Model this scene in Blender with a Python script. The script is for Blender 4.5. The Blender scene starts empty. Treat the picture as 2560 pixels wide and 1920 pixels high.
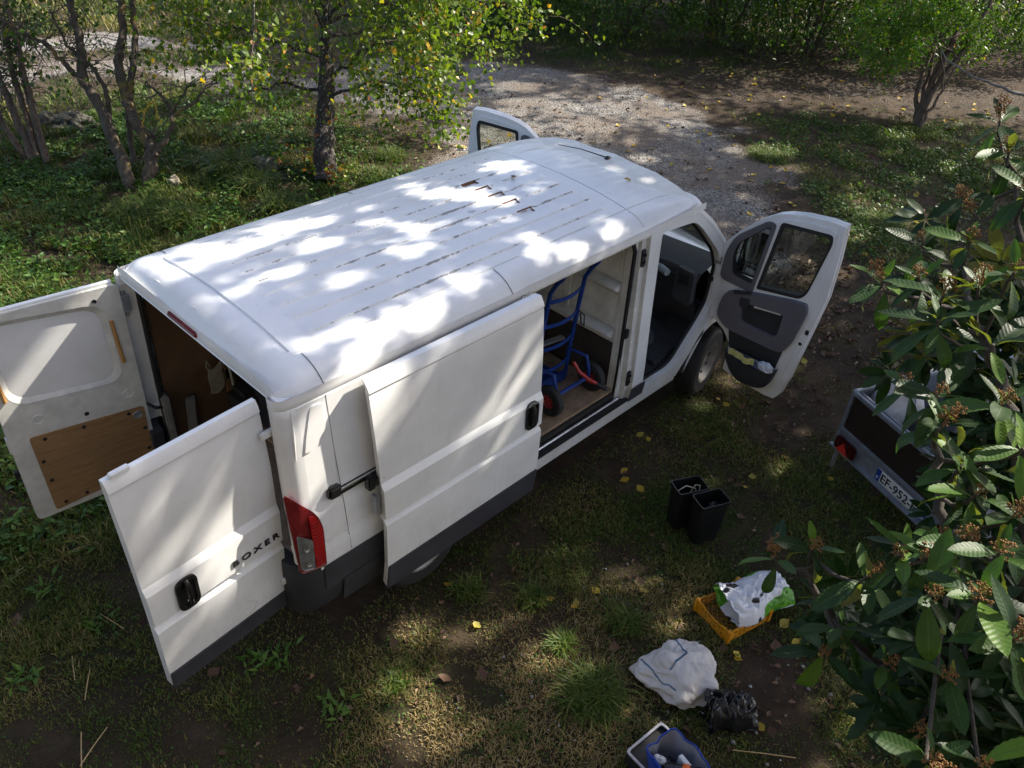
import bpy, bmesh, math, random
import numpy as np
from mathutils import Vector, Matrix, Euler, noise as mnoise
from mathutils.geometry import tessellate_polygon

# ------------------------------------------------------------------ camera, sky, sun, exposure
SC = bpy.context.scene
COL = SC.collection
cam_data = bpy.data.cameras.new('camera')
cam = bpy.data.objects.new('camera', cam_data)
COL.objects.link(cam)
SC.camera = cam
cam_data.sensor_width = 36.0
cam_data.lens = 36.0 * 2138.3 / 2560.0
cam_data.clip_start = 0.05
cam_data.clip_end = 400.0
_yaw, _pit, _rol = 0.72673, 0.634717, 0.0762275
_fw = Vector((math.cos(_yaw)*math.cos(_pit), math.sin(_yaw)*math.cos(_pit), -math.sin(_pit)))
_rt = _fw.cross(Vector((0, 0, 1))).normalized()
_up = _rt.cross(_fw)
_r2 = _rt*math.cos(_rol) + _up*math.sin(_rol)
_u2 = -_rt*math.sin(_rol) + _up*math.cos(_rol)
_m = Matrix((_r2, _u2, -_fw)).transposed().to_4x4()
_m.translation = Vector((-1.7257, -4.0981, 4.8561))
cam.matrix_world = _m

SUN_AZ, SUN_EL = math.radians(-19.0), math.radians(42.0)
SUN = Vector((math.cos(SUN_EL)*math.cos(SUN_AZ), math.cos(SUN_EL)*math.sin(SUN_AZ), math.sin(SUN_EL)))
world = bpy.data.worlds.new('World')
SC.world = world
world.use_nodes = True
_nt = world.node_tree
_sky = _nt.nodes.new('ShaderNodeTexSky')
_sky.sky_type = 'NISHITA'
_sky.sun_disc = False
_sky.sun_elevation = SUN_EL
_sky.sun_rotation = math.pi/2 - SUN_AZ
_sky.air_density = 0.75
_sky.dust_density = 2.6
_sky.ozone_density = 0.8
_bg = _nt.nodes['Background']
_bg.inputs['Strength'].default_value = 0.15
_nt.links.new(_sky.outputs['Color'], _bg.inputs['Color'])
sun_data = bpy.data.lights.new('sun', 'SUN')
sun_data.energy = 4.8
sun_data.angle = math.radians(0.6)
sun_data.color = (1.0, 0.93, 0.81)
sun = bpy.data.objects.new('sun', sun_data)
COL.objects.link(sun)
sun.location = SUN*60
sun.rotation_euler = SUN.to_track_quat('Z', 'Y').to_euler()
SC.view_settings.view_transform = 'Standard'
SC.view_settings.look = 'None'
SC.view_settings.exposure = 1.28
SC.view_settings.gamma = 1.0
SC.render.engine = 'CYCLES'
SC.cycles.max_bounces = 4
SC.cycles.diffuse_bounces = 3
SC.cycles.glossy_bounces = 2
SC.cycles.transmission_bounces = 3
SC.cycles.use_light_tree = False
SC.cycles.transparent_max_bounces = 6
SC.cycles.sample_clamp_indirect = 6.0

random.seed(7)
RNG = np.random.default_rng(11)
PI = math.pi

# ------------------------------------------------------------------ materials
MATS = {}


def new_mat(name):
    m = bpy.data.materials.new(name)
    m.use_nodes = True
    nt = m.node_tree
    return m, nt, nt.nodes['Principled BSDF']


def N(nt, kind, **kw):
    n = nt.nodes.new(kind)
    for k, v in kw.items():
        if k in n.inputs:
            n.inputs[k].default_value = v
        else:
            setattr(n, k, v)
    return n


def ramp(nt, fac, stops):
    r = nt.nodes.new('ShaderNodeValToRGB')
    e = r.color_ramp.elements
    while len(e) < len(stops):
        e.new(0.5)
    for i, (pos, c) in enumerate(stops):
        e[i].position = pos
        e[i].color = (c[0], c[1], c[2], 1) if not isinstance(c, (int, float)) else (c, c, c, 1)
    nt.links.new(fac, r.inputs['Fac'])
    return r.outputs['Color']


def mth(nt, op, a, b=None, c=None, clamp=False):
    n = nt.nodes.new('ShaderNodeMath')
    n.operation = op
    n.use_clamp = clamp
    for i, x in enumerate((a, b, c)):
        if x is None:
            continue
        if isinstance(x, (int, float)):
            n.inputs[i].default_value = x
        else:
            nt.links.new(x, n.inputs[i])
    return n.outputs[0]


def mixc(nt, fac, a, b, blend='MIX'):
    n = nt.nodes.new('ShaderNodeMix')
    n.data_type = 'RGBA'
    n.blend_type = blend
    for x, sock in ((fac, n.inputs[0]), (a, n.inputs[6]), (b, n.inputs[7])):
        if isinstance(x, (int, float)):
            sock.default_value = x
        elif isinstance(x, tuple):
            sock.default_value = (x[0], x[1], x[2], 1)
        else:
            nt.links.new(x, sock)
    return n.outputs[2]


def coords(nt, kind='Object', scale=(1, 1, 1)):
    t = nt.nodes.new('ShaderNodeTexCoord')
    mp = nt.nodes.new('ShaderNodeMapping')
    mp.inputs['Scale'].default_value = scale
    nt.links.new(t.outputs[kind], mp.inputs['Vector'])
    return mp.outputs['Vector']


def noise(nt, vec, scale, detail=4, rough=0.55):
    n = nt.nodes.new('ShaderNodeTexNoise')
    n.inputs['Scale'].default_value = scale
    n.inputs['Detail'].default_value = detail
    n.inputs['Roughness'].default_value = rough
    nt.links.new(vec, n.inputs['Vector'])
    return n.outputs['Fac']


def bump(nt, b, height, strength, dist=0.01):
    n = nt.nodes.new('ShaderNodeBump')
    n.inputs['Strength'].default_value = strength
    n.inputs['Distance'].default_value = dist
    nt.links.new(height, n.inputs['Height'])
    nt.links.new(n.outputs['Normal'], b.inputs['Normal'])


def simple(name, col, rough=0.5, metal=0.0, var=0.18, scale=8.0, bmp=0.0, bscale=60.0, coat=0.0, spec=0.5, trans=0.0):
    """a plain material with soft procedural wear: darker and lighter blotches, a roughness that varies"""
    if name in MATS:
        return MATS[name]
    m, nt, b = new_mat(name)
    v = coords(nt)
    f = noise(nt, v, scale, 6, 0.62)
    lo = tuple(max(0, c*(1-var)) for c in col)
    hi = tuple(min(1, c*(1+var)) for c in col)
    nt.links.new(ramp(nt, f, [(0.3, lo), (0.7, hi)]), b.inputs['Base Color'])
    nt.links.new(mth(nt, 'MULTIPLY_ADD', f, 0.25, rough-0.12, clamp=True), b.inputs['Roughness'])
    b.inputs['Metallic'].default_value = metal
    b.inputs['Specular IOR Level'].default_value = spec
    b.inputs['Coat Weight'].default_value = coat
    if trans:
        b.inputs['Transmission Weight'].default_value = trans
    if bmp:
        bump(nt, b, noise(nt, v, bscale, 4), bmp, 0.004)
    MATS[name] = m
    return m


def white_paint():
    m, nt, b = new_mat('white_van_paint')
    v = coords(nt)
    f = noise(nt, v, 3.0, 7, 0.65)
    g = noise(nt, v, 45.0, 3, 0.6)
    c = ramp(nt, f, [(0.28, (0.70, 0.70, 0.69)), (0.62, (0.80, 0.80, 0.80))])
    spots = ramp(nt, g, [(0.70, 0.0), (0.76, 1.0)])
    spots = mth(nt, 'MULTIPLY', spots, 0.35)
    c = mixc(nt, spots, c, (0.52, 0.49, 0.44))
    sep = nt.nodes.new('ShaderNodeSeparateXYZ')
    nt.links.new(v, sep.inputs[0])
    strk = noise(nt, coords(nt, scale=(9.0, 9.0, 0.8)), 3.0, 5, 0.65)
    mud = noise(nt, v, 7.0, 7, 0.72)
    low = mth(nt, 'MULTIPLY', mth(nt, 'SUBTRACT', 1.05, sep.outputs[2], clamp=True), 1.1)
    dirt = mth(nt, 'ADD', mth(nt, 'MULTIPLY', ramp(nt, strk, [(0.52, 0.0), (0.74, 1.0)]), 0.10), mth(nt, 'MULTIPLY', mth(nt, 'MULTIPLY', low, ramp(nt, mud, [(0.40, 0.0), (0.66, 1.0)])), 0.5), clamp=True)
    c = mixc(nt, dirt, c, (0.44, 0.40, 0.33))
    nt.links.new(c, b.inputs['Base Color'])
    nt.links.new(mth(nt, 'MULTIPLY_ADD', f, 0.25, 0.20), b.inputs['Roughness'])
    b.inputs['Coat Weight'].default_value = 0.3
    b.inputs['Coat Roughness'].default_value = 0.12
    return m


RIB0, RIBD = -0.588, 0.147


def roof_paint():
    """white roof with paint worn to grey primer along one edge of every rib, a few chipped flakes"""
    m, nt, b = new_mat('worn_white_roof_paint')
    t = nt.nodes.new('ShaderNodeTexCoord')
    sep = nt.nodes.new('ShaderNodeSeparateXYZ')
    nt.links.new(t.outputs['Object'], sep.inputs[0])
    x, y = sep.outputs[0], sep.outputs[1]
    v = t.outputs['Object']
    f = noise(nt, v, 2.5, 7, 0.65)
    c = ramp(nt, f, [(0.28, (0.70, 0.705, 0.71)), (0.62, (0.79, 0.795, 0.80))])
    # wear lines: distance from the rib edge, times a dashed noise that runs along x
    k = mth(nt, 'DIVIDE', mth(nt, 'SUBTRACT', y, RIB0 - 0.036 - RIBD*0.5), RIBD)
    fr = mth(nt, 'ABSOLUTE', mth(nt, 'SUBTRACT', mth(nt, 'FRACT', k), 0.5))
    row = mth(nt, 'FLOOR', k)
    cmb = nt.nodes.new('ShaderNodeCombineXYZ')
    nt.links.new(mth(nt, 'MULTIPLY', x, 5.0), cmb.inputs[0])
    nt.links.new(mth(nt, 'MULTIPLY', row, 7.3), cmb.inputs[1])
    nt.links.new(mth(nt, 'MULTIPLY', y, 9.0), cmb.inputs[2])
    dash = noise(nt, cmb.outputs[0], 2.2, 5, 0.7)
    cmb2 = nt.nodes.new('ShaderNodeCombineXYZ')
    nt.links.new(mth(nt, 'MULTIPLY', x, 1.1), cmb2.inputs[0])
    nt.links.new(mth(nt, 'MULTIPLY', row, 3.7), cmb2.inputs[1])
    big = noise(nt, cmb2.outputs[0], 1.0, 2, 0.5)
    width = mth(nt, 'MULTIPLY', mth(nt, 'SUBTRACT', mth(nt, 'ADD', dash, mth(nt, 'MULTIPLY', big, 0.55)), 0.775), 0.30)
    wear = mth(nt, 'GREATER_THAN', mth(nt, 'MINIMUM', width, 0.06), fr)
    inx = mth(nt, 'MULTIPLY', mth(nt, 'GREATER_THAN', x, 0.52), mth(nt, 'LESS_THAN', x, 3.06))
    iny = mth(nt, 'LESS_THAN', mth(nt, 'ABSOLUTE', y), 0.665)
    wear = mth(nt, 'MULTIPLY', wear, mth(nt, 'MULTIPLY', inx, iny))
    c = mixc(nt, wear, c, (0.31, 0.31, 0.315))
    # the cab roof has its own faint scuffs
    cmb3 = nt.nodes.new('ShaderNodeCombineXYZ')
    nt.links.new(mth(nt, 'MULTIPLY', x, 3.0), cmb3.inputs[0])
    nt.links.new(mth(nt, 'MULTIPLY', y, 34.0), cmb3.inputs[1])
    sc = noise(nt, cmb3.outputs[0], 1.0, 4, 0.65)
    scm = mth(nt, 'MULTIPLY', ramp(nt, sc, [(0.60, 0.0), (0.66, 1.0)]), mth(nt, 'GREATER_THAN', x, 3.25))
    c = mixc(nt, mth(nt, 'MULTIPLY', scm, 0.35), c, (0.42, 0.42, 0.44))
    # chipped flakes: rare, ragged
    fl = noise(nt, v, 2.6, 9, 0.72)
    flm = ramp(nt, fl, [(0.69, 0.0), (0.70, 1.0)])
    c = mixc(nt, flm, c, (0.40, 0.40, 0.42))
    dirt = noise(nt, v, 14.0, 6, 0.7)
    c = mixc(nt, mth(nt, 'MULTIPLY', ramp(nt, dirt, [(0.58, 0.0), (0.75, 1.0)]), 0.22), c, (0.50, 0.48, 0.43))
    nt.links.new(c, b.inputs['Base Color'])
    nt.links.new(mth(nt, 'MULTIPLY_ADD', f, 0.3, 0.24), b.inputs['Roughness'])
    b.inputs['Coat Weight'].default_value = 0.15
    return m


def glass_mat(name, tint=(0.75, 0.82, 0.80), alpha=0.22):
    if name in MATS:
        return MATS[name]
    m, nt, b = new_mat(name)
    out = nt.nodes['Material Output']
    tr = N(nt, 'ShaderNodeBsdfTransparent')
    tr.inputs['Color'].default_value = (*tint, 1)
    gl = N(nt, 'ShaderNodeBsdfGlossy')
    gl.inputs['Roughness'].default_value = 0.02
    fr = N(nt, 'ShaderNodeFresnel')
    fr.inputs['IOR'].default_value = 1.5
    f2 = mth(nt, 'MULTIPLY_ADD', fr.outputs[0], 0.8, alpha*0.12, clamp=True)
    mx = N(nt, 'ShaderNodeMixShader')
    nt.links.new(f2, mx.inputs[0])
    nt.links.new(tr.outputs[0], mx.inputs[1])
    nt.links.new(gl.outputs[0], mx.inputs[2])
    nt.links.new(mx.outputs[0], out.inputs['Surface'])
    MATS[name] = m
    return m


def leaf_mat(name, stops, rough=0.45, trans=0.35, spec=0.4, under=None, tcol=None):
    """leaf colours picked per leaf by the 'rnd' attribute, light passing through the blade"""
    if name in MATS:
        return MATS[name]
    m, nt, b = new_mat(name)
    out = nt.nodes['Material Output']
    a = nt.nodes.new('ShaderNodeAttribute')
    a.attribute_name = 'rnd'
    c = ramp(nt, a.outputs['Fac'], stops)
    n = noise(nt, coords(nt), 30.0, 3)
    c = mixc(nt, 0.5, c, mixc(nt, n, (0.35, 0.35, 0.35), (1.0, 1.0, 1.0)), 'MULTIPLY')
    c = mixc(nt, 1.0, c, (1.35, 1.35, 1.35), 'MULTIPLY')
    if under:
        g = nt.nodes.new('ShaderNodeNewGeometry')
        c = mixc(nt, g.outputs['Backfacing'], c, under)
    nt.links.new(c, b.inputs['Base Color'])
    b.inputs['Roughness'].default_value = rough
    b.inputs['Specular IOR Level'].default_value = spec
    tl = N(nt, 'ShaderNodeBsdfTranslucent')
    nt.links.new(mixc(nt, 1.0, c, tcol or (1.5, 1.6, 0.6), 'MULTIPLY'), tl.inputs['Color'])
    mx = N(nt, 'ShaderNodeMixShader')
    mx.inputs[0].default_value = trans
    nt.links.new(b.outputs[0], mx.inputs[1])
    nt.links.new(tl.outputs[0], mx.inputs[2])
    nt.links.new(mx.outputs[0], out.inputs['Surface'])
    MATS[name] = m
    return m


# ------------------------------------------------------------------ mesh helpers
def tag(o, label=None, cat=None, group=None, kind=None):
    if label:
        o['label'] = label
    if cat:
        o['category'] = cat
    if group:
        o['group'] = group
    if kind:
        o['kind'] = kind
    return o


def empty(name, loc=(0, 0, 0), rz=0.0, label=None, cat=None, group=None):
    o = bpy.data.objects.new(name, None)
    o.empty_display_size = 0.1
    COL.objects.link(o)
    o.location = loc
    o.rotation_euler = (0, 0, rz)
    return tag(o, label, cat, group)


def link(name, me, mat=None, parent=None):
    o = bpy.data.objects.new(name, me)
    COL.objects.link(o)
    if mat is not None:
        for mm in (mat if isinstance(mat, (list, tuple)) else [mat]):
            me.materials.append(mm)
    if parent is not None:
        o.parent = parent
    return o


class MB:
    """collects faces for one mesh object"""
    def __init__(self):
        self.v, self.f, self.mi = [], [], []

    def add(self, vs, fs, mi=0):
        b = len(self.v)
        self.v.extend(tuple(x) for x in vs)
        self.f.extend(tuple(b+i for i in f) for f in fs)
        self.mi.extend([mi]*len(fs))
        return self

    def box(self, c, s, rz=0.0, rot=None, mi=0, taper=1.0):
        hx, hy, hz = s[0]/2, s[1]/2, s[2]/2
        R = rot if rot is not None else Matrix.Rotation(rz, 3, 'Z')
        vs = []
        for z in (-hz, hz):
            k = taper if z > 0 else 1.0
            for x, y in ((-hx, -hy), (hx, -hy), (hx, hy), (-hx, hy)):
                vs.append(R @ Vector((x*k, y*k, z)) + Vector(c))
        return self.add(vs, [(3, 2, 1, 0), (4, 5, 6, 7), (0, 1, 5, 4), (1, 2, 6, 5), (2, 3, 7, 6), (3, 0, 4, 7)], mi)

    def tube(self, pts, rad, n=8, mi=0, cap=True):
        pts = [Vector(p) for p in pts]
        if not isinstance(rad, (list, tuple)):
            rad = [rad]*len(pts)
        prev = None
        rings = []
        for i, p in enumerate(pts):
            d = (pts[min(i+1, len(pts)-1)] - pts[max(i-1, 0)])
            if d.length < 1e-9:
                d = Vector((0, 0, 1))
            d.normalize()
            if prev is None:
                a = Vector((0, 0, 1)) if abs(d.z) < 0.9 else Vector((1, 0, 0))
                prev = d.cross(a).normalized()
            x = (prev - d*prev.dot(d))
            x = x.normalized() if x.length > 1e-6 else d.orthogonal().normalized()
            prev = x
            y = d.cross(x)
            rings.append([p + (x*math.cos(2*PI*k/n) + y*math.sin(2*PI*k/n))*rad[i] for k in range(n)])
        vs = [v for r in rings for v in r]
        fs = []
        for i in range(len(rings)-1):
            for k in range(n):
                a, b2 = i*n+k, i*n+(k+1) % n
                fs.append((a, b2, b2+n, a+n))
        if cap:
            fs.append(tuple(range(n-1, -1, -1)))
            fs.append(tuple((len(rings)-1)*n+k for k in range(n)))
        return self.add(vs, fs, mi)

    def lathe(self, prof, c=(0, 0, 0), axis='Z', n=24, mi=0, R=None):
        """prof: (radius, height) pairs"""
        if R is None:
            R = {'Z': Matrix.Identity(3), 'X': Matrix.Rotation(PI/2, 3, 'Y'), 'Y': Matrix.Rotation(-PI/2, 3, 'X')}[axis]
        vs, fs = [], []
        for r, h in prof:
            for k in range(n):
                vs.append(R @ Vector((r*math.cos(2*PI*k/n), r*math.sin(2*PI*k/n), h)) + Vector(c))
        for i in range(len(prof)-1):
            for k in range(n):
                a, b2 = i*n+k, i*n+(k+1) % n
                fs.append((a, b2, b2+n, a+n))
        return self.add(vs, fs, mi)

    def grid(self, G, flip=False, mi=0):
        """G: rows of points"""
        nr, nc = len(G), len(G[0])
        vs = [p for r in G for p in r]
        fs = []
        for i in range(nr-1):
            for j in range(nc-1):
                q = (i*nc+j, i*nc+j+1, (i+1)*nc+j+1, (i+1)*nc+j)
                fs.append(q[::-1] if flip else q)
        return self.add(vs, fs, mi)

    def slab(self, A, B, mi=0):
        """closed skin between two equal grids of points"""
        nr, nc = len(A), len(A[0])
        vs = [p for r in A for p in r] + [p for r in B for p in r]
        o = nr*nc
        fs = []
        for i in range(nr-1):
            for j in range(nc-1):
                q = (i*nc+j, i*nc+j+1, (i+1)*nc+j+1, (i+1)*nc+j)
                fs.append(q)
                fs.append(tuple(o+k for k in q[::-1]))
        per = [j for j in range(nc)] + [i*nc+nc-1 for i in range(1, nr)] + \
              [(nr-1)*nc+j for j in range(nc-2, -1, -1)] + [i*nc for i in range(nr-2, 0, -1)]
        for k in range(len(per)):
            a, b2 = per[k], per[(k+1) % len(per)]
            fs.append((b2, a, a+o, b2+o))
        return self.add(vs, fs, mi)

    def plate(self, outer, holes, fn, t0, t1, mi=0):
        """prism of a 2-D outline (with holes) between depths t0 and t1; fn(a, b, t) -> point"""
        loops = [outer] + list(holes)
        flat = [p for l in loops for p in l]
        tris = tessellate_polygon([[Vector((p[0], p[1], 0)) for p in l] for l in loops])
        n = len(flat)
        vs = [fn(p[0], p[1], t0) for p in flat] + [fn(p[0], p[1], t1) for p in flat]
        fs = []
        for t in tris:
            fs.append(tuple(t))
            fs.append(tuple(n+i for i in reversed(t)))
        b = 0
        for l in loops:
            for k in range(len(l)):
                a, c = b+k, b+(k+1) % len(l)
                fs.append((a, c, c+n, a+n))
            b += len(l)
        return self.add(vs, fs, mi)

    def build(self, name, mat, parent=None, smooth=30, bevel=0.0, recalc=True, seg=2):
        me = bpy.data.meshes.new(name)
        me.from_pydata(self.v, [], self.f)
        me.update()
        if any(self.mi):
            me.polygons.foreach_set('material_index', self.mi)
        if recalc:
            bm = bmesh.new()
            bm.from_mesh(me)
            bmesh.ops.remove_doubles(bm, verts=bm.verts, dist=1e-5)
            bmesh.ops.recalc_face_normals(bm, faces=bm.faces)
            if bevel:
                es = [e for e in bm.edges if len(e.link_faces) == 2 and e.calc_face_angle(0) > math.radians(35)]
                bmesh.ops.bevel(bm, geom=es, offset=bevel, segments=seg, affect='EDGES', clamp_overlap=True)
            bm.to_mesh(me)
            bm.free()
        if smooth:
            me.shade_smooth()
            me.set_sharp_from_angle(angle=math.radians(smooth))
        return link(name, me, mat, parent)


def rounded(poly, r, n=4):
    """polygon with its corners rounded; r a number or one per corner"""
    out = []
    m = len(poly)
    for i in range(m):
        p0, p, p1 = Vector(poly[i-1]), Vector(poly[i]), Vector(poly[(i+1) % m])
        rr = r[i] if isinstance(r, (list, tuple)) else r
        a, b = (p0-p), (p1-p)
        d = min(rr, a.length*0.45, b.length*0.45)
        if d < 1e-4:
            out.append((p.x, p.y))
            continue
        q0, q1 = p + a.normalized()*d, p + b.normalized()*d
        for k in range(n+1):
            t = k/n
            q = q0*(1-t)**2 + p*2*t*(1-t) + q1*t*t
            out.append((q.x, q.y))
    return out


def np_mesh(name, V, F, mat, parent=None, attr=None, smooth=False):
    """fast mesh from arrays; F (m,3) or (m,4); attr: dict of per-vertex floats"""
    me = bpy.data.meshes.new(name)
    V = np.asarray(V, np.float32)
    F = np.asarray(F, np.int32)
    k = F.shape[1]
    me.vertices.add(len(V))
    me.vertices.foreach_set('co', V.ravel())
    me.loops.add(F.size)
    me.loops.foreach_set('vertex_index', F.ravel())
    me.polygons.add(len(F))
    me.polygons.foreach_set('loop_start', np.arange(0, F.size, k, dtype=np.int32))
    me.update(calc_edges=True)
    for nm, val in (attr or {}).items():
        a = me.attributes.new(nm, 'FLOAT', 'POINT')
        a.data.foreach_set('value', np.asarray(val, np.float32))
    if smooth:
        me.shade_smooth()
    return link(name, me, mat, parent)


def unit(a):
    return a/np.maximum(np.linalg.norm(a, axis=-1, keepdims=True), 1e-9)


def leaf_arrays(P, D, Nn, L, W, rnd, fold=0.18, wide=0.42):
    """four points and two faces per leaf: base, side, tip, side, folded along the midrib"""
    P, D, Nn = np.asarray(P), unit(np.asarray(D)), np.asarray(Nn)
    S = unit(np.cross(D, Nn))
    U = np.cross(S, D)
    L, W = L[:, None], W[:, None]
    mid = P + D*L*wide
    a = mid + S*W*0.5 + U*W*fold
    b = mid - S*W*0.5 + U*W*fold
    t = P + D*L - U*L*0.06
    n = len(P)
    V = np.stack([P, a, t, b], 1).reshape(-1, 3)
    i = np.arange(n)*4
    F = np.concatenate([np.stack([i, i+2, i+1], 1), np.stack([i, i+3, i+2], 1)])
    return V, F, np.repeat(rnd, 4)


def to_mesh(o):
    """turn a text object into a mesh object of the same name and place"""
    bpy.context.view_layer.update()
    me = bpy.data.meshes.new_from_object(o.evaluated_get(bpy.context.evaluated_depsgraph_get()))
    n = link('lettering', me, None, o.parent)
    n.location, n.rotation_euler, n.scale = o.location, o.rotation_euler, o.scale
    nm = o.name
    bpy.data.objects.remove(o)
    n.name = nm
    return n


def rand_dirs(n, rng=RNG):
    return unit(rng.normal(size=(n, 3)))

# ------------------------------------------------------------------ the ground and the gravel drive
PATH_A = [(1.14, 11.84), (3.37, 11.46), (4.61, 10.75), (5.71, 9.65), (6.49, 8.42), (6.97, 7.19), (7.48, 6.08)] + [(6.3, 4.6), (6.5, 2.6), (6.9, 1.0)] + [(7.48, 0.12), (8.88, 0.61), (9.85, 1.61), (10.80, 2.87), (11.54, 4.20), (11.73, 5.24), (11.18, 6.45), (10.13, 7.34), (8.73, 8.58), (7.17, 9.40), (6.20, 10.48), (4.79, 11.56), (3.71, 12.28), (1.48, 13.05)]
PATH_B = [(1.70, 13.83), (3.77, 13.11), (5.18, 12.37), (6.62, 11.19), (7.51, 10.67), (6.90, 11.65), (5.54, 13.10), (4.04, 13.80), (1.93, 14.68)]
PATH_C = [(11.66, 4.73), (11.51, 3.66), (12.97, 3.41), (13.69, 2.57), (14.50, 1.40), (15.99, -0.58), (18.56, 0.22), (16.90, 2.46), (14.66, 3.52), (13.15, 4.40)]


def poly_sd(P, poly):
    """signed distance to a polygon, positive inside"""
    poly = np.array(poly)
    d = np.full(len(P), 1e9)
    inside = np.zeros(len(P), bool)
    for a, b in zip(poly, np.roll(poly, -1, 0)):
        ab = b-a
        t = np.clip(((P-a) @ ab)/(ab @ ab + 1e-9), 0, 1)
        d = np.minimum(d, np.linalg.norm(P - (a + t[:, None]*ab), axis=1))
        c = ((a[1] > P[:, 1]) != (b[1] > P[:, 1])) & (P[:, 0] < (b[0]-a[0])*(P[:, 1]-a[1])/(b[1]-a[1]+1e-12)+a[0])
        inside ^= c
    return np.where(inside, d, -d)


_perm = np.random.default_rng(5).permutation(512)
_val = np.random.default_rng(6).random(512)


def vnoise(x, y):
    """smooth value noise on arrays, 0..1"""
    xi, yi = np.floor(x).astype(int), np.floor(y).astype(int)
    fx, fy = x-xi, y-yi
    fx, fy = fx*fx*(3-2*fx), fy*fy*(3-2*fy)
    h = lambda a, b: _val[_perm[(_perm[a & 511] + b) & 511]]
    return (h(xi, yi)*(1-fx)+h(xi+1, yi)*fx)*(1-fy) + (h(xi, yi+1)*(1-fx)+h(xi+1, yi+1)*fx)*fy


def fbm(x, y, o=4):
    s, a, t = 0.0, 1.0, 0.0
    for k in range(o):
        s = s + a*vnoise(x*2**k+17.3*k, y*2**k-9.1*k)
        t += a
        a *= 0.5
    return s/t


def gravel_at(P):
    w = (fbm(P[:, 0]*1.1, P[:, 1]*1.1, 4)-0.5)*2.2
    a = np.clip((poly_sd(P, PATH_A)+w)/1.5+0.55, 0, 1)
    b = np.clip((poly_sd(P, PATH_B)+w*0.5)/0.4+0.5, 0, 1)
    c = np.clip((poly_sd(P, PATH_C)+w)/0.6+0.4, 0, 1)*0.42
    return np.maximum(np.maximum(a, b), c)


GREEN = [  # x, y, radius, strength
    (1.5, 3.2, 2.8, 1.0), (0.0, 5.0, 3.5, 1.0), (3.5, 7.5, 2.6, 0.9), (5.2, 3.2, 1.6, 0.5), (-2.0, 2.0, 2.5, 1.0), (-2.0, 9.0, 4, 0.9),
    (10.6, 0.8, 1.9, 0.85), (12.2, 0.9, 1.5, 1.0), (9.0, -0.6, 1.3, 0.8), (13.0, -0.8, 2.2, 0.8), (11.8, 2.6, 0.7, 0.35), (10.3, 2.1, 0.6, 0.3),
    (14.0, 8.5, 2.6, 1.0), (12.0, 11.0, 3.0, 1.0), (17.0, 7.0, 2.0, 0.9), (8.0, 16.0, 5.0, 1.0), (3.0, 17.0, 4.0, 1.0), (14.0, 16.0, 5, 1.0),
    (-1.2, -0.6, 1.1, 0.62), (-0.9, 0.6, 0.9, 0.8), (0.4, -1.7, 0.8, 0.5), (1.3, -2.0, 0.8, 0.5), (1.6, -2.4, 0.7, 0.6), (1.25, -2.55, 0.45, 0.8), (2.3, -1.5, 0.7, 0.5),
    (3.3, -1.5, 0.7, 0.55), (2.6, -2.5, 0.7, 0.7), (4.1, -1.25, 0.7, 0.6), (5.6, -1.2, 0.8, 0.5), (2.2, -3.4, 0.9, 0.6), (3.3, -3.0, 0.8, 0.45), (7.0, -1.6, 1.2, 0.5), (12.3, 7.6, 1.5, 0.9), (13.0, 6.6, 1.2, 0.8), (14.6, 5.4, 1.0, 0.6), (10.6, 9.0, 1.6, 0.9), (4.6, 9.4, 1.3, 1.0), (2.2, 10.6, 1.6, 1.0), (6.0, 11.2, 1.5, 1.0), (4.6, 12.2, 1.0, 1.0), (-0.2, -2.0, 0.8, 0.5), (0.9, -2.3, 1.2, 0.55), (2.0, -2.0, 1.6, 0.5), (3.6, -2.2, 1.4, 0.42), (-1.4, -1.6, 1.2, 0.6), (2.5, -3.8, 1.2, 0.5)]


BARE = [(x, y, r) for (x, y, z), r in zip([(7.510, -0.690, 0.000), (6.106, -1.196, 0.000), (7.720, -0.082, 0.000), (6.053, -1.642, 0.000), (6.908, -1.352, 0.000), (9.128, 0.913, 0.000), (9.662, 1.565, 0.000), (-0.813, -0.953, 0.000), (-0.321, -1.387, 0.000), (0.031, -1.865, 0.000), (-1.398, -0.499, 0.000), (2.983, -1.255, 0.000), (1.872, -1.227, 0.000), (1.788, -2.675, 0.000), (2.123, -3.244, 0.000), (5.131, -1.904, 0.000), (4.537, -1.856, 0.000)], (.75, .6, .6, .6, .6, .5, .4, .18, .16, .16, .14, .2, .16, .14, .3, .45, .3))]


def bare_at(P):
    """trodden earth: 1 in the middle of a worn patch, 0 outside"""
    b = np.zeros(len(P))
    for x, y, r in BARE:
        b = np.maximum(b, np.clip(1.5-np.hypot(P[:, 0]-x, P[:, 1]-y)/r, 0, 1))
    return np.clip(b*(0.55+0.9*fbm(P[:, 0]*3+2, P[:, 1]*3, 3)), 0, 1)


def green_at(P):
    g = np.zeros(len(P))
    for x, y, r, s in GREEN:
        d = np.hypot(P[:, 0]-x, P[:, 1]-y)/r
        g = np.maximum(g, s*np.clip(1.35-d, 0, 1))
    g = np.where(P[:, 1] > 13.0, np.maximum(g, 0.9), g)
    n = fbm(P[:, 0]*2.2+5, P[:, 1]*2.2, 4)
    g = g*np.clip((n-0.30)*3.6, 0, 1.2)
    return np.clip(g, 0, 1)*(1-np.clip(gravel_at(P)*1.6, 0, 1))*(1-0.85*bare_at(P))


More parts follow.
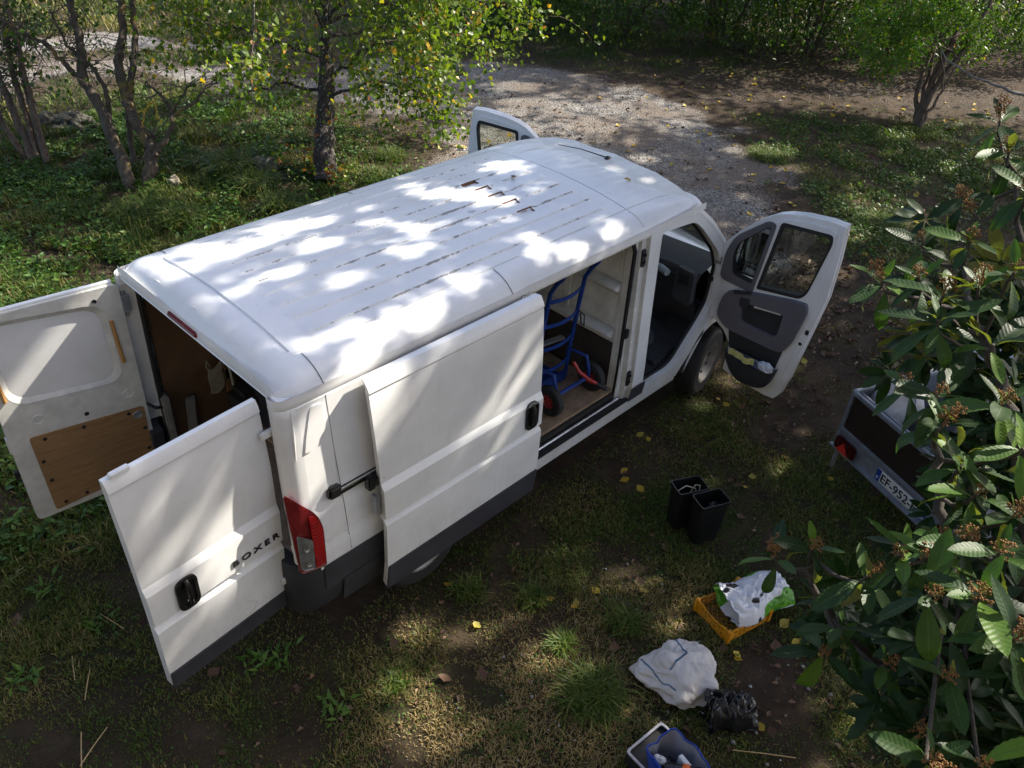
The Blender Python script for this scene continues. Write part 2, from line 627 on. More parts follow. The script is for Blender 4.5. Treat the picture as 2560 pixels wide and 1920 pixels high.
def height_at(P):
    h = (fbm(P[:, 0]*0.8, P[:, 1]*0.8, 3)-0.5)*0.09 + (fbm(P[:, 0]*4, P[:, 1]*4, 3)-0.5)*0.022
    far = np.clip((np.hypot(P[:, 0]-2.4, P[:, 1]+0.4)-3.6)/3.0, 0, 1)
    near = (fbm(P[:, 0]*5, P[:, 1]*5, 3)-0.5)*0.014 - 0.006
    bank = 0.35*np.exp(-(((P[:, 0]-3.3)/2.6)**2+((P[:, 1]-10.0)/0.7)**2))*0.0
    return near*(1-far) + h*far + bank


def soil_mat():
    m, nt, b = new_mat('soil_with_gravel')
    v = coords(nt)
    ag = nt.nodes.new('ShaderNodeAttribute')
    ag.attribute_name = 'gravel'
    ae = nt.nodes.new('ShaderNodeAttribute')
    ae.attribute_name = 'green'
    n1 = noise(nt, v, 1.7, 8, 0.7)
    n2 = noise(nt, v, 26.0, 6, 0.7)
    n3 = noise(nt, v, 110.0, 4, 0.7)
    soil = ramp(nt, n1, [(0.3, (0.027, 0.018, 0.0125)), (0.52, (0.052, 0.036, 0.025)), (0.7, (0.098, 0.070, 0.050))])
    soil = mixc(nt, n2, mixc(nt, 1.0, soil, (0.55, 0.52, 0.50), 'MULTIPLY'), mixc(nt, 1.0, soil, (1.35, 1.3, 1.2), 'MULTIPLY'))
    litter = ramp(nt, n3, [(0.60, 0.0), (0.68, 1.0)])
    soil = mixc(nt, mth(nt, 'MULTIPLY', litter, 0.5), soil, (0.17, 0.125, 0.075))
    moss = ramp(nt, n2, [(0.35, (0.016, 0.026, 0.006)), (0.65, (0.055, 0.070, 0.018))])
    c = mixc(nt, mth(nt, 'MULTIPLY', ae.outputs['Fac'], 0.75), soil, moss)
    vo = nt.nodes.new('ShaderNodeTexVoronoi')
    vo.inputs['Scale'].default_value = 42
    nt.links.new(v, vo.inputs['Vector'])
    sepc = nt.nodes.new('ShaderNodeSeparateColor')
    nt.links.new(vo.outputs['Color'], sepc.inputs[0])
    gr = ramp(nt, sepc.outputs[0], [(0.0, (0.11, 0.10, 0.088)), (0.5, (0.215, 0.20, 0.183)), (1.0, (0.40, 0.385, 0.365))])
    grd = noise(nt, v, 0.9, 5, 0.6)
    gr = mixc(nt, mth(nt, 'MULTIPLY', ramp(nt, grd, [(0.40, 0.0), (0.60, 1.0)]), 0.85), gr, (0.185, 0.148, 0.118))
    edge = mth(nt, 'ADD', ag.outputs['Fac'], mth(nt, 'MULTIPLY', mth(nt, 'SUBTRACT', n2, 0.5), 1.3))
    fac = ramp(nt, edge, [(0.42, 0.0), (0.66, 1.0)])
    c = mixc(nt, fac, c, gr)
    nt.links.new(c, b.inputs['Base Color'])
    b.inputs['Roughness'].default_value = 0.93
    b.inputs['Specular IOR Level'].default_value = 0.25
    hgt = mth(nt, 'ADD', mth(nt, 'MULTIPLY', n2, 1.0), mth(nt, 'ADD', mth(nt, 'MULTIPLY', n3, 0.5), mth(nt, 'MULTIPLY', mth(nt, 'MULTIPLY', vo.outputs['Distance'], fac), -1.2)))
    bump(nt, b, hgt, 0.9, 0.03)
    return m


M_SOIL = soil_mat()


def sheet(name, xs, ys, keep=None, dz=0.0):
    X, Y = np.meshgrid(xs, ys, indexing='ij')
    P = np.stack([X.ravel(), Y.ravel()], 1)
    Z = height_at(P)+dz
    nx, ny = len(xs), len(ys)
    i, j = np.meshgrid(np.arange(nx-1), np.arange(ny-1), indexing='ij')
    a = (i*ny+j).ravel()
    F = np.stack([a, a+ny, a+ny+1, a+1], 1)
    gv, gn = gravel_at(P), green_at(P)
    V = np.concatenate([P, Z[:, None]], 1)
    if keep is not None:
        kp = keep(P)
        F = F[kp[F].any(1)]
        used, inv = np.unique(F, return_inverse=True)
        V, gv, gn, F = V[used], gv[used], gn[used], inv.reshape(F.shape)
    return np_mesh(name, V, F, M_SOIL, None, {'gravel': gv, 'green': gn}, True)


def axis(a, b, lo, hi, step):
    return np.unique(np.concatenate([np.linspace(lo, a, 14), np.arange(a, b, step), np.linspace(b, hi, 14)]))


ground = sheet('ground', axis(-4, 18, -60, 90, 0.11), axis(-6, 15, -60, 90, 0.11))
tag(ground, kind='structure')
path = sheet('gravel_path', axis(-2, 20, -8, 30, 0.12), axis(-1, 14, -3, 18, 0.12), lambda P: gravel_at(P) > 0.02, 0.005)
tag(path, kind='structure')

# the house the picture is taken from: it stands behind the camera and shuts out the sky on that side
house = empty('house', (-3.0, -5.23, 0), math.radians(41.64 - 90), 'plain rendered house wall facing the van, behind the viewpoint', 'house')
M_WALL = simple('ochre_render', (0.36, 0.31, 0.24), 0.9, var=0.12, scale=2, bmp=0.4, bscale=30)
M_SHUT = simple('faded_green_shutter', (0.16, 0.21, 0.17), 0.6)
holes = []
for xc in (-4.5, -1.2, 2.2, 5.2):
    for zc in (0.9, 3.9):
        holes.append([(xc-0.5, zc), (xc+0.5, zc), (xc+0.5, zc+1.35), (xc-0.5, zc+1.35)])
MB().plate([(-7.5, -0.3), (7.5, -0.3), (7.5, 7.2), (-7.5, 7.2)], holes, lambda a, b, t: (a, -t, b), 0.0, 0.4).build('wall', M_WALL, house, 30)
for hl_ in holes:
    (x0, z0), (x1, z1) = hl_[0], hl_[2]
    w_ = MB().plate([(x0, z0), (x1, z0), (x1, z1), (x0, z1)], [[(x0+0.07, z0+0.07), (x1-0.07, z0+0.07), (x1-0.07, z1-0.07), (x0+0.07, z1-0.07)]], lambda a, b, t: (a, -0.18-t, b), 0.0, 0.06).build('window', simple('white_window_frame', (0.6, 0.6, 0.58), 0.5), house, 30)
    MB().box(((x0+x1)/2, -0.21, (z0+z1)/2), (x1-x0-0.12, 0.008, z1-z0-0.12)).build('pane', simple('dark_pane', (0.02, 0.022, 0.025), 0.08), w_)
    for s in (-1, 1):
        MB().box(((x0+x1)/2 + s*0.78, 0.025, (z0+z1)/2), (0.5, 0.04, z1-z0)).build('shutter', M_SHUT, house, bevel=0.004)
MB().box((0, 0.1, 7.28), (15.6, 1.0, 0.16)).build('eaves', M_SHUT, house)

# ------------------------------------------------------------------ the van
M_WHITE = white_paint()
M_ROOF = roof_paint()
M_RUST = simple('rusty_brown_steel', (0.16, 0.075, 0.035), 0.8, var=0.5, scale=40)
M_BLACK = simple('black_rubber', (0.012, 0.012, 0.013), 0.6, var=0.3, scale=20)
M_PLASTIC = simple('dark_grey_bumper_plastic', (0.035, 0.035, 0.042), 0.55, var=0.25, scale=6, bmp=0.15, bscale=300)
M_GLOSSBLK = simple('glossy_black_plastic', (0.014, 0.014, 0.015), 0.28, var=0.3)
M_CABGREY = simple('grey_cab_plastic', (0.115, 0.11, 0.125), 0.6, var=0.12, scale=5, bmp=0.1, bscale=400)
M_CABDARK = simple('dark_cab_plastic', (0.022, 0.023, 0.027), 0.62, var=0.2, scale=5)
def ply_mat():
    m, nt, b = new_mat('brown_plywood')
    v = coords(nt, scale=(2.0, 2.0, 16.0))
    f = noise(nt, v, 3.0, 7, 0.7)
    g = noise(nt, coords(nt), 3.0, 6, 0.65)
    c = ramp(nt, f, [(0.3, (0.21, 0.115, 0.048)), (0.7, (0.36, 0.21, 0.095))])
    c = mixc(nt, mth(nt, 'MULTIPLY', ramp(nt, g, [(0.45, 0.0), (0.72, 1.0)]), 0.5), c, (0.20, 0.12, 0.06))
    sc = noise(nt, coords(nt, scale=(1, 1, 0.3)), 70, 3, 0.6)
    c = mixc(nt, mth(nt, 'MULTIPLY', ramp(nt, sc, [(0.70, 0.0), (0.74, 1.0)]), 0.5), c, (0.55, 0.42, 0.27))
    nt.links.new(c, b.inputs['Base Color'])
    b.inputs['Roughness'].default_value = 0.6
    return m


M_PLY = ply_mat()
M_PLYDK = simple('darkened_brown_plywood_lining', (0.105, 0.055, 0.025), 0.75, var=0.25, scale=5)  # interior dimness put into the colour: darker than the door plywood
M_FLOORPLY = simple('scuffed_plywood_floor', (0.27, 0.185, 0.115), 0.75, var=0.35, scale=11)
M_INNER = simple('grubby_white_inner_steel', (0.62, 0.61, 0.57), 0.45, var=0.16, scale=9)
M_BLKHD = simple('greyish_white_bulkhead', (0.74, 0.73, 0.68), 0.5, var=0.18, scale=6)
M_SEALER = simple('tan_sealer', (0.42, 0.22, 0.07), 0.6)
M_RED = simple('red_lamp_plastic', (0.30, 0.010, 0.010), 0.22, var=0.2, coat=0.6)
M_DKRED = simple('dark_red_lamp_plastic', (0.16, 0.012, 0.014), 0.25, var=0.2, coat=0.5)
M_CLEAR = simple('clear_lamp_plastic', (0.30, 0.31, 0.32), 0.15, metal=0.6, var=0.25, scale=30)
M_STEEL = simple('galvanised_steel', (0.42, 0.44, 0.46), 0.42, metal=0.75, var=0.18, scale=14)
M_CHROME = simple('bright_metal', (0.66, 0.67, 0.68), 0.25, metal=0.9, var=0.1)
M_GLASS = glass_mat('window_glass', (0.86, 0.90, 0.88))
M_MIRROR = simple('mirror_glass', (0.75, 0.78, 0.78), 0.06, metal=1.0, var=0.02)
M_SEAT = simple('dark_seat_cloth', (0.03, 0.031, 0.036), 0.9, var=0.3, scale=30)
M_TYRE = simple('tyre_rubber', (0.022, 0.021, 0.02), 0.82, var=0.3, scale=20, bmp=0.3, bscale=120)
M_RIM = simple('pale_wheel_steel', (0.27, 0.25, 0.22), 0.45, metal=0.4, var=0.3, scale=12)
M_UNDER = simple('dark_underbody', (0.02, 0.018, 0.016), 0.9)

M_DULL = simple('dull_grey_steel', (0.22, 0.205, 0.18), 0.6, var=0.25)
M_DASH = simple('dark_grey_dashboard', (0.055, 0.055, 0.062), 0.6, var=0.15, scale=5)
van = empty('van', (0, 0, 0), 0, 'white panel van with roof ribs, all its doors standing open', 'van')


def interp(x, tab):
    if x <= tab[0][0]:
        return tab[0][1]
    for (a, b), (c, d) in zip(tab, tab[1:]):
        if x <= c:
            return b + (d-b)*(x-a)/(c-a)
    return tab[-1][1]


def ysurf(z):
    """half width of the body at height z"""
    return interp(z, [(0.35, 0.965), (0.60, 0.995), (0.80, 0.992), (1.2, 0.972), (1.6, 0.952), (2.0, 0.932), (2.08, 0.925)])


def ywaist(z):
    """half width with the pressed waist channel of the lower body"""
    o = interp(z, [(0.5, 0.0), (0.80, 0.012), (0.945, 0.014), (0.985, 0.0), (1.0, 0.0), (1.01, 0.012), (1.24, 0.012), (1.285, 0.0), (2.1, 0.0)])
    return ysurf(z) + o


def lin(a, b, n):
    return [a + (b-a)*i/(n-1) for i in range(n)]


def side_panel(name, side, zs, xl, xr, nx, yf, mat, parent=van, smooth=40):
    G = []
    for z in zs:
        a, b = xl(z) if callable(xl) else xl, xr(z) if callable(xr) else xr
        G.append([(x, side*yf(z), z) for x in lin(a, b, nx)])
    return MB().grid(G).build(name, mat, parent, smooth)


# roof: one sheet with pressed ribs, a cross channel at the back, seams and five rusted pits
PITS = [0.235, 0.095, -0.045, -0.195, -0.345]


def roof_z(x, y):
    ay = abs(y)
    if ay <= 0.70:
        z = 2.238 - 0.055*(ay/0.70)**2.2
    else:
        z = interp(ay, [(0.70, 2.183), (0.735, 2.176), (0.78, 2.168), (0.83, 2.152), (0.87, 2.128), (0.90, 2.102), (0.918, 2.075), (0.926, 2.04)])
    # rear cap and front brow
    if x < 0.24:
        t = (0.24-x)/0.18
        z -= 0.105*max(0, t)**2.6*(1 if ay < 0.86 else 0.6)
    if x > 3.2:
        t = (x-3.2)/0.82
        z -= 0.135*t**2.2*(1.0 - 0.62*min(1, max(0, (ay-0.5)/0.4)))
    # ribs
    if ay < 0.66:
        k = round((y-RIB0)/RIBD)
        d = abs(y - (RIB0 + k*RIBD))
        if 0.42 < x < 3.08 and 0 <= k <= 8:
            h = 0.011*min(1, max(0, (0.042-d)/0.010))
            e = min(1, max(0, (x-0.44)/0.05))*min(1, max(0, (3.06-x)/0.04))
            if 2.60 < x < 2.72 and k in (2, 3, 4, 5):
                e = 0
            z += h*e
        if 3.27 < x < 3.9:
            d2 = abs(((y+2) % 0.098) - 0.049)
            z += 0.004*min(1, max(0, (d2-0.018)/0.008))*min(1, (x-3.27)/0.04)*min(1, max(0, (3.88-x)/0.35))
    if 0.246 < x < 0.286 and ay < 0.69:
        z -= 0.012
    if 3.196 < x < 3.206 and ay < 0.9:
        z -= 0.012
    if 0.712 < ay < 0.726 and 0.3 < x < 3.95:
        z -= 0.009
    for py in PITS:
        if 2.435 < x < 2.575 and abs(y-py) < 0.026:
            z -= 0.012
    return z


_ys = [-0.926, -0.922, -0.918, -0.91, -0.90, -0.885, -0.87, -0.85, -0.83, -0.805, -0.78, -0.755, -0.735, -0.728, -0.725, -0.713, -0.710, -0.69, -0.67]
_rib = []
for k in range(9):
    c = RIB0 + k*RIBD
    _rib += [c-0.043, c-0.032, c, c+0.032, c+0.043]
for py in PITS:
    _rib += [py-0.027, py-0.025, py+0.025, py+0.027]
_ys = sorted(set([round(y, 4) for y in _ys + [-y for y in _ys] + _rib]))
_xs = [0.06, 0.064, 0.072, 0.085, 0.10, 0.12, 0.145, 0.17, 0.20, 0.235, 0.245, 0.248, 0.284, 0.287, 0.33, 0.43, 0.44, 0.465, 0.49] + lin(0.6, 2.3, 13) + \
      [2.36, 2.433, 2.437, 2.5, 2.573, 2.577, 2.60, 2.64, 2.68, 2.72, 2.8, 2.9, 3.0, 3.02, 3.04, 3.06, 3.10, 3.194, 3.198, 3.204, 3.208, 3.27, 3.30] + lin(3.36, 4.02, 12)
_G = [[(x, y*(1 - 0.035*max(0, (x-3.2)/0.82)**2)*(1 - 0.065*max(0, (0.22-x)/0.16)**2.5), roof_z(x, y)) for y in _ys] for x in _xs]
_mb = MB().grid(_G)
for i, f in enumerate(_mb.f):
    zz = [_mb.v[k][2] for k in f]
    xx = sum(_mb.v[k][0] for k in f)/4
    yy = sum(_mb.v[k][1] for k in f)/4
    if 2.43 < xx < 2.58 and min(abs(yy-q_) for q_ in PITS) < 0.0275 and max(zz)-min(zz) > 0.008:
        if xx > 2.57 or any(0.018 < yy-q_ < 0.0275 for q_ in PITS):
            _mb.mi[i] = 1
roof = _mb.build('roof', [M_ROOF, M_RUST], van, smooth=24)
_under = MB().grid([[(x, y, roof_z(0.5, y)-0.045) for y in lin(-0.88, 0.88, 9)] for x in lin(0.12, 3.95, 8)])
_under.build('roof_lining', M_BLKHD, roof)
# rear header under the roof edge, with the high brake lamp
MB().slab([[(0.06, y, 2.068+0.0*y) for y in lin(-0.9, 0.9, 12)], [(0.05, y, 2.055) for y in lin(-0.9, 0.9, 12)]],
          [[(0.14, y, 2.068) for y in lin(-0.9, 0.9, 12)], [(0.13, y, 2.055) for y in lin(-0.9, 0.9, 12)]]).build('rear_header', M_WHITE, van)
_lip = MB().grid([[(roofx, y, z) for y in lin(-0.85, 0.85, 14)] for roofx, z in ((0.0605, 2.135), (0.056, 2.11), (0.052, 2.08), (0.055, 2.058))])
_lip.build('rear_roof_lip', M_WHITE, van, 60)
MB().box((0.056, 0.05, 2.095), (0.035, 0.32, 0.035)).build('high_brake_lamp', M_DKRED, van, bevel=0.008)
MB().tube([(3.80, -0.03, 2.175), (3.83, -0.03, 2.205), (3.86, -0.03, 2.20)], [0.03, 0.022, 0.012], 10).build('aerial_base', M_GLOSSBLK, roof)
MB().tube([(3.83, -0.03, 2.205), (3.62, 0.10, 2.29), (3.45, 0.20, 2.335)], [0.006, 0.004, 0.003], 6).build('aerial_rod', M_GLOSSBLK, roof)
# seam strips where the roof side is jointed
for sx, sy in ((1.79, -1), (0.33, -1), (1.79, 1), (0.33, 1)):
    MB().tube([(sx, sy*0.735, 2.181), (sx, sy*0.80, 2.167), (sx, sy*0.86, 2.139), (sx, sy*0.90, 2.106), (sx+0.004, sy*0.921, 2.072)], 0.0022, 5).build('roof_seam', M_PLASTIC, roof)

ZQ = [0.62, 0.70, 0.80, 0.88, 0.945, 0.985, 1.0, 1.01, 1.12, 1.24, 1.285, 1.4, 1.55, 1.7, 1.85, 1.96, 2.005, 2.012, 2.022, 2.05, 2.08]


def yquart(z):
    o = -0.006 if 2.008 < z < 2.02 else 0.0
    return ywaist(z) + o


# quarter panels behind the sliding door (right) and the closed left side
side_panel('quarter_panel', -1, ZQ[2:], 0.15, 1.98, 16, yquart, M_WHITE)
side_panel('side_panel', 1, ZQ, 0.15, 3.28, 24, yquart, M_WHITE)
for s in (-1, 1):
    # rounded rear corner pillar
    G = []
    for z in ZQ[3:]:
        y = yquart(z)
        G.append([(0.15, s*y, z), (0.11, s*(y-0.003), z), (0.075, s*(y-0.012), z), (0.05, s*(y-0.030), z), (0.035, s*(y-0.055), z), (0.03, s*(y-0.085), z), (0.035, s*(y-0.10), z), (0.12, s*(y-0.115), z), (0.14, s*(y-0.145), z)])
    MB().grid(G, flip=s > 0).build('rear_pillar', M_WHITE, van, 40)
    # white return inside the pillar, black seal
    MB().tube([(0.125, s*0.80, 0.60), (0.125, s*0.815, 1.2), (0.125, s*0.79, 2.0), (0.125, s*0.74, 2.05)], 0.016, 6).build('door_seal', M_BLACK, van)
MB().tube([(0.125, -0.74, 2.05), (0.125, 0.74, 2.05)], 0.014, 6).build('door_seal', M_BLACK, van)
# pressed recess in the right quarter panel
qr = MB()
pk = rounded([(0.225, 1.985), (0.30, 1.975), (0.305, 1.80), (0.20, 1.70), (0.155, 1.70), (0.175, 1.80)], [0.03, 0.02, 0.03, 0.03, 0.01, 0.03])
qr.plate(pk, [], lambda a, b, t: (a, -(ywaist(b)+t), b), -0.004, 0.007)
qr.build('pressed_panel', M_WHITE, van, bevel=0.005)
MB().tube([(0.112, -(ywaist(2.0)-0.002), 2.0), (0.104, -(ywaist(1.84)-0.001), 1.84), (0.098, -(ywaist(1.67)-0.002), 1.67)], [0.004, 0.009, 0.002], 8).build('pressed_crease', M_WHITE, van)
MB().tube([(0.33, -(ywaist(2.0)), 2.01), (0.345, -(ywaist(1.6)), 1.6), (0.362, -ywaist(1.2)-.001, 1.2), (0.378, -ywaist(0.83), 0.83)], 0.0016, 5).build('panel_seam', M_PLASTIC, van)
# side rail for the sliding door
MB().box((1.02, -0.972, 1.315), (1.5, 0.03, 0.05)).build('door_rail', M_GLOSSBLK, van, bevel=0.008)
MB().box((0.30, -0.982, 1.345), (0.09, 0.05, 0.085), rot=Matrix.Rotation(0.05, 3, 'Y')).build('rail_end_cap', M_GLOSSBLK, van, bevel=0.014)
MB().box((0.5, -0.99, 1.34), (0.34, 0.012, 0.012)).build('rail_trim', M_CHROME, van)
_rc = MB().box((0.60, -1.01, 1.30), (0.13, 0.075, 0.07)).box((0.53, -1.02, 1.30), (0.05, 0.05, 0.10))
_rc.lathe([(0.0, -0.02), (0.022, -0.02), (0.022, 0.02), (0.0, 0.02)], (0.60, -1.045, 1.315), 'Y', 12)
_rc.build('rail_carriage', M_GLOSSBLK, van, bevel=0.006)

# lower cladding and bumper
side_panel('side_cladding', -1, [0.40, 0.44, 0.60, 0.62], 0.30, 0.62, 4, lambda z: ysurf(z)+0.02, M_PLASTIC)
side_panel('side_cladding', -1, [0.62, 0.72, 0.80, 0.82], 0.17, 1.98, 8, lambda z: ysurf(z)+0.016, M_PLASTIC)
side_panel('side_cladding', 1, [0.40, 0.44, 0.60, 0.70], 1.4, 3.3, 6, lambda z: ysurf(z)+0.02, M_PLASTIC)
for s in (-1, 1):
    A, B = [], []
    for z, o in ((0.40, -0.02), (0.47, 0.005), (0.62, 0.012), (0.79, 0.010), (0.858, 0.002)):
        w = ysurf(z)+o
        A.append([(0.36, s*w, z), (0.18, s*w, z), (0.09, s*(w-0.015), z), (0.03, s*(w-0.06), z), (0.0, s*(w-0.13), z), (-0.012, s*(w-0.24), z)])
        B.append([(0.36, s*(w-0.05), z), (0.18, s*(w-0.05), z), (0.13, s*(w-0.06), z), (0.10, s*(w-0.10), z), (0.08, s*(w-0.15), z), (0.07, s*(w-0.24), z)])
    bumper = MB().slab(A, B).build('rear_bumper', M_PLASTIC, van, 40)
stp = MB().box((0.0, 0, 0.47), (0.20, 1.50, 0.10))
for k in range(6):
    stp.box((-0.095+k*0.025, 0, 0.523), (0.010, 1.46, 0.010))
stp.build('rear_step', M_PLASTIC, bumper, bevel=0.006)

# tail lamps
for s in (-1, 1):
    ol = rounded([(0.022, 0.86), (0.185, 0.835), (0.195, 1.14), (0.165, 1.26), (0.09, 1.36), (0.02, 1.46), (0.008, 1.44)], [0.02, 0.02, 0.05, 0.06, 0.05, 0.02, 0.01])

    def lampfn(a, b, t, s=s):
        w = ywaist(b)
        x = a
        y = w - 0.0 - 0.055*max(0, (0.09-a)/0.09)**2
        return (x - 0.004*(a < 0.05), s*(y+t), b)
    lp = MB().plate(ol, [], lampfn, 0.003, 0.016)
    lamp = lp.build('tail_lamp', M_DKRED if s > 0 else M_DKRED, van, 40, bevel=0.004)
    MB().plate(rounded([(0.11, 0.87), (0.178, 0.862), (0.186, 1.13), (0.155, 1.25), (0.11, 1.28)], 0.02), [], lampfn, 0.017, 0.022).build('red_lens', M_RED, lamp, 40)
    MB().plate(rounded([(0.025, 0.89), (0.10, 0.875), (0.11, 1.10), (0.03, 1.17)], 0.02), [], lampfn, 0.0175, 0.024).build('clear_lens', M_CLEAR, lamp, 40)
    rs = MB()
    for k in range(14):
        z = 0.875 + k*0.026
        a, b = 0.118, interp(z, [(0.8, 0.172), (1.13, 0.178), (1.25, 0.15)])
        p, q = lampfn(a, z, 0.0225), lampfn(b, z, 0.0225)
        rs.box(((p[0]+q[0])/2, (p[1]+q[1])/2, z), (b-a, 0.006, 0.005))
    rs.build('lens_ribs', M_RED, lamp, 0)
    for z in (0.93, 0.99, 1.05):
        p = lampfn(0.068, z, 0.022)
        MB().lathe([(0.0, 0.006), (0.012, 0.005), (0.022, 0.0)], p, 'Y', 14).build('bulb_reflector', M_CHROME, lamp)

# right side: sill, B pillar, header, front opening frame
side_panel('sill', -1, [0.36, 0.40, 0.46, 0.50], 1.4, 4.0, 10, lambda z: ysurf(z)-0.005, M_WHITE)
MB().box((2.6, -0.93, 0.515), (1.3, 0.115, 0.03)).build('sill_step', M_BLACK, van, bevel=0.004)
MB().tube([(1.95, -0.93, 0.537), (3.2, -0.93, 0.537)], 0.012, 6).build('sill_strip', M_CHROME, van)
ZB = [0.50, 0.62, 0.64, 0.80, 1.0, 1.2, 1.4, 1.6, 1.8, 1.95, 2.02, 2.08]
side_panel('centre_pillar', -1, ZB, lambda z: 3.275 - 0.0*z, lambda z: 3.40 + 0.03*(1-min(1, (z-0.5)/1.5)), 4, lambda z: ysurf(z), M_WHITE)
side_panel('pillar_cladding', -1, [0.50, 0.53, 0.61, 0.64], lambda z: 3.24+0.06*(z-0.5), 3.45, 3, lambda z: ysurf(z)+0.012, M_PLASTIC)
# stepped jamb between the sliding door opening and the pillar
G = []
for z in lin(0.52, 2.03, 12):
    w = ysurf(z)
    G.append([(3.275, -w, z), (3.268, -(w-0.03), z), (3.215, -(w-0.035), z), (3.205, -(w-0.075), z), (3.165, -(w-0.08), z), (3.16, -(w-0.13), z)])
MB().grid(G, flip=True).build('door_jamb', M_INNER, van, 30)
MB().tube([(3.175, -0.89, 0.54), (3.175, -0.895, 0.8), (3.175, -0.875, 1.9), (3.15, -0.86, 1.985), (3.08, -0.86, 2.005), (1.95, -0.86, 2.01)], 0.018, 6).build('door_seal', M_BLACK, van)
for z in (0.74, 1.84):
    bu = MB().plate(rounded([(3.218, z-0.075), (3.262, z-0.075), (3.262, z+0.075), (3.218, z+0.075)], 0.02), [], lambda a, b, t: (a, -(ysurf(b)-0.032+t), b), 0, 0.012)
    bb = bu.build('striker_plate', M_BLACK, van, bevel=0.003)
    MB().lathe([(0, 0.02), (0.011, 0.018), (0.014, 0.0)], (3.24, -(ysurf(z)-0.02)-0.012, z+0.03), 'Y', 10).build('bolt', M_CABDARK, bb)
    MB().lathe([(0, 0.02), (0.011, 0.018), (0.014, 0.0)], (3.24, -(ysurf(z)-0.02)-0.012, z-0.03), 'Y', 10).build('bolt', M_CABDARK, bb)
MB().box((3.20, -0.905, 1.17), (0.05, 0.03, 0.085)).build('lock_striker', M_BLACK, van, bevel=0.006)
side_panel('roof_side_header', -1, [2.03, 2.045, 2.06, 2.085], 1.9, 4.0, 12, lambda z: ysurf(z)-0.002, M_WHITE)
MB().box((2.6, -0.89, 2.025), (1.34, 0.07, 0.02)).build('slider_header', M_INNER, van)
MB().box((1.9, -0.91, 2.00), (0.10, 0.05, 0.09), rot=Matrix.Rotation(0.2, 3, 'X')).build('top_roller_bracket', M_CHROME, van, bevel=0.012)

# front opening (right and left): frame as a plate with the door hole
APX = [(3.40, 0.40), (4.02, 0.40), (4.18, 0.62), (4.42, 0.80), (4.47, 0.95), (4.52, 1.35), (4.62, 1.36), (4.44, 1.55), (4.22, 1.765), (4.10, 1.865), (3.98, 1.955), (3.88, 2.015), (3.75, 2.055), (3.40, 2.07)]
HOLE = rounded([(3.435, 0.545), (3.90, 0.55), (4.05, 0.70), (4.30, 0.90), (4.40, 1.00), (4.46, 1.34), (4.36, 1.53), (4.04, 1.83), (3.88, 1.955), (3.425, 2.0)],
               [0.03, 0.08, 0.08, 0.08, 0.06, 0.06, 0.08, 0.1, 0.08, 0.05])
for s in (-1, 1):
    fr = MB().plate(APX, [HOLE], lambda a, b, t: (a, s*(ysurf(b)-0.004-t-0.05*max(0, (a-4.0))), b), 0.0, 0.07)
    fr.build('front_door_frame', M_WHITE, van, 30)
    sl = [(a, s*(ysurf(b)-0.075-0.05*max(0, (a-4.0))), b) for a, b in HOLE]
    MB().tube(sl + [sl[0]], 0.017, 6, cap=False).build('door_seal', M_BLACK, van)
# bonnet, wings, nose (hidden from the window above, built where they stand)
bon = MB()
rows = []
for x, z, w in ((4.60, 1.30, 0.90), (4.85, 1.27, 0.93), (5.1, 1.17, 0.92), (5.28, 1.02, 0.89), (5.36, 0.85, 0.84)):
    rows.append([(x - 0.12*abs(t)**2.5, t*w, z - 0.10*abs(t)**3) for t in lin(-1, 1, 15)])
bon.grid(rows).build('bonnet', M_WHITE, van, 40)
for s in (-1, 1):
    arch = [(4.53 + 0.43*math.cos(a), 0.36 + 0.43*math.sin(a)) for a in lin(PI*0.97, 0.02, 13)]
    outl = arch + [(5.15, 0.45), (5.26, 0.70), (5.22, 0.98), (5.0, 1.17), (4.50, 1.25), (4.44, 1.0), (4.40, 0.86)]
    MB().plate(outl, [], lambda a, b, t: (a, s*(0.985 - t - 0.10*max(0, a-4.75)**1.5), b), 0.0, 0.05).build('front_wing', M_WHITE, van, 30)
    MB().tube([(x, s*0.965, z) for x, z in arch], 0.02, 6).build('arch_lip', M_PLASTIC, van)
    hl = MB().plate(rounded([(0.55, 0.86), (0.86, 0.80), (0.86, 1.10), (0.72, 1.16)], 0.04), [], lambda a, b, t: (5.40 - 0.55*(a-0.45)**2 - (b-0.8)*0.45 - t, s*a, b), 0.0, 0.05)
    hl.build('headlamp', M_CLEAR, van, 30)
nose = []
for x, z in ((5.18, 0.32), (5.34, 0.40), (5.38, 0.62), (5.37, 0.84)):
    nose.append([(x - 0.18*abs(t)**3, t*0.95, z) for t in lin(-1, 1, 13)])
MB().grid(nose).build('front_bumper', M_PLASTIC, van, 40)
# windscreen
ws = MB()
A = [[(4.02 + 0.70*k, t*(0.83 + 0.05*k), 2.10 - 0.77*k - 0.035*abs(t)**2) for t in lin(-1, 1, 9)] for k in lin(0, 1, 4)]
B = [[(p[0]-0.004, p[1], p[2]-0.004) for p in r] for r in A]
ws.slab(A, B).build('windscreen', M_GLASS, van, 40)
for s in (-1, 1):
    MB().tube([(3.97, s*0.85, 2.01), (4.20, s*0.87, 1.83), (4.42, s*0.885, 1.61), (4.66, s*0.895, 1.34)], [0.04, 0.045, 0.045, 0.05], 8).build('windscreen_pillar', M_WHITE, van)
    MB().tube([(4.05, s*0.80, 2.02), (4.36, s*0.83, 1.68), (4.66, s*0.85, 1.34)], [0.035, 0.035, 0.035], 8).build('pillar_trim', M_CABDARK, van)
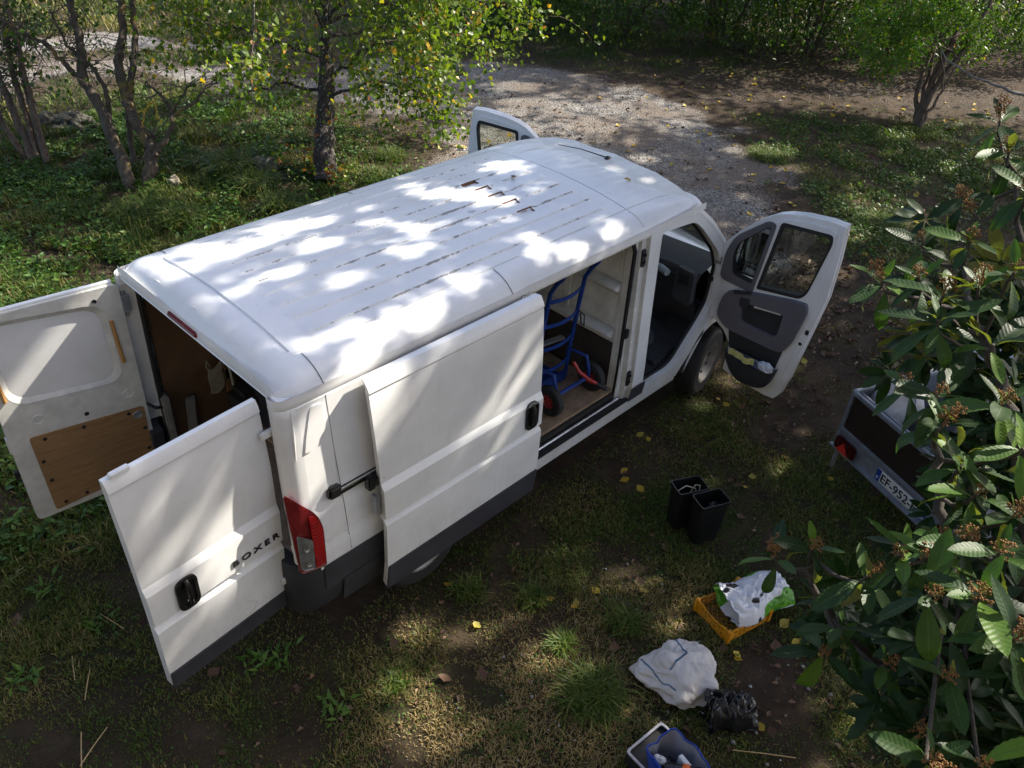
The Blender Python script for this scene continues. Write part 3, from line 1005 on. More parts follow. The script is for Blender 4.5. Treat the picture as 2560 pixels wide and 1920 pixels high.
# cab inside
dash = []
for x, z in ((4.66, 1.32), (4.40, 1.34), (4.26, 1.30), (4.21, 1.22), (4.23, 1.05), (4.30, 0.85), (4.45, 0.60)):
    dash.append([(x - 0.03*math.cos(t*3), t*0.86, z) for t in lin(-1, 1, 13)])
db = MB().grid(dash, flip=True).build('dashboard', M_DASH, van, 40)
MB().box((4.23, -0.42, 1.17), (0.08, 0.52, 0.13)).build('glovebox_shelf', M_CABDARK, db, bevel=0.02)
MB().plate(rounded([(-0.85, 1.00), (-0.66, 1.02), (-0.66, 1.34), (-0.85, 1.33)], 0.04), [], lambda a, b, t: (4.19+t+(1.3-b)*0.03, a, b), 0.0, 0.06).build('dash_end', M_DASH, db, 30)
vt = MB()
for k in range(5):
    vt.box((4.185, -0.755, 1.20+k*0.022), (0.012, 0.10, 0.012))
vt.build('air_vent', M_CABDARK, db, 0)
MB().lathe([(0.185, -0.012), (0.197, 0), (0.185, 0.012), (0.173, 0), (0.185, -0.012)], (4.05, 0.42, 1.22), R=Matrix.Rotation(-0.9, 3, 'Y'), n=24).build('steering_wheel', M_CABDARK, db)
MB().box((3.85, 0, 0.545), (1.15, 1.78, 0.03)).build('cab_floor', M_CABDARK, van)
MB().box((4.40, 0, 0.75), (0.03, 1.75, 0.45)).build('footwell_wall', M_CABDARK, van)
MB().slab([[(3.78, y, 0.56) for y in lin(-0.86, -0.45, 4)], [(4.3, y, 0.58) for y in lin(-0.86, -0.45, 4)]],
          [[(3.78, y, 0.60) for y in lin(-0.86, -0.45, 4)], [(4.3, y, 0.66) for y in lin(-0.86, -0.45, 4)]]).build('floor_mat', M_SEAT, van)
for yc in (-0.45, 0.45):
    MB().box((3.56, yc, 0.86), (0.42, 0.50 if yc > 0 else 0.78, 0.16)).build('seat_cushion', M_SEAT, van, bevel=0.04)
    MB().box((3.36, yc, 1.25), (0.13, 0.50 if yc > 0 else 0.78, 0.68), rot=Matrix.Rotation(-0.15, 3, 'Y')).build('seat_back', M_SEAT, van, bevel=0.04)
    MB().box((3.56, yc, 0.67), (0.40, 0.40, 0.23)).build('seat_base', M_CABDARK, van)

# load space
MB().box((1.65, 0, 0.605), (3.02, 1.76, 0.03)).build('load_floor', M_FLOORPLY, van)
MB().box((1.65, 0, 0.50), (3.1, 1.80, 0.17)).build('floor_frame', M_UNDER, van)
MB().box((2.6, 0, 0.44), (5.0, 1.2, 0.12)).build('chassis', M_UNDER, van)
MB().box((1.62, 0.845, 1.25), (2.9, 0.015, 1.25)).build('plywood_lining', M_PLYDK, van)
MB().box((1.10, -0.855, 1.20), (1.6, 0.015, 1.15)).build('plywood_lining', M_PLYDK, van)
MB().box((0.66, 0.825, 1.25), (0.07, 0.03, 1.2)).build('wall_batten', M_PLY, van)
MB().box((0.95, 0.825, 1.05), (0.9, 0.03, 0.08)).build('wall_batten', M_PLY, van)
MB().box((0.165, -0.83, 1.20), (0.03, 0.05, 1.1)).build('tool_board', M_PLY, van, bevel=0.003)
MB().box((0.30, -0.70, 1.62), (0.36, 0.22, 0.02)).build('shelf_board', M_PLY, van, bevel=0.003)
for s in (-1, 1):
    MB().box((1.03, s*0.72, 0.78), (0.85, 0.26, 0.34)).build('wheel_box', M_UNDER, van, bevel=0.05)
MB().box((0.14, 0.80, 0.85), (0.05, 0.09, 0.5)).build('pillar_return', M_DULL, van, bevel=0.01)
# bulkhead behind the cab with pressed fields and ledges
blk = MB().box((3.215, 0, 1.32), (0.02, 1.74, 1.42))
bulk = blk.build('bulkhead', M_BLKHD, van)
for y0 in (-0.56, 0.0, 0.56):
    for z0, h in ((1.77, 0.34), (1.34, 0.30)):
        MB().box((3.197, y0, z0), (0.03, 0.42, h)).build('pressed_field', M_BLKHD, bulk, bevel=0.014)
for y0 in (-0.285, 0.285):
    MB().tube([(3.19, y0, 1.15), (3.19, y0, 1.97)], 0.018, 6).build('stiffener', M_BLKHD, bulk)
for z0 in (1.555, 1.13):
    MB().slab([[(3.205, y, z0+0.03) for y in lin(-0.80, 0.86, 3)], [(3.10, y, z0+0.01) for y in lin(-0.80, 0.86, 3)]],
              [[(3.205, y, z0-0.05) for y in lin(-0.80, 0.86, 3)], [(3.11, y, z0-0.02) for y in lin(-0.80, 0.86, 3)]]).build('ledge', M_BLKHD, bulk, bevel=0.008)
MB().box((3.19, -0.10, 0.82), (0.02, 1.45, 0.40)).build('kick_board', simple('dark_brown_board', (0.05, 0.04, 0.032), 0.8, var=0.3), bulk)
MB().plate(rounded([(-0.90, 1.24), (-0.86, 1.1), (-0.86, 0.75), (-0.82, 0.75), (-0.82, 1.12)], 0.01), [], lambda a, b, t: (3.18+t, a, b), 0, 0.02).build('edge_trim', M_BLKHD, bulk)
MB().box((3.19, -0.84, 1.3), (0.05, 0.07, 1.42)).build('bulkhead_side', M_BLKHD, bulk, bevel=0.01)


# wheels
def wheel(x, y, s, steer=0.0):
    R0 = 0.335
    piv = empty('wheel', (x, y, R0))
    piv.parent = van
    piv.rotation_euler = (0, 0, steer)
    mb = MB()
    prof = [(0.20, -0.10), (0.30, -0.105), (0.328, -0.09), (0.335, -0.06), (0.335, 0.06), (0.328, 0.09), (0.30, 0.105), (0.20, 0.10), (0.19, 0.0), (0.20, -0.10)]
    mb.lathe(prof, (0, 0, 0), 'Y', 40)
    mb.build('tyre', M_TYRE, piv, 30)
    tr = MB()
    for k in range(56):
        a = 2*PI*k/56
        for w, o in ((-0.06, 0), (-0.02, 0.5), (0.02, 0), (0.06, 0.5)):
            b = a + o*2*PI/56
            tr.box((0.337*math.cos(b), w, 0.337*math.sin(b)), (0.010, 0.034, 0.026), rot=Matrix.Rotation(-b, 3, 'Y'))
    tr.build('tread', M_TYRE, piv, 0)
    rm = MB().lathe([(0.0, 0.055), (0.05, 0.06), (0.06, 0.03), (0.12, 0.035), (0.165, 0.055), (0.19, 0.095), (0.208, 0.102), (0.205, 0.08), (0.19, 0.04)], (0, 0, 0), 'Y', 32)
    if s < 0:
        rm.v = [(a, -b, c) for a, b, c in rm.v]
    rm.build('rim', M_RIM, piv, 40)
    for k in range(9):
        a = 2*PI*k/9
        h = MB().lathe([(0.0, 0.0), (0.018, 0.0)], (0.145*math.cos(a), s*0.052, 0.145*math.sin(a)), 'Y', 10)
        h.build('rim_hole', M_BLACK, piv, 0)


wheel(1.02, -0.865, -1)
wheel(1.02, 0.865, 1)
wheel(4.50, -0.905, -1, 0.17)
wheel(4.50, 0.865, 1, 0.17)
for s in (-1, 1):
    for xc in (1.02, 4.50):
        MB().grid([[(xc+0.40*math.cos(a), y, 0.36+0.40*math.sin(a)) for a in lin(0.0, PI, 13)] for y in (s*0.94, s*0.60)]).build('arch_liner', M_UNDER, van, 40)
MB().tube([(1.02, -0.8, 0.335), (1.02, 0.8, 0.335)], 0.05, 8).build('rear_axle', M_UNDER, van)
MB().tube([(4.50, -0.8, 0.335), (4.50, 0.8, 0.335)], 0.05, 8).build('front_axle', M_UNDER, van)

# sliding door, pushed back along the quarter panel
sld = empty('sliding_door', (0, 0, 0))
sld.parent = van


def yslide(z):
    base = 1.075 - 0.04*(z-1.2)
    o = interp(z, [(0.40, 0.004), (0.60, 0.008), (0.93, 0.020), (0.955, 0.018), (0.985, -0.008), (1.0, -0.010), (1.008, 0.016), (1.235, 0.018), (1.285, -0.006), (1.6, 0.002), (1.95, -0.002), (1.962, -0.007), (1.972, 0.004), (2.0, -0.004), (2.045, -0.03)])
    return base + o


ZS = [0.43, 0.50, 0.58, 0.60, 0.75, 0.93, 0.955, 0.985, 1.0, 1.008, 1.12, 1.235, 1.285, 1.4, 1.6, 1.8, 1.95, 1.958, 1.966, 1.974, 2.0, 2.025, 2.045]
xf = lambda z: interp(z, [(0.4, 1.955), (0.6, 1.985), (1.2, 2.0), (2.05, 1.965)])
xr_ = lambda z: interp(z, [(0.4, 0.55), (0.6, 0.575), (1.2, 0.58), (2.05, 0.53)])
A = [[(x, -yslide(z), z) for x in lin(xr_(z), xf(z), 14)] for z in ZS]
B = [[(x, -(yslide(z)-0.045), z) for x in lin(xr_(z)+0.01, xf(z)-0.01, 14)] for z in ZS]
MB().slab(A, B).build('door_skin', M_WHITE, sld, 22, bevel=0.0)
ZC = [0.405, 0.42, 0.57, 0.592]
A = [[(x, -(yslide(z)+0.012), z) for x in lin(xr_(z)+0.004, xf(z)-0.004, 8)] for z in ZC]
B = [[(x, -(yslide(z)-0.02), z) for x in lin(xr_(z)+0.004, xf(z)-0.004, 8)] for z in ZC]
MB().slab(A, B).build('door_cladding', M_PLASTIC, sld, 22, bevel=0.004)
MB().tube([(0.56, -1.10, 0.405), (1.95, -1.10, 0.405)], 0.007, 6).build('door_bottom_lip', simple('cream_seam_sealer', (0.62, 0.58, 0.45), 0.5), sld)


def handle(parent, fn, a0, a1, b0, b1):
    """round-cornered black handle cup with an upright grip; fn(a, b, t) -> point"""
    o = rounded([(a0, b0), (a1, b0), (a1, b1), (a0, b1)], 0.055, 5)
    i = rounded([(a0+0.02, b0+0.02), (a1-0.02, b0+0.02), (a1-0.02, b1-0.02), (a0+0.02, b1-0.02)], 0.045, 5)
    h = MB().plate(o, [i], fn, 0.0, 0.014).build('door_handle', M_GLOSSBLK, parent, 40, bevel=0.004)
    MB().plate(i, [], fn, -0.03, -0.026).plate(i, [], fn, 0.0005, 0.003).build('handle_cup', M_GLOSSBLK, parent, 40)
    am = (a0+a1)/2
    g = MB()
    pts = [fn(am, b0+0.035, 0.004), fn(am, b0+0.06, 0.028), fn(am, (b0+b1)/2, 0.034), fn(am, b1-0.05, 0.028), fn(am, b1-0.02, 0.006)]
    g.tube(pts, [0.014, 0.016, 0.016, 0.016, 0.014], 8).build('handle_grip', M_GLOSSBLK, parent, 40)
    MB().lathe([(0, 0.005), (0.012, 0.004), (0.014, 0.0)], fn(am, b0+0.05, 0.004), 'Y', 12).build('key_lock', M_CHROME, parent)


handle(sld, lambda a, b, t: (a, -(yslide(b)+t), b), 1.82, 1.945, 1.03, 1.255)
MB().box((0.545, -1.045, 1.12), (0.02, 0.05, 0.16)).build('door_catch', M_STEEL, sld, bevel=0.004)


# rear doors
def rear_door(hx, hy, e, sgn, name, width, z0, z1):
    """door root at the hinge line: local X runs along the door, local Y (times sgn) to its outside"""
    r = empty(name, (hx, hy, 0), math.atan2(e[1], e[0]))
    r.parent = van

    def prof(z, out):
        o = interp(z, [(0.5, 0.0), (0.60, 0.006), (0.92, 0.018), (0.945, 0.017), (0.98, -0.008), (0.995, -0.010), (1.008, 0.015), (1.24, 0.016), (1.29, -0.006), (1.6, 0.006), (1.95, -0.004), (1.972, -0.009), (1.985, 0.002), (2.02, -0.004), (z1, -0.02)])
        return (o if out else -0.05)
    zs = [z0, 0.58, 0.60, 0.76, 0.92, 0.945, 0.98, 0.995, 1.008, 1.12, 1.24, 1.29, 1.45, 1.6, 1.78, 1.95, 1.966, 1.974, 1.985, 2.02, z1]
    ss = lambda z: lin(interp(z, [(0.5, 0.02), (1.3, 0.0), (z1, 0.03)]), width + interp(z, [(0.5, -0.02), (1.2, -0.01), (z1, 0.02)]), 12)
    A = [[(s, sgn*prof(z, True), z) for s in ss(z)] for z in zs]
    B = [[(s, sgn*prof(z, False), z) for s in ss(z)] for z in zs]
    MB().slab(A, B).build('door_skin', M_WHITE, r, 22)
    A = [[(s, sgn*(0.016), z) for s in lin(0.03, width-0.025, 6)] for z in (z0-0.02, z0, 0.575)]
    B = [[(s, sgn*(-0.02), z) for s in lin(0.03, width-0.025, 6)] for z in (z0-0.02, z0, 0.575)]
    MB().slab(A, B).build('door_cladding', M_PLASTIC, r, 22)
    MB().tube([(0.03, sgn*-0.06, z0+0.04), (0.03, sgn*-0.06, z1-0.08)], 0.012, 6).build('door_edge_seal', M_BLACK, r)
    return r


rdr = rear_door(0.03, -0.80, (-0.85, -0.08), 1, 'rear_door', 0.865, 0.47, 2.055)
handle(rdr, lambda a, b, t: (a, (0.016+t), b), 0.575, 0.705, 0.99, 1.225)
# lettering of the model name, as on the photographed van
fc = bpy.data.curves.new('lettering', 'FONT')
fc.body = 'BOXER'
fc.size = 0.072
fc.extrude = 0.003
fc.offset = 0.0008
fc.space_character = 1.42
lt = bpy.data.objects.new('lettering', fc)
COL.objects.link(lt)
fc.materials.append(M_BLACK)
lt.parent = rdr
lt.rotation_euler = (PI/2, 0, PI)
lt.location = (0.355, 0.021, 1.06)
lt.scale = (1.12, 0.82, 1.0)
lt = to_mesh(lt)
for z in (0.68, 1.84):
    hb = MB().box((0.0, 0.022, z), (0.12, 0.026, 0.05)).box((-0.06, 0.095, z), (0.03, 0.07, 0.14)).box((-0.04, 0.055, z), (0.05, 0.05, 0.045))
    hh = hb.build('hinge', M_WHITE, rdr, bevel=0.007)
    MB().lathe([(0.0, 0.018), (0.013, 0.018), (0.022, 0.012), (0.022, 0.0)], (-0.05, 0.095, z+0.025), 'X', 12).build('hinge_bolt', M_INNER, rdr)
MB().box((0.80, -0.02, 2.068), (0.10, 0.03, 0.03)).build('top_latch', M_WHITE, rdr, bevel=0.005)
MB().tube([(0.30, 0.0135, 0.72), (0.24, 0.0135, 0.66), (0.27, 0.0135, 0.61), (0.33, 0.0135, 0.60)], 0.0012, 4).build('scuff', simple('rust_stain', (0.45, 0.36, 0.24), 0.7), rdr)

rdl = rear_door(0.03, 0.88, (-0.83, 0.10), -1, 'rear_door', 0.86, 0.45, 2.055)
inn = lambda a, b, t: (a, (0.05+t), b)     # the inside face of the left door
fldo = rounded([(0.10, 1.33), (0.11, 1.93), (0.80, 2.0), (0.79, 1.40)], 0.13, 6)
fldi = rounded([(0.135, 1.36), (0.145, 1.90), (0.77, 1.965), (0.76, 1.43)], 0.12, 6)
frame_o = rounded([(0.0, 0.47), (0.0, 2.04), (0.87, 2.045), (0.855, 0.45)], 0.05)
inner = MB().plate(frame_o, [fldo], inn, 0.0, 0.022).build('inner_frame', M_INNER, rdl, 40, bevel=0.006)
bev = MB()
n_ = len(fldo)
for k in range(n_):
    a, b, c, d = fldo[k], fldo[(k+1) % n_], fldi[(k+1) % n_], fldi[k]
    bev.add([inn(*a, 0.0225), inn(*b, 0.0225), inn(*c, 0.003), inn(*d, 0.003)], [(0, 1, 2, 3)])
bev.build('recess_slope', M_INNER, rdl, 60)
ply = MB().plate(rounded([(0.035, 0.56), (0.025, 1.085), (0.745, 1.135), (0.73, 0.49)], 0.025), [], inn, 0.0225, 0.030).build('plywood_panel', M_PLY, rdl, 30)
for a, b in ((0.13, 1.06), (0.42, 1.08), (0.66, 1.09), (0.05, 0.90), (0.055, 0.72), (0.71, 0.92), (0.70, 0.75), (0.66, 0.53), (0.52, 0.54)):
    MB().lathe([(0.0, 0.0), (0.012, 0.0), (0.014, -0.001)], inn(a, b, 0.0312), 'Y', 12).build('panel_clip', M_BLACK, rdl)
MB().lathe([(0.0, 0.0), (0.016, 0.0), (0.030, 0.004), (0.032, 0.0)], inn(0.075, 1.03, 0.0315), 'Y', 16).build('finger_hole', M_STEEL, rdl)
for a0, b0, a1, b1 in ((0.093, 1.80, 0.078, 1.47), (0.815, 1.79, 0.80, 1.45)):
    MB().tube([inn(a0, b0, 0.026), inn(a1, b1, 0.026)], 0.014, 6).build('sealer_strip', M_SEALER, rdl)
for a, b in ((0.10, 1.22), (0.66, 1.25)):
    MB().lathe([(0.0, 0.001), (0.030, 0.001), (0.034, 0.004), (0.037, 0.0)], inn(a, b, 0.0225), 'Y', 18).build('blanking_plug', M_INNER, rdl)
for a, b in ((0.16, 1.96), (0.38, 1.17)):
    MB().lathe([(0.0, 0.0), (0.010, 0.0), (0.014, 0.003), (0.016, 0.0)], inn(a, b, 0.0235), 'Y', 12).build('small_hole', M_BLACK, rdl)
MB().box((0.845, 0.035, 1.10), (0.05, 0.06, 0.14)).build('lock_case', M_INNER, rdl, bevel=0.01)
MB().box((0.875, 0.04, 0.86), (0.03, 0.03, 0.06)).build('lock_pin', M_BLACK, rdl, bevel=0.004)
MB().box((0.40, 0.06, 0.47), (0.05, 0.03, 0.05)).build('bottom_catch', M_STEEL, rdl, bevel=0.004)
for z in (0.70, 1.88):
    MB().box((-0.02, 0.045, z), (0.06, 0.05, 0.12)).lathe([(0.016, -0.09), (0.016, 0.09)], (-0.02, 0.05, z), 'Z', 10).build('hinge', M_STEEL, rdl, bevel=0.004)
MB().tube([(0.02, 0.05, 1.10), (-0.05, 0.09, 1.04), (-0.12, 0.06, 1.0)], 0.012, 6).build('check_strap', M_BLACK, rdl)


# front doors
def front_door(hx, hy, e, m):
    """m = 1 on the right side, -1 on the left; local X along the door, local Y*m to its outside"""
    r = empty('front_door', (hx, hy, 0), math.atan2(e[1], e[0]))
    r.parent = van
    fn = lambda a, b, t: (a, m*(t + 0.06*(b-1.2)), b)
    OUT = [(-0.03, 0.92), (-0.05, 1.05), (-0.06, 1.34), (-0.085, 1.49), (-0.05, 1.57), (0.06, 1.72), (0.235, 1.90), (0.33, 1.965), (0.42, 2.0), (0.55, 2.03), (0.76, 2.05), (0.89, 2.045), (0.915, 1.76), (0.925, 1.42), (0.875, 0.96), (0.83, 0.57), (0.80, 0.42), (0.76, 0.355), (0.67, 0.35), (0.32, 0.40), (0.24, 0.43), (0.235, 0.70), (0.15, 0.805)]
    WIN = rounded([(0.345, 1.305), (0.40, 1.925), (0.82, 1.955), (0.835, 1.88), (0.765, 1.42), (0.72, 1.355)], [0.02, 0.03, 0.05, 0.05, 0.09, 0.06])
    QWN = rounded([(0.10, 1.345), (0.295, 1.32), (0.335, 1.86), (0.30, 1.86), (0.085, 1.64), (0.065, 1.52)], [0.05, 0.03, 0.03, 0.02, 0.05, 0.05])
    MB().plate(OUT, [WIN, QWN], fn, 0.0, 0.045).build('door_frame', M_WHITE, r, 30, bevel=0.004)
    OUT2 = [(a*0.985+0.02, b) for a, b in OUT]
    WIN2 = rounded([(0.33, 1.29), (0.385, 1.94), (0.835, 1.97), (0.85, 1.88), (0.78, 1.40), (0.73, 1.335)], 0.04)
    QWN2 = rounded([(0.085, 1.33), (0.31, 1.305), (0.35, 1.875), (0.29, 1.875), (0.07, 1.65), (0.05, 1.52)], 0.03)
    MB().plate(OUT2, [WIN2, QWN2], fn, 0.0455, 0.10).build('outer_skin', M_WHITE, r, 30, bevel=0.004)
    # raised inner return round the frame
    INN = [(0.10, 1.02), (0.03, 1.30), (0.0, 1.50), (0.10, 1.67), (0.26, 1.85), (0.42, 1.955), (0.60, 1.99), (0.78, 2.0), (0.845, 1.97), (0.86, 1.76), (0.87, 1.42), (0.82, 0.98), (0.765, 0.55), (0.73, 0.44), (0.66, 0.40), (0.36, 0.44), (0.285, 0.48), (0.275, 0.72), (0.18, 0.85)]
    MB().plate(INN, [WIN, QWN], fn, -0.014, -0.0005).build('inner_frame', M_WHITE, r, 30, bevel=0.004)

    def shrink(poly, d):
        c = Vector((sum(p[0] for p in poly)/len(poly), sum(p[1] for p in poly)/len(poly)))
        return [tuple(c + (Vector(p)-c)*(1-d)) for p in poly]
    MB().plate(shrink(WIN, -0.012), [shrink(WIN, 0.085)], fn, -0.019, 0.03).build('window_seal', M_BLACK, r, 30)
    MB().plate(shrink(WIN, 0.05), [], fn, 0.028, 0.032).build('window_glass', M_GLASS, r, 30)
    MB().plate(rounded([(0.0, 1.28), (0.32, 1.255), (0.365, 1.90), (0.29, 1.905), (0.05, 1.69), (0.0, 1.53)], [0.06, 0.02, 0.04, 0.05, 0.06, 0.06]), [shrink(QWN, 0.02)], fn, -0.026, -0.0145).build('quarter_trim', M_CABGREY, r, 30, bevel=0.005)
    MB().plate(shrink(QWN, 0.0), [], fn, 0.03, 0.034).build('quarter_glass', M_GLASS, r, 30)
    MB().plate(shrink(QWN, -0.02), [shrink(QWN, 0.09)], fn, -0.012, 0.03).build('quarter_seal', M_BLACK, r, 30)
    # mirror standing outside the quarter window
    mr = MB().plate(rounded([(0.06, 1.30), (0.30, 1.30), (0.31, 1.72), (0.08, 1.72)], 0.06), [], lambda a, b, t: fn(a, b, 0.14+t), 0.0, 0.10)
    mirror = mr.build('door_mirror', M_GLOSSBLK, r, 40, bevel=0.02)
    MB().plate(rounded([(0.085, 1.44), (0.28, 1.44), (0.285, 1.69), (0.10, 1.69)], 0.04), [], lambda a, b, t: fn(a, b, 0.134+t+0.06*(a-0.18)), 0.0, 0.004).build('mirror_glass', M_MIRROR, r, 30)
    MB().plate(rounded([(0.085, 1.33), (0.28, 1.33), (0.28, 1.42), (0.085, 1.42)], 0.03), [], lambda a, b, t: fn(a, b, 0.134+t), 0.0, 0.004).build('lower_mirror_glass', M_MIRROR, r, 30)
    MB().box(fn(0.10, 1.36, 0.12), (0.10, 0.08, 0.10)).build('mirror_arm', M_GLOSSBLK, r, bevel=0.02)
    # padded inner panel with a recess
    PAN = rounded([(0.10, 1.20), (0.34, 1.27), (0.70, 1.335), (0.80, 1.34), (0.825, 1.26), (0.775, 0.95), (0.72, 0.845), (0.62, 0.84), (0.19, 0.865), (0.075, 0.95), (0.07, 1.05)], [0.06, 0.05, 0.04, 0.03, 0.05, 0.06, 0.07, 0.05, 0.07, 0.06, 0.06])
    REC = rounded([(0.265, 1.16), (0.645, 1.19), (0.64, 0.98), (0.60, 0.955), (0.30, 0.975)], [0.03, 0.03, 0.04, 0.03, 0.04])
    pan = MB().plate(PAN, [REC], fn, -0.062, -0.0145).build('door_card', M_CABGREY, r, 40, bevel=0.012)
    MB().plate(REC, [], fn, -0.024, -0.016).build('card_recess', M_CABDARK, r, 30)
    MB().plate(rounded([(0.245, 1.20), (0.335, 1.215), (0.335, 1.12), (0.25, 1.12)], 0.02), [], fn, -0.067, -0.03).build('inner_handle', M_CABDARK, r, bevel=0.005)
    MB().tube([fn(0.38, 1.155, -0.05), fn(0.62, 1.178, -0.05)], 0.009, 6).build('grab_strip', M_INNER, r)
    MB().plate(rounded([(0.17, 1.245), (0.33, 1.285), (0.33, 1.255), (0.18, 1.21)], 0.01), [], fn, -0.07, -0.06).build('switch_plate', M_CABDARK, r, bevel=0.003)
    MB().plate([(0.20, 0.86), (0.72, 0.85), (0.70, 0.66), (0.25, 0.68)], [], fn, -0.022, -0.0145).build('lower_card', M_CABDARK, r)
    # bulging pocket
    po = [(0.235, 0.70), (0.73, 0.69), (0.72, 0.60), (0.69, 0.475), (0.60, 0.435), (0.42, 0.435), (0.33, 0.50), (0.25, 0.62)]
    ctr = (0.49, 0.60)
    pk = MB()
    rings = []
    for k, (f, t) in enumerate(((1.0, -0.0145), (0.985, -0.06), (0.95, -0.10), (0.85, -0.125), (0.5, -0.132))):
        rings.append([fn(ctr[0]+(a-ctr[0])*f, ctr[1]+(b-ctr[1])*f + (0.0 if b < 0.65 else (0.70-b)*0), t) for a, b in rounded(po, 0.05)])
    for q in range(len(rings)-1):
        n = len(rings[q])
        for k in range(n):
            a, b = rings[q][k], rings[q][(k+1) % n]
            c, d = rings[q+1][(k+1) % n], rings[q+1][k]
            if min(a[2], b[2], c[2], d[2]) > 0.665:
                continue
            pk.add([a, b, c, d], [(0, 1, 2, 3)])
    pk.add(rings[-1], [tuple(range(len(rings[-1])))])
    pk.build('door_pocket', M_CABDARK, r, 40)
    MB().box(fn(0.86, 1.08, 0.01), (0.03, 0.03, 0.05)).build('door_lock', M_BLACK, r, bevel=0.004)
    MB().lathe([(0, 0), (0.016, 0)], fn(0.835, 0.96, -0.002*m if m > 0 else 0.002), 'Y', 12).build('lock_hole', M_BLACK, r)
    for z in (0.98, 1.42):
        MB().box(fn(-0.055, z, 0.02), (0.07, 0.05, 0.075)).lathe([(0.014, -0.05), (0.014, 0.05)], fn(-0.085, z, 0.02), 'Z', 10).build('hinge', M_STEEL, r, bevel=0.004)
    MB().box(fn(-0.06, 1.22, 0.02), (0.10, 0.03, 0.03)).build('check_strap', M_BLACK, r)
    return r


fdr = front_door(4.42, -0.97, (0.10, -0.875), 1)
fdl = front_door(4.36, 0.99, (-0.38, 0.92), -1)

# ------------------------------------------------------------------ things in and round the van
M_BLUE = simple('blue_enamel', (0.008, 0.040, 0.22), 0.42, var=0.2, scale=12)
M_REDP = simple('red_enamel', (0.42, 0.03, 0.028), 0.42, var=0.2, scale=12)
M_DULLRED = simple('faded_red_enamel', (0.28, 0.055, 0.05), 0.5, var=0.2, scale=12)
M_YWOOD = simple('yellow_timber', (0.50, 0.30, 0.09), 0.55, var=0.15)
M_TAN = simple('tan_cloth', (0.30, 0.265, 0.205), 0.9, var=0.2, scale=20)


def wheel_small(parent, c, axis, r, w):
    mb = MB().lathe([(r*0.45, -w*0.4), (r*0.8, -w*0.5), (r*0.97, -w*0.35), (r, 0), (r*0.97, w*0.35), (r*0.8, w*0.5), (r*0.45, w*0.4)], c, axis, 28)
    mb.build('tyre', M_TYRE, parent, 40)
    MB().lathe([(0.0, -w*0.3), (0.02, -w*0.32), (0.022, -w*0.15), (r*0.30, -w*0.12), (r*0.42, -w*0.34), (r*0.48, -w*0.30), (r*0.48, w*0.30), (r*0.3, w*0.12), (0, w*0.2)], c, axis, 24).build('wheel_hub', M_REDP, parent, 30)
    for k in range(7):
        a = 2*PI*k/7
        off = Vector((0, r*0.32*math.cos(a), r*0.32*math.sin(a))) if axis == 'X' else Vector((r*0.32*math.cos(a), 0, r*0.32*math.sin(a)))
        sgn = Vector((-w*0.19, 0, 0)) if axis == 'X' else Vector((0, -w*0.19, 0))
        MB().lathe([(0.0, 0), (r*0.075, 0)], Vector(c)+off+sgn, axis, 8).build('hub_slot', M_BLACK, parent, 0)


def hand_truck(name, loc, rz, mat, label, scale=1.0):
    """two curved rails, bowed rungs, loop handles, axle with pneumatic wheels, toe plate; local -Y is the wheel side"""
    t = empty(name, loc, rz, label, 'hand truck', 'hand trucks in the load space')
    t.scale = (scale,)*3
    hw = 0.20
    for s in (-1, 1):
        MB().tube([(s*hw, 0.10, 0.03), (s*hw, 0.09, 0.30), (s*hw, 0.05, 0.75), (s*hw, 0.02, 1.02), (s*hw, -0.03, 1.12), (s*hw, -0.09, 1.20), (s*hw, -0.10, 1.27), (s*hw, -0.05, 1.34), (s*hw, 0.03, 1.33)],
                  0.0175, 10).build('rail', mat, t, 50)
        MB().tube([(s*hw, 0.085, 0.32), (s*hw, -0.10, 0.34), (s*hw, -0.14, 0.22), (s*(hw+0.015), -0.13, 0.13)], 0.014, 8).build('axle_bracket', mat, t, 50)
        wheel_small(t, (s*0.255, -0.13, 0.132), 'X', 0.132, 0.075)
    for z, y in ((0.24, 0.09), (0.47, 0.075), (0.70, 0.055), (0.93, 0.035)):
        MB().slab([[(x, y - 0.045*(1-(x/hw)**2), z+0.016) for x in lin(-hw, hw, 9)], [(x, y - 0.045*(1-(x/hw)**2), z-0.016) for x in lin(-hw, hw, 9)]],
                  [[(x, y - 0.045*(1-(x/hw)**2)+0.008, z+0.016) for x in lin(-hw, hw, 9)], [(x, y - 0.045*(1-(x/hw)**2)+0.008, z-0.016) for x in lin(-hw, hw, 9)]]).build('rung', mat, t, 40)
    MB().tube([(-0.25, -0.13, 0.132), (0.25, -0.13, 0.132)], 0.011, 8).build('axle', mat, t)
    MB().tube([(-hw, -0.135, 0.15), (hw, -0.135, 0.15)], 0.016, 8).build('cross_tube', mat, t)
    MB().box((0, 0.22, 0.012), (0.42, 0.26, 0.010)).build('toe_plate', mat, t, bevel=0.003)
    MB().box((0, 0.10, 0.06), (0.40, 0.010, 0.10)).build('toe_upright', mat, t, bevel=0.002)
    return t


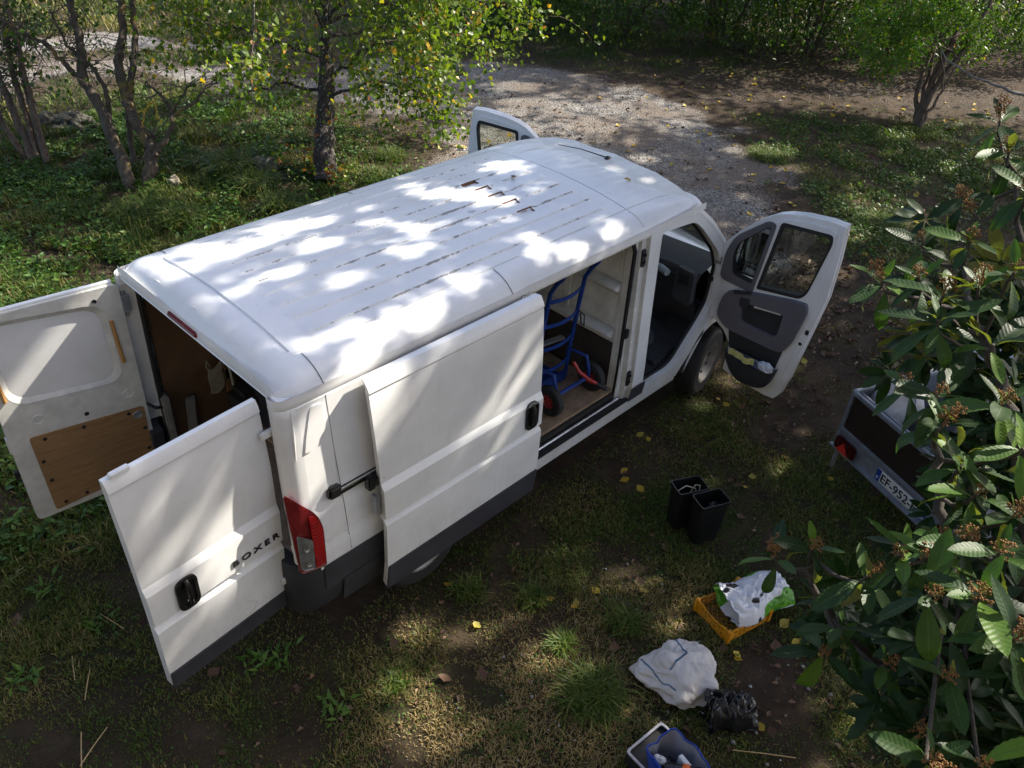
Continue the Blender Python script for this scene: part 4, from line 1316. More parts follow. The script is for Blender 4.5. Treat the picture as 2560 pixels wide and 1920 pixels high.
ht = hand_truck('hand_truck', (2.76, -0.62, 0.622), 0.0, M_BLUE, 'blue sack truck with red hubs standing inside the sliding door')
MB().tube([(0.03, -0.10, 0.36), (0.055, -0.15, 0.28), (0.10, -0.22, 0.22), (0.15, -0.27, 0.18)], 0.015, 8).build('kick_lever', M_REDP, ht, 50)
MB().tube([(0.145, -0.265, 0.183), (0.20, -0.33, 0.135)], 0.019, 10).build('lever_grip', M_BLACK, ht, 50)
MB().tube([(0.19, 0.04, 0.72), (0.23, 0.0, 0.67), (0.20, -0.03, 0.60), (0.24, 0.03, 0.57), (0.20, 0.02, 0.69)], 0.006, 6).build('bungee_cord', M_BLACK, ht, 50)
ht2 = hand_truck('hand_truck', (2.52, -0.02, 0.622), 0.25, M_DULLRED, 'faded red sack truck behind the blue one in the van', 0.95)


def tagged(o, label, cat, group=None):
    return tag(o, label, cat, group)


tagged(MB().box((2.19, -0.70, 1.33), (0.10, 0.05, 1.40), rot=Matrix.Rotation(0.06, 3, 'Y') @ Matrix.Rotation(-0.05, 3, 'X')).build('timber_board', M_YWOOD, None, bevel=0.004),
       'upright yellow timber board just inside the sliding door', 'board')
# dark bits of load behind the trucks
bk = empty('bicycle_frame', (2.55, 0.35, 0.622), 0.1, 'bare black bicycle with spoked wheels in the dark load space', 'bicycle')
for xw in (-0.32, 0.42):
    MB().lathe([(0.29, -0.012), (0.305, 0.0), (0.29, 0.012), (0.28, 0.0), (0.29, -0.012)], (xw, 0, 0.305), 'Y', 36).build('wheel_rim', M_BLACK, bk, 40)
    sp = MB()
    for k in range(14):
        a = 2*PI*k/14
        sp.tube([(xw, 0.0, 0.305), (xw+0.285*math.cos(a), 0, 0.305+0.285*math.sin(a))], 0.0018, 4)
    sp.build('spokes', M_CHROME, bk, 0)
for pts in (((-0.32, 0, 0.305), (0.0, 0, 0.30), (0.30, 0, 0.72), (-0.08, 0, 0.74), (0.0, 0, 0.30)), ((-0.32, 0, 0.305), (-0.08, 0, 0.74), (-0.11, 0, 0.88)), ((0.42, 0, 0.305), (0.30, 0, 0.72), (0.28, 0, 0.90))):
    MB().tube(pts, 0.016, 8).build('frame_tube', M_CABDARK, bk, 40)
MB().tube([(0.30, -0.26, 0.92), (0.27, 0, 0.90), (0.30, 0.26, 0.92)], 0.012, 8).build('handlebar', M_CHROME, bk, 40)
MB().box((-0.13, 0, 0.90), (0.24, 0.13, 0.05)).build('saddle', M_BLACK, bk, bevel=0.02)
tagged(MB().tube([(2.35, -0.35, 1.25), (2.85, 0.05, 1.30), (3.12, 0.20, 1.31)], 0.012, 8).build('steel_pole', M_CHROME, None), 'thin bright steel pole lying across the load behind the blue truck', 'pole')
ml = MB()
for k, (a, b, c, d) in enumerate(((2.30, -0.30, 3.00, -0.42),)):
    ml.box(((a+c)/2, (b+d)/2, 0.98), (0.72, 0.05, 0.025), rz=-0.17)
tagged(ml.build('aluminium_bar', M_STEEL, None, bevel=0.004), 'flat silvery aluminium bar low behind the blue truck', 'bar')
tagged(MB().lathe([(0.0, 0.0), (0.20, 0.0), (0.225, 0.05), (0.225, 0.30), (0.20, 0.36), (0.0, 0.37)], (2.05, 0.52, 0.62), 'Z', 26).build('vacuum_drum', M_CABDARK, None, 40), 'dark round drum deep in the load space', 'drum')
hs = MB()
for k in range(5):
    hs.lathe([(0.15, -0.012), (0.165, 0.0), (0.15, 0.012), (0.137, 0), (0.15, -0.012)], (2.60 + k*0.018, 0.10, 1.70 - k*0.006), R=Matrix.Rotation(1.2, 3, 'Y'), n=28)
tagged(hs.build('coiled_hose', simple('grey_hose', (0.10, 0.10, 0.10), 0.6), None, 40), 'grey ribbed hose coiled high in the dark load space', 'hose')
tagged(MB().box((1.10, 0.42, 0.91), (0.72, 0.70, 0.56)).box((1.10, 0.42, 1.22), (0.76, 0.74, 0.06)).build('storage_box', M_CABDARK, None, bevel=0.02), 'big black box in the load seen through the rear doors', 'box')
tagged(MB().tube([(0.66, 0.79, 0.95), (0.645, 0.79, 1.18), (0.65, 0.79, 1.27), (0.68, 0.79, 1.32), (0.73, 0.79, 1.31)], 0.010, 8).build('bent_pipe', simple('ivory_plastic', (0.55, 0.53, 0.46), 0.4), None, 50), 'bent ivory pipe rising above the black box in the van', 'pipe')
cl = []
for i in range(9):
    cl.append([(0.475 + 0.11*j/8 + 0.004*math.sin(i*1.3), 0.79 - 0.012 - 0.010*abs(math.sin(i*1.1+j*0.4)), 1.19 - 0.22*i/8 - 0.02*math.sin(j*0.5)) for j in range(9)])
msk = MB().slab(cl, [[(a, b+0.006, c) for a, b, c in r] for r in cl]).build('hanging_cloth', M_TAN, None, 60)
MB().tube([(0.475, 0.785, 1.19), (0.49, 0.80, 1.24), (0.51, 0.79, 1.18)], 0.004, 5).build('ear_loop', M_TAN, msk)
tagged(msk, 'crumpled cream cloth hanging on the plywood wall inside the van', 'cloth')
tagged(MB().box((0.31, 0.80, 0.82), (0.07, 0.03, 0.36), rot=Matrix.Rotation(0.08, 3, 'Y')).build('jack_post', M_DULL, None, bevel=0.01), 'small grubby white steel post at the left rear door', 'post')

# things on the dashboard shelf and in the door pocket
tagged(MB().lathe([(0.0, 0), (0.032, 0.0), (0.034, 0.10), (0.028, 0.14), (0.013, 0.16), (0.013, 0.18), (0.0, 0.18)], (4.155, -0.60, 1.255), R=Matrix.Rotation(-PI/2, 3, 'X') @ Matrix.Rotation(0.3, 3, 'Y'), n=14).build('bottle', simple('milky_plastic', (0.42, 0.47, 0.50), 0.3), None, 40), 'clear plastic bottle lying on the dashboard shelf', 'bottle')


def crumple(name, c, size, mat, seed, rough=0.25, sub=4, flat=True, outline=None, fold=1.0, sharp=-1.0):
    """a crumpled soft lump: icosphere creased into facets like limp plastic or cloth"""
    bm = bmesh.new()
    bmesh.ops.create_icosphere(bm, subdivisions=sub, radius=1.0)
    off = Vector((seed*3.1, seed*1.7, seed*0.9))
    for v in bm.verts:
        p = v.co.copy()
        w = p + Vector((mnoise.noise(p*1.5+off), mnoise.noise(p*1.5+off*2), mnoise.noise(p*1.5-off)))*0.35
        n1 = mnoise.fractal(p*1.2+off, 1.0, 2.0, 3)
        d1 = mnoise.voronoi(w*1.25*fold+off)[0]
        d2 = mnoise.voronoi(w*2.7*fold+off*2)[0]
        d3 = mnoise.voronoi(w*6.0*fold+off*3)[0]
        cr = 0.58*(d1[1]-d1[0]) + 0.36*(d2[1]-d2[0]) + 0.12*(d3[1]-d3[0])
        cr = 0.62 - cr*0.95 if sharp < 0 else cr
        k = 1 + rough*(0.45*n1 + cr - 0.45)
        th = math.atan2(p.y, p.x)
        if outline:
            k *= outline(th)
        q = Vector((p.x*k, p.y*k, p.z*(1+rough*(1.1*cr + 0.4*n1 - 0.3))))
        if flat and q.z < 0:
            q.z *= 0.25
        v.co = Vector((q.x*size[0], q.y*size[1], q.z*size[2]))
    me = bpy.data.meshes.new(name)
    bm.to_mesh(me)
    bm.free()
    zmin = min(v.co.z for v in me.vertices)
    for v in me.vertices:
        v.co.z -= zmin
    me.shade_smooth()
    o = link(name, me, mat)
    o.location = c
    return o


M_CLOTHBLUE = simple('blue_cloth', (0.03, 0.09, 0.30), 0.8, var=0.3)
tagged(crumple('blue_rag', (4.16, -0.36, 1.245), (0.05, 0.14, 0.06), M_CLOTHBLUE, 3, 0.4), 'crumpled blue rag on the dashboard shelf', 'rag')
yp = MB().slab([[(4.285 + 0.010*math.sin(j*2), -1.285 - 0.032*j, 0.685 + 0.03*i + 0.012*math.sin(j*0.9)) for j in range(9)] for i in range(3)],
               [[(4.288 + 0.010*math.sin(j*2), -1.285 - 0.032*j, 0.685 + 0.03*i + 0.012*math.sin(j*0.9)) for j in range(9)] for i in range(3)])
for i in range(len(yp.v)):
    pass
tagged(yp.build('paper_sheet', simple('yellow_paper', (0.62, 0.60, 0.22), 0.7), None, 40), 'folded yellow paper stuck in the open front door pocket', 'paper')
tagged(crumple('plastic_bag', (4.335, -1.63, 0.655), (0.035, 0.07, 0.07), simple('clear_film', (0.60, 0.64, 0.70), 0.18), 5, 0.5), 'crumpled clear plastic bag in the front door pocket', 'plastic bag')
tagged(crumple('plastic_bag', (4.325, -1.46, 0.645), (0.03, 0.13, 0.05), simple('dark_blue_film', (0.02, 0.025, 0.07), 0.25), 8, 0.5), 'dark blue plastic wrap stuffed in the front door pocket', 'plastic bag')

# a leaf and a twig on the roof
M_LEAFY = leaf_mat('yellow_fallen_leaf', [(0.0, (0.36, 0.23, 0.02)), (0.55, (0.46, 0.34, 0.05)), (0.8, (0.33, 0.30, 0.06)), (1.0, (0.34, 0.17, 0.03))], 0.5, 0.2, 0.3)
M_LEAFB = leaf_mat('brown_fallen_leaf', [(0.0, (0.050, 0.028, 0.017)), (0.5, (0.095, 0.052, 0.032)), (0.8, (0.15, 0.085, 0.05)), (1.0, (0.22, 0.14, 0.09))], 0.6, 0.08, 0.3)


def ground_leaf_mesh(name, mat, curl, seed, rnd):
    """one fallen leaf: pointed oval, cupped and twisted, about 1 unit long"""
    r = random.Random(seed)
    V, F = [], []
    prof = [0.02, 0.20, 0.33, 0.36, 0.28, 0.14, 0.0]
    n = len(prof)
    tw = r.uniform(-0.5, 0.5)
    for i, w in enumerate(prof):
        x = i/(n-1) - 0.5
        a = tw*x
        z0 = curl*(x*x*1.6) + 0.04*r.uniform(-1, 1)
        for s in (-1, 0, 1):
            y = s*w
            z = z0 + (curl*0.9*w if s else 0.0)
            V.append((x, y*math.cos(a), z + y*math.sin(a)))
        if i:
            b = (i-1)*3
            F += [(b, b+3, b+4, b+1), (b+1, b+4, b+5, b+2)]
    V.append((-0.75, 0.03, 0.02))
    V.append((-0.5, 0.012, 0.0))
    V.append((-0.5, -0.012, 0.0))
    k = len(V)
    F.append((k-3, k-2, k-1))
    me = bpy.data.meshes.new(name)
    me.from_pydata(V, [], F)
    me.materials.append(mat)
    a = me.attributes.new('rnd', 'FLOAT', 'POINT')
    a.data.foreach_set('value', np.full(len(V), rnd, np.float32))
    me.shade_smooth()
    return me


LEAF_Y = [ground_leaf_mesh('fallen_leaf', M_LEAFY, 0.12+0.1*(i % 4), 20+i, (i*0.37) % 1) for i in range(8)]
LEAF_B = [ground_leaf_mesh('fallen_leaf', M_LEAFB, 0.2+0.12*(i % 4), 60+i, (i*0.37) % 1) for i in range(8)]


def place_leaf(me, loc, size, rz, tilt, parent):
    o = bpy.data.objects.new('fallen_leaf', me)
    COL.objects.link(o)
    o.parent = parent
    o.location = loc
    o.rotation_euler = (tilt*math.cos(rz*3), tilt*math.sin(rz*5), rz)
    o.scale = (size, size, size)
    return o


rl = place_leaf(LEAF_Y[3], (3.62, -0.40, 2.185), 0.085, 0.7, 0.1, None)
tagged(rl, 'single yellow leaf lying on the van cab roof', 'leaf')
tw_ = place_leaf(LEAF_B[2], (2.83, 0.10, 2.252), 0.055, 0.3, 0.1, None)
tagged(tw_, 'small brown leaf lying in the middle of the van roof', 'leaf')

# black bins
M_BIN = simple('black_bin_plastic', (0.010, 0.010, 0.011), 0.32, var=0.3, scale=6)


def bin_(loc, rz, label):
    t = empty('black_bin', loc, rz, label, 'bin', 'black bins on the grass')
    h = 0.415
    wb, db, wt, dt = 0.20, 0.125, 0.255, 0.165

    def ring(w, d, z):
        return [(x, y, z) for x, y in rounded([(-w/2, -d/2), (w/2, -d/2), (w/2, d/2), (-w/2, d/2)], 0.02, 3)]
    mb = MB()
    R = [ring(wb, db, 0.0), ring(wt-0.012, dt-0.012, h-0.03), ring(wt, dt, h-0.025), ring(wt, dt, h), ring(wt-0.014, dt-0.014, h), ring(wt-0.02, dt-0.02, h-0.05), ring(wb-0.01, db-0.01, 0.012)]
    n = len(R[0])
    for a, b in zip(R, R[1:]):
        mb.add(a+b, [(k, (k+1) % n, n+(k+1) % n, n+k) for k in range(n)])
    mb.add(R[0], [tuple(range(n))])
    mb.add(R[-1], [tuple(range(n))])
    mb.build('bin_body', M_BIN, t, 40)
    return t


b1 = bin_((2.885, -1.905, 0), -0.47, 'black plastic bin with a pale hose in it, nearer the van')
b2 = bin_((2.885, -2.105, 0), -0.43, 'black plastic bin standing in front of the other bin')
tagged(MB().tube([(2.78, -1.86, 0.30), (2.82, -1.86, 0.37), (2.88, -1.88, 0.39), (2.94, -1.93, 0.36), (2.96, -1.96, 0.25)], 0.0045, 6).build('pale_hose', simple('cream_hose', (0.55, 0.50, 0.36), 0.5), None, 50),
       'pale hose loop inside the black bin nearer the van', 'hose')
tagged(MB().tube([(2.90, -1.90, 0.28), (2.95, -1.92, 0.385), (2.965, -1.95, 0.39), (2.95, -1.97, 0.30)], 0.004, 6).build('pale_strap', simple('cream_hose', (0.55, 0.50, 0.36), 0.5), None, 50),
       'short pale strap arching inside the black bin nearer the van', 'strap')
tagged(crumple('black_rag', (2.90, -2.12, 0.29), (0.07, 0.045, 0.05), simple('black_cloth', (0.008, 0.008, 0.009), 0.5), 9, 0.5), 'crumpled black rag inside the front black bin', 'rag')

# yellow crate with a shopping bag
M_YEL = simple('orange_yellow_plastic', (0.58, 0.25, 0.012), 0.42, var=0.18, scale=20)
ex = Vector((2.46-2.14, -2.89+2.81, 0)).normalized()
crate = empty('plastic_crate', (2.395, -2.69, 0.0), math.atan2(ex.y, ex.x), 'yellow slatted plastic crate lying on the grass', 'crate')
CX, CY, CH = 0.40, 0.33, 0.115
for sx, sy in ((1, 0), (-1, 0), (0, 1), (0, -1)):
    ln = CY if sx else CX
    c = (sx*CX/2, sy*CY/2)
    rz = PI/2 if sx else 0
    hol = []
    nh = 7
    for k in range(nh):
        a0 = -ln/2 + 0.05 + k*(ln-0.10)/nh
        for b0, b1_ in ((0.028, 0.050), (0.062, 0.088)):
            hol.append([(a0+0.006, b0), (a0+(ln-0.10)/nh-0.006, b0), (a0+(ln-0.10)/nh-0.006, b1_), (a0+0.006, b1_)])
    f = (lambda a, b, t, c=c, sy=sy: (a, c[1]+t*(-sy), b)) if sy else (lambda a, b, t, c=c, sx=sx: (c[0]+t*(-sx), a, b))
    MB().plate([(-ln/2, 0.0), (ln/2, 0.0), (ln/2, CH), (ln/2-0.07, CH), (ln/2-0.10, CH-0.02), (-ln/2+0.10, CH-0.02), (-ln/2+0.07, CH), (-ln/2, CH)], hol, f, 0.0, 0.007).build('crate_side', M_YEL, crate, 30)
for sx in (-1, 1):
    for sy in (-1, 1):
        MB().box((sx*(CX/2-0.005), sy*(CY/2-0.005), CH/2+0.006), (0.034, 0.034, CH+0.012)).build('crate_corner', M_YEL, crate, bevel=0.006)
gb = MB()
for k in range(-9, 10):
    o = k*0.045
    for sg in (1, -1):
        pts = []
        for t in (-1, 1):
            pts.append((o + t*0.165*0.9, sg*t*0.165, 0.014))
        p, q = [list(x) for x in pts]
        def cl_(p, q):
            p, q = Vector(p), Vector(q)
            d = q-p
            t0, t1 = 0.0, 1.0
            for lim, s in ((CX/2, 1), (-CX/2, -1)):
                if d.x*s > 1e-9:
                    t1 = min(t1, (lim-p.x)/d.x) if s > 0 else min(t1, (lim-p.x)/d.x)
                elif d.x*s < -1e-9:
                    t0 = max(t0, (lim-p.x)/d.x)
            return (p+d*t0, p+d*t1) if t1 > t0 else None
        r = cl_(p, q)
        if r:
            gb.tube([r[0], r[1]], 0.0038, 4)
for y in (-0.11, 0.0, 0.11):
    gb.box((0, y, 0.012), (CX-0.02, 0.008, 0.012))
gb.build('crate_lattice', M_YEL, crate, 0)


def bag_print():
    m, nt, b = new_mat('printed_shopping_bag')
    v = coords(nt)
    n1 = noise(nt, v, 4.2, 2, 0.4)
    sep = nt.nodes.new('ShaderNodeSeparateXYZ')
    nt.links.new(v, sep.inputs[0])
    n2 = noise(nt, coords(nt, scale=(1.0, 1.2, 1.0)), 5.5, 1, 0.3)
    n3 = noise(nt, v, 60, 3, 0.6)
    c = mixc(nt, n3, (0.66, 0.67, 0.72), (0.80, 0.81, 0.84))
    gcol = ramp(nt, noise(nt, v, 40, 4), [(0.35, (0.03, 0.16, 0.015)), (0.65, (0.16, 0.42, 0.03))])
    c = mixc(nt, ramp(nt, n1, [(0.57, 0.0), (0.58, 1.0)]), c, gcol)
    c = mixc(nt, ramp(nt, n2, [(0.345, 1.0), (0.355, 0.0)]), c, (0.012, 0.012, 0.015))
    nt.links.new(c, b.inputs['Base Color'])
    b.inputs['Roughness'].default_value = 0.38
    return m


def limp_bag(name, mat, L, W, H, seed, nu=64, nv=44):
    """a limp bag lying on its side: two creased sheets meeting at the seams, its mouth open at -X"""
    off = Vector((seed, seed*1.7, 0))
    top, bot = [], []
    for i in range(nu):
        u = -1 + 2*i/(nu-1)
        rt, rb_ = [], []
        for j in range(nv):
            v = -1 + 2*j/(nv-1)
            e = max(0.0, 1-abs(v)**2.2)**0.6*(0.55 + 0.45*max(0.0, 1-max(0, u)**3))
            p = Vector((u*1.6, v*1.1, 0))+off
            w = p + Vector((mnoise.noise(p*1.3), mnoise.noise(p*1.3+off), 0))*0.5
            d1 = mnoise.voronoi(w*1.5)[0]
            d2 = mnoise.voronoi(w*3.4+off)[0]
            cr = 0.45 - 0.62*(d1[1]-d1[0]) - 0.34*(d2[1]-d2[0])
            x = u*L/2 + 0.012*mnoise.noise(p*2) + (0.05*(v*v) if u < -0.9 else 0)
            y = v*W/2*(1-0.10*u) + 0.03*mnoise.noise(Vector((u*1.2, seed, 0)))
            rt.append((x, y, e*H*(0.75 + 0.9*cr) + 0.012))
            rb_.append((x+0.01, y, -0.01*e))
        top.append(rt)
        bot.append(rb_)
    mb = MB().grid(top).grid(bot, flip=True)
    return mb.build(name, mat, None, 180)


sb = limp_bag('shopping_bag', bag_print(), 0.52, 0.32, 0.15, 12)
sb.location = (2.545, -2.745, 0.105)
sb.rotation_euler = (0.10, -0.05, -0.42)
tagged(sb, 'crumpled white shopping bag with green and black print on the yellow crate', 'shopping bag')


# big white woven sack with blue stitching
def woven():
    m, nt, b = new_mat('white_woven_plastic')
    v = coords(nt)
    w = nt.nodes.new('ShaderNodeTexWave')
    w.inputs['Scale'].default_value = 90
    nt.links.new(v, w.inputs['Vector'])
    n1 = noise(nt, v, 5, 6, 0.65)
    c = ramp(nt, n1, [(0.3, (0.47, 0.445, 0.43)), (0.65, (0.63, 0.61, 0.60))])
    nt.links.new(c, b.inputs['Base Color'])
    b.inputs['Roughness'].default_value = 0.55
    mx = mth(nt, 'ADD', mth(nt, 'MULTIPLY', w.outputs['Fac'], 0.25), noise(nt, v, 22, 5, 0.7))
    bump(nt, b, mx, 0.35, 0.01)
    return m


def sack_out(th):
    # outline traced round the sack: corners to the upper left, right and below
    return 1.0 + 0.14*math.cos(3*(th-2.3)) + 0.10*math.cos(2*(th-2.75)) + 0.05*math.cos(5*th+0.7)


SACK_C = Vector((1.70, -2.745, 0.0))
sack = crumple('woven_sack', SACK_C, (0.235, 0.255, 0.15), woven(), 15, 0.52, 6, True, sack_out, 0.66)
tagged(sack, 'large crumpled white woven sack with blue stitching on the grass', 'sack')
M_STITCH = simple('blue_stitching', (0.025, 0.12, 0.25), 0.7)


def drape(obj, pts, lift, step=0.006):
    """points laid on an object's surface from above (local frame of the object)"""
    from mathutils.bvhtree import BVHTree
    me = obj.data
    bvh = BVHTree.FromPolygons([v.co for v in me.vertices], [p.vertices for p in me.polygons])
    out = []
    for (a, b), (c, d) in zip(pts, pts[1:]):
        n = max(2, int(math.hypot(c-a, d-b)/step))
        for k in range(n):
            x, y = a+(c-a)*k/n, b+(d-b)*k/n
            h = bvh.ray_cast(Vector((x, y, 2.0)), Vector((0, 0, -1)))
            if h[0] is not None:
                out.append(h[0] + h[1]*lift)
    return out


for seam in ([(-0.16, 0.25), (-0.18, 0.15), (-0.20, 0.02), (-0.19, -0.08)], [(0.12, 0.17), (0.05, 0.03), (-0.06, 0.04), (-0.14, 0.03)]):
    line = drape(sack, seam, 0.002)
    zz = MB()
    for i in range(0, len(line)-2):
        d = (line[min(i+2, len(line)-1)]-line[i])
        s = d.cross(Vector((0, 0, 1)))
        if s.length < 1e-6:
            continue
        s.normalize()
        zz.tube([line[i]-s*0.007, line[i+1]+s*0.007], 0.0016, 4)
        zz.tube([line[i], line[i+1]], 0.0013, 4)
    zz.build('stitched_seam', M_STITCH, sack, 0)
M_BINBAG = simple('black_bin_liner', (0.012, 0.012, 0.014), 0.26, var=0.3, scale=10, bmp=0.08, bscale=14)
bb_ = limp_bag('bin_liner', M_BINBAG, 0.34, 0.25, 0.17, 23, 56, 44)
bb_.location = (1.685, -3.105, 0.012)
bb_.rotation_euler = (0, 0, -0.75)
tagged(bb_, 'crumpled glossy black bin liner lying against the white sack', 'bin liner')

# blue bag of tools and a tray beneath it
tray = empty('metal_tray', (1.10, -2.995, 0.062), -0.10, 'shallow tray with a pale metal rim under the blue tote bag', 'tray')
ro = rounded([(-0.16, -0.14), (0.16, -0.14), (0.16, 0.14), (-0.16, 0.14)], 0.025)
ri = rounded([(-0.145, -0.125), (0.145, -0.125), (0.145, 0.125), (-0.145, 0.125)], 0.02)
MB().plate(ro, [ri], lambda a, b, t: (a, b, 0.05+t), 0.0, 0.012).build('tray_rim', simple('pale_alloy', (0.45, 0.43, 0.44), 0.45, metal=0.4), tray, 30, bevel=0.003)
MB().plate(ri, [], lambda a, b, t: (a*(1-0.0*t), b, 0.02+t), 0.0, 0.01).build('tray_floor', M_BLACK, tray, 30)
MB().plate(ro, [ri], lambda a, b, t: (a, b, t), -0.06, 0.05).build('tray_side', M_BLACK, tray, 30)
M_TOTE = simple('blue_tote_plastic', (0.010, 0.05, 0.36), 0.35, var=0.2, scale=12)
M_TOTEIN = simple('pale_tote_lining', (0.26, 0.27, 0.34), 0.5)
tote = empty('tote_bag', (1.035, -3.15, 0.005), -0.25, 'bright blue tote bag full of tools at the bottom of the picture', 'tote bag')
To, Ti = [], []
for z, k in ((0.0, 0.80), (0.12, 0.92), (0.24, 1.0), (0.285, 1.03)):
    ro_, ri_ = [], []
    for i in range(37):
        th = 2*PI*i/36
        c, s = math.cos(th), math.sin(th)
        rr = 1.0/((abs(c)**3.0 + abs(s)**3.0)**(1/3.0))
        w = 0.012*math.sin(th*5+z*9) + 0.010*math.sin(th*9)
        ro_.append((0.125*k*rr*c + w*c, 0.185*k*rr*s + w*s, z + (0.02*math.sin(th*2+0.5) if z > 0.2 else 0)))
        ri_.append((0.12*k*rr*c + w*c - 0.003*c, 0.18*k*rr*s + w*s - 0.003*s, z + (0.02*math.sin(th*2+0.5) if z > 0.2 else 0)))
    To.append(ro_)
    Ti.append(ri_)
MB().grid(To).build('tote_outside', M_TOTE, tote, 60)
MB().grid(Ti).build('tote_lining', M_TOTEIN, tote, 60)
MB().tube(To[-1], 0.005, 5, cap=False).build('tote_rim', M_TOTE, tote, 60)
MB().box((0, 0, 0.005), (0.2, 0.3, 0.01)).build('tote_bottom', M_TOTE, tote)
dr = MB().lathe([(0.0, 0.0), (0.034, 0.0), (0.040, 0.02), (0.040, 0.20), (0.030, 0.25), (0.0, 0.26)], (0, 0, 0), 'Z', 20)
drill = dr.build('power_tool', M_GLOSSBLK, None, 40)
MB().lathe([(0.041, 0.10), (0.045, 0.105), (0.045, 0.135), (0.041, 0.14)], (0, 0, 0), 'Z', 20).build('orange_band', simple('orange_plastic', (0.72, 0.13, 0.02), 0.4), drill, 40)
drill.location = (0.955, -3.10, 0.26)
drill.rotation_euler = (1.35, 0.2, 0.45)
tagged(drill, 'black power tool with an orange band in the blue tote bag', 'power tool')
tagged(crumple('black_rag', (1.02, -3.07, 0.05), (0.08, 0.09, 0.14), simple('black_cloth', (0.008, 0.008, 0.009), 0.5), 31, 0.4), 'black cloth bundle at the back of the blue tote bag', 'rag')
tagged(crumple('paper_wad', (0.99, -3.045, 0.22), (0.035, 0.035, 0.035), simple('white_paper', (0.60, 0.61, 0.64), 0.6), 33, 0.6), 'crumpled white paper in the blue tote bag', 'paper')
tagged(MB().box((1.05, -3.21, 0.245), (0.03, 0.19, 0.09), rz=-0.25).build('white_folder', simple('white_paper', (0.60, 0.61, 0.64), 0.6), None, bevel=0.004), 'white folded card standing in the blue tote bag', 'card')
tagged(MB().lathe([(0, 0.0), (0.020, 0.0), (0.022, 0.015), (0.018, 0.03), (0.0, 0.032)], (1.075, -3.29, 0.285), 'Z', 16).build('yellow_jar', simple('yellow_cap', (0.62, 0.36, 0.01), 0.35), None, 40), 'round yellow jar top at the end of the blue tote bag', 'jar')

# trailer: local X runs along its tail (to the right seen from behind), local Y forward
TR = empty('box_trailer', (4.11, -2.92, 0.0), math.radians(-112.8), 'galvanised box trailer with a dark plywood tailboard and number plate', 'trailer')
TW, TL, TC = 0.67, 1.35, 0.13
M_TPLY = simple('dark_phenolic_plywood', (0.022, 0.014, 0.011), 0.45, var=0.3, scale=9)
M_GALV = simple('dull_galvanised_steel', (0.27, 0.29, 0.33), 0.45, metal=0.5, var=0.2, scale=16)
MB().box((TC, 0.01, 0.415), (2*TW+0.06, 0.045, 0.17)).build('lamp_beam', M_GALV, TR, bevel=0.006)
MB().box((TC, -0.025, 0.335), (2*TW+0.08, 0.035, 0.02)).build('beam_flange', M_GALV, TR, bevel=0.004)
tb = MB().box((TC, 0.0, 0.70), (2*TW-0.04, 0.015, 0.34)).build('tailboard', M_TPLY, TR)
for z in (0.525, 0.885):
    MB().box((TC, -0.004, z), (2*TW, 0.034, 0.038)).build('tailboard_rail', M_GALV, TR, bevel=0.005)
MB().box((TC, 0.05, 0.865), (2*TW-0.02, 0.022, 0.05)).build('inner_rail', M_STEEL, TR, bevel=0.004)
for s in (-1, 1):
    MB().box((TC+s*(TW+0.005), 0.02, 0.63), (0.035, 0.075, 0.55)).build('corner_post', M_GALV, TR, bevel=0.005)
    MB().box((TC+s*TW, TL/2, 0.68), (0.012, TL, 0.42)).build('side_board', M_GALV, TR)
    MB().box((TC+s*TW, TL/2, 0.895), (0.04, TL, 0.03)).build('top_rail', M_STEEL, TR, bevel=0.005)
    MB().tube([(TC+s*TW, 0.06, 0.93), (TC+s*TW, TL, 0.95)], 0.013, 8).build('hand_rail', M_CHROME, TR)
    MB().box((TC+s*(TW+0.02), 0.02, 0.78), (0.02, 0.05, 0.06)).build('gate_latch', M_STEEL, TR, bevel=0.004)
    MB().box((TC+s*(TW-0.06), -0.035, 0.27), (0.03, 0.03, 0.22)).build('prop_leg', M_GALV, TR, bevel=0.004)
    wl = empty('trailer_wheel', (TC+s*(TW+0.12), 0.75, 0.27))
    wl.parent = TR
    MB().lathe([(0.14, -0.07), (0.25, -0.07), (0.27, -0.04), (0.27, 0.04), (0.25, 0.07), (0.14, 0.07)], (0, 0, 0), 'X', 30).build('tyre', M_TYRE, wl, 40)
    MB().lathe([(0.0, -0.03), (0.10, -0.03), (0.145, -0.06), (0.145, 0.06), (0.10, 0.03), (0.0, 0.03)], (0, 0, 0), 'X', 24).build('rim', M_RIM, wl, 40)
    lampb = MB().box((TC+s*(TW-0.13), -0.045, 0.42), (0.23, 0.05, 0.125)).build('rear_lamp', simple('very_dark_red_lamp', (0.05, 0.006, 0.007), 0.2), TR, bevel=0.02)
    MB().plate([(TC+s*(TW-0.13)-0.065, 0.375), (TC+s*(TW-0.13)+0.065, 0.375), (TC+s*(TW-0.13), 0.47)], [], lambda a, b, t: (a, -0.072-t, b), 0.0, 0.006).build('red_triangle', simple('red_reflector', (0.55, 0.03, 0.025), 0.3), lampb, 0)
MB().box((TC, TL/2, 0.50), (2*TW, TL, 0.03)).build('load_floor', M_TPLY, TR)
MB().box((TC, TL, 0.70), (2*TW, 0.015, 0.38)).build('front_board', M_TPLY, TR)
MB().tube([(TC, 0.1, 0.40), (TC, TL+0.9, 0.40)], 0.035, 8).build('drawbar', M_GALV, TR)
MB().tube([(TC, TL+0.75, 0.40), (TC, TL+0.75, 0.0)], 0.022, 8).build('jockey_leg', M_GALV, TR)
M_PLATE = simple('white_number_plate', (0.66, 0.67, 0.66), 0.35, var=0.08)
M_PBLUE = simple('blue_plate_band', (0.012, 0.05, 0.26), 0.4)
np_ = MB().box((0.19, -0.016, 0.425), (0.52, 0.006, 0.11)).build('number_plate', M_PLATE, TR, bevel=0.002)
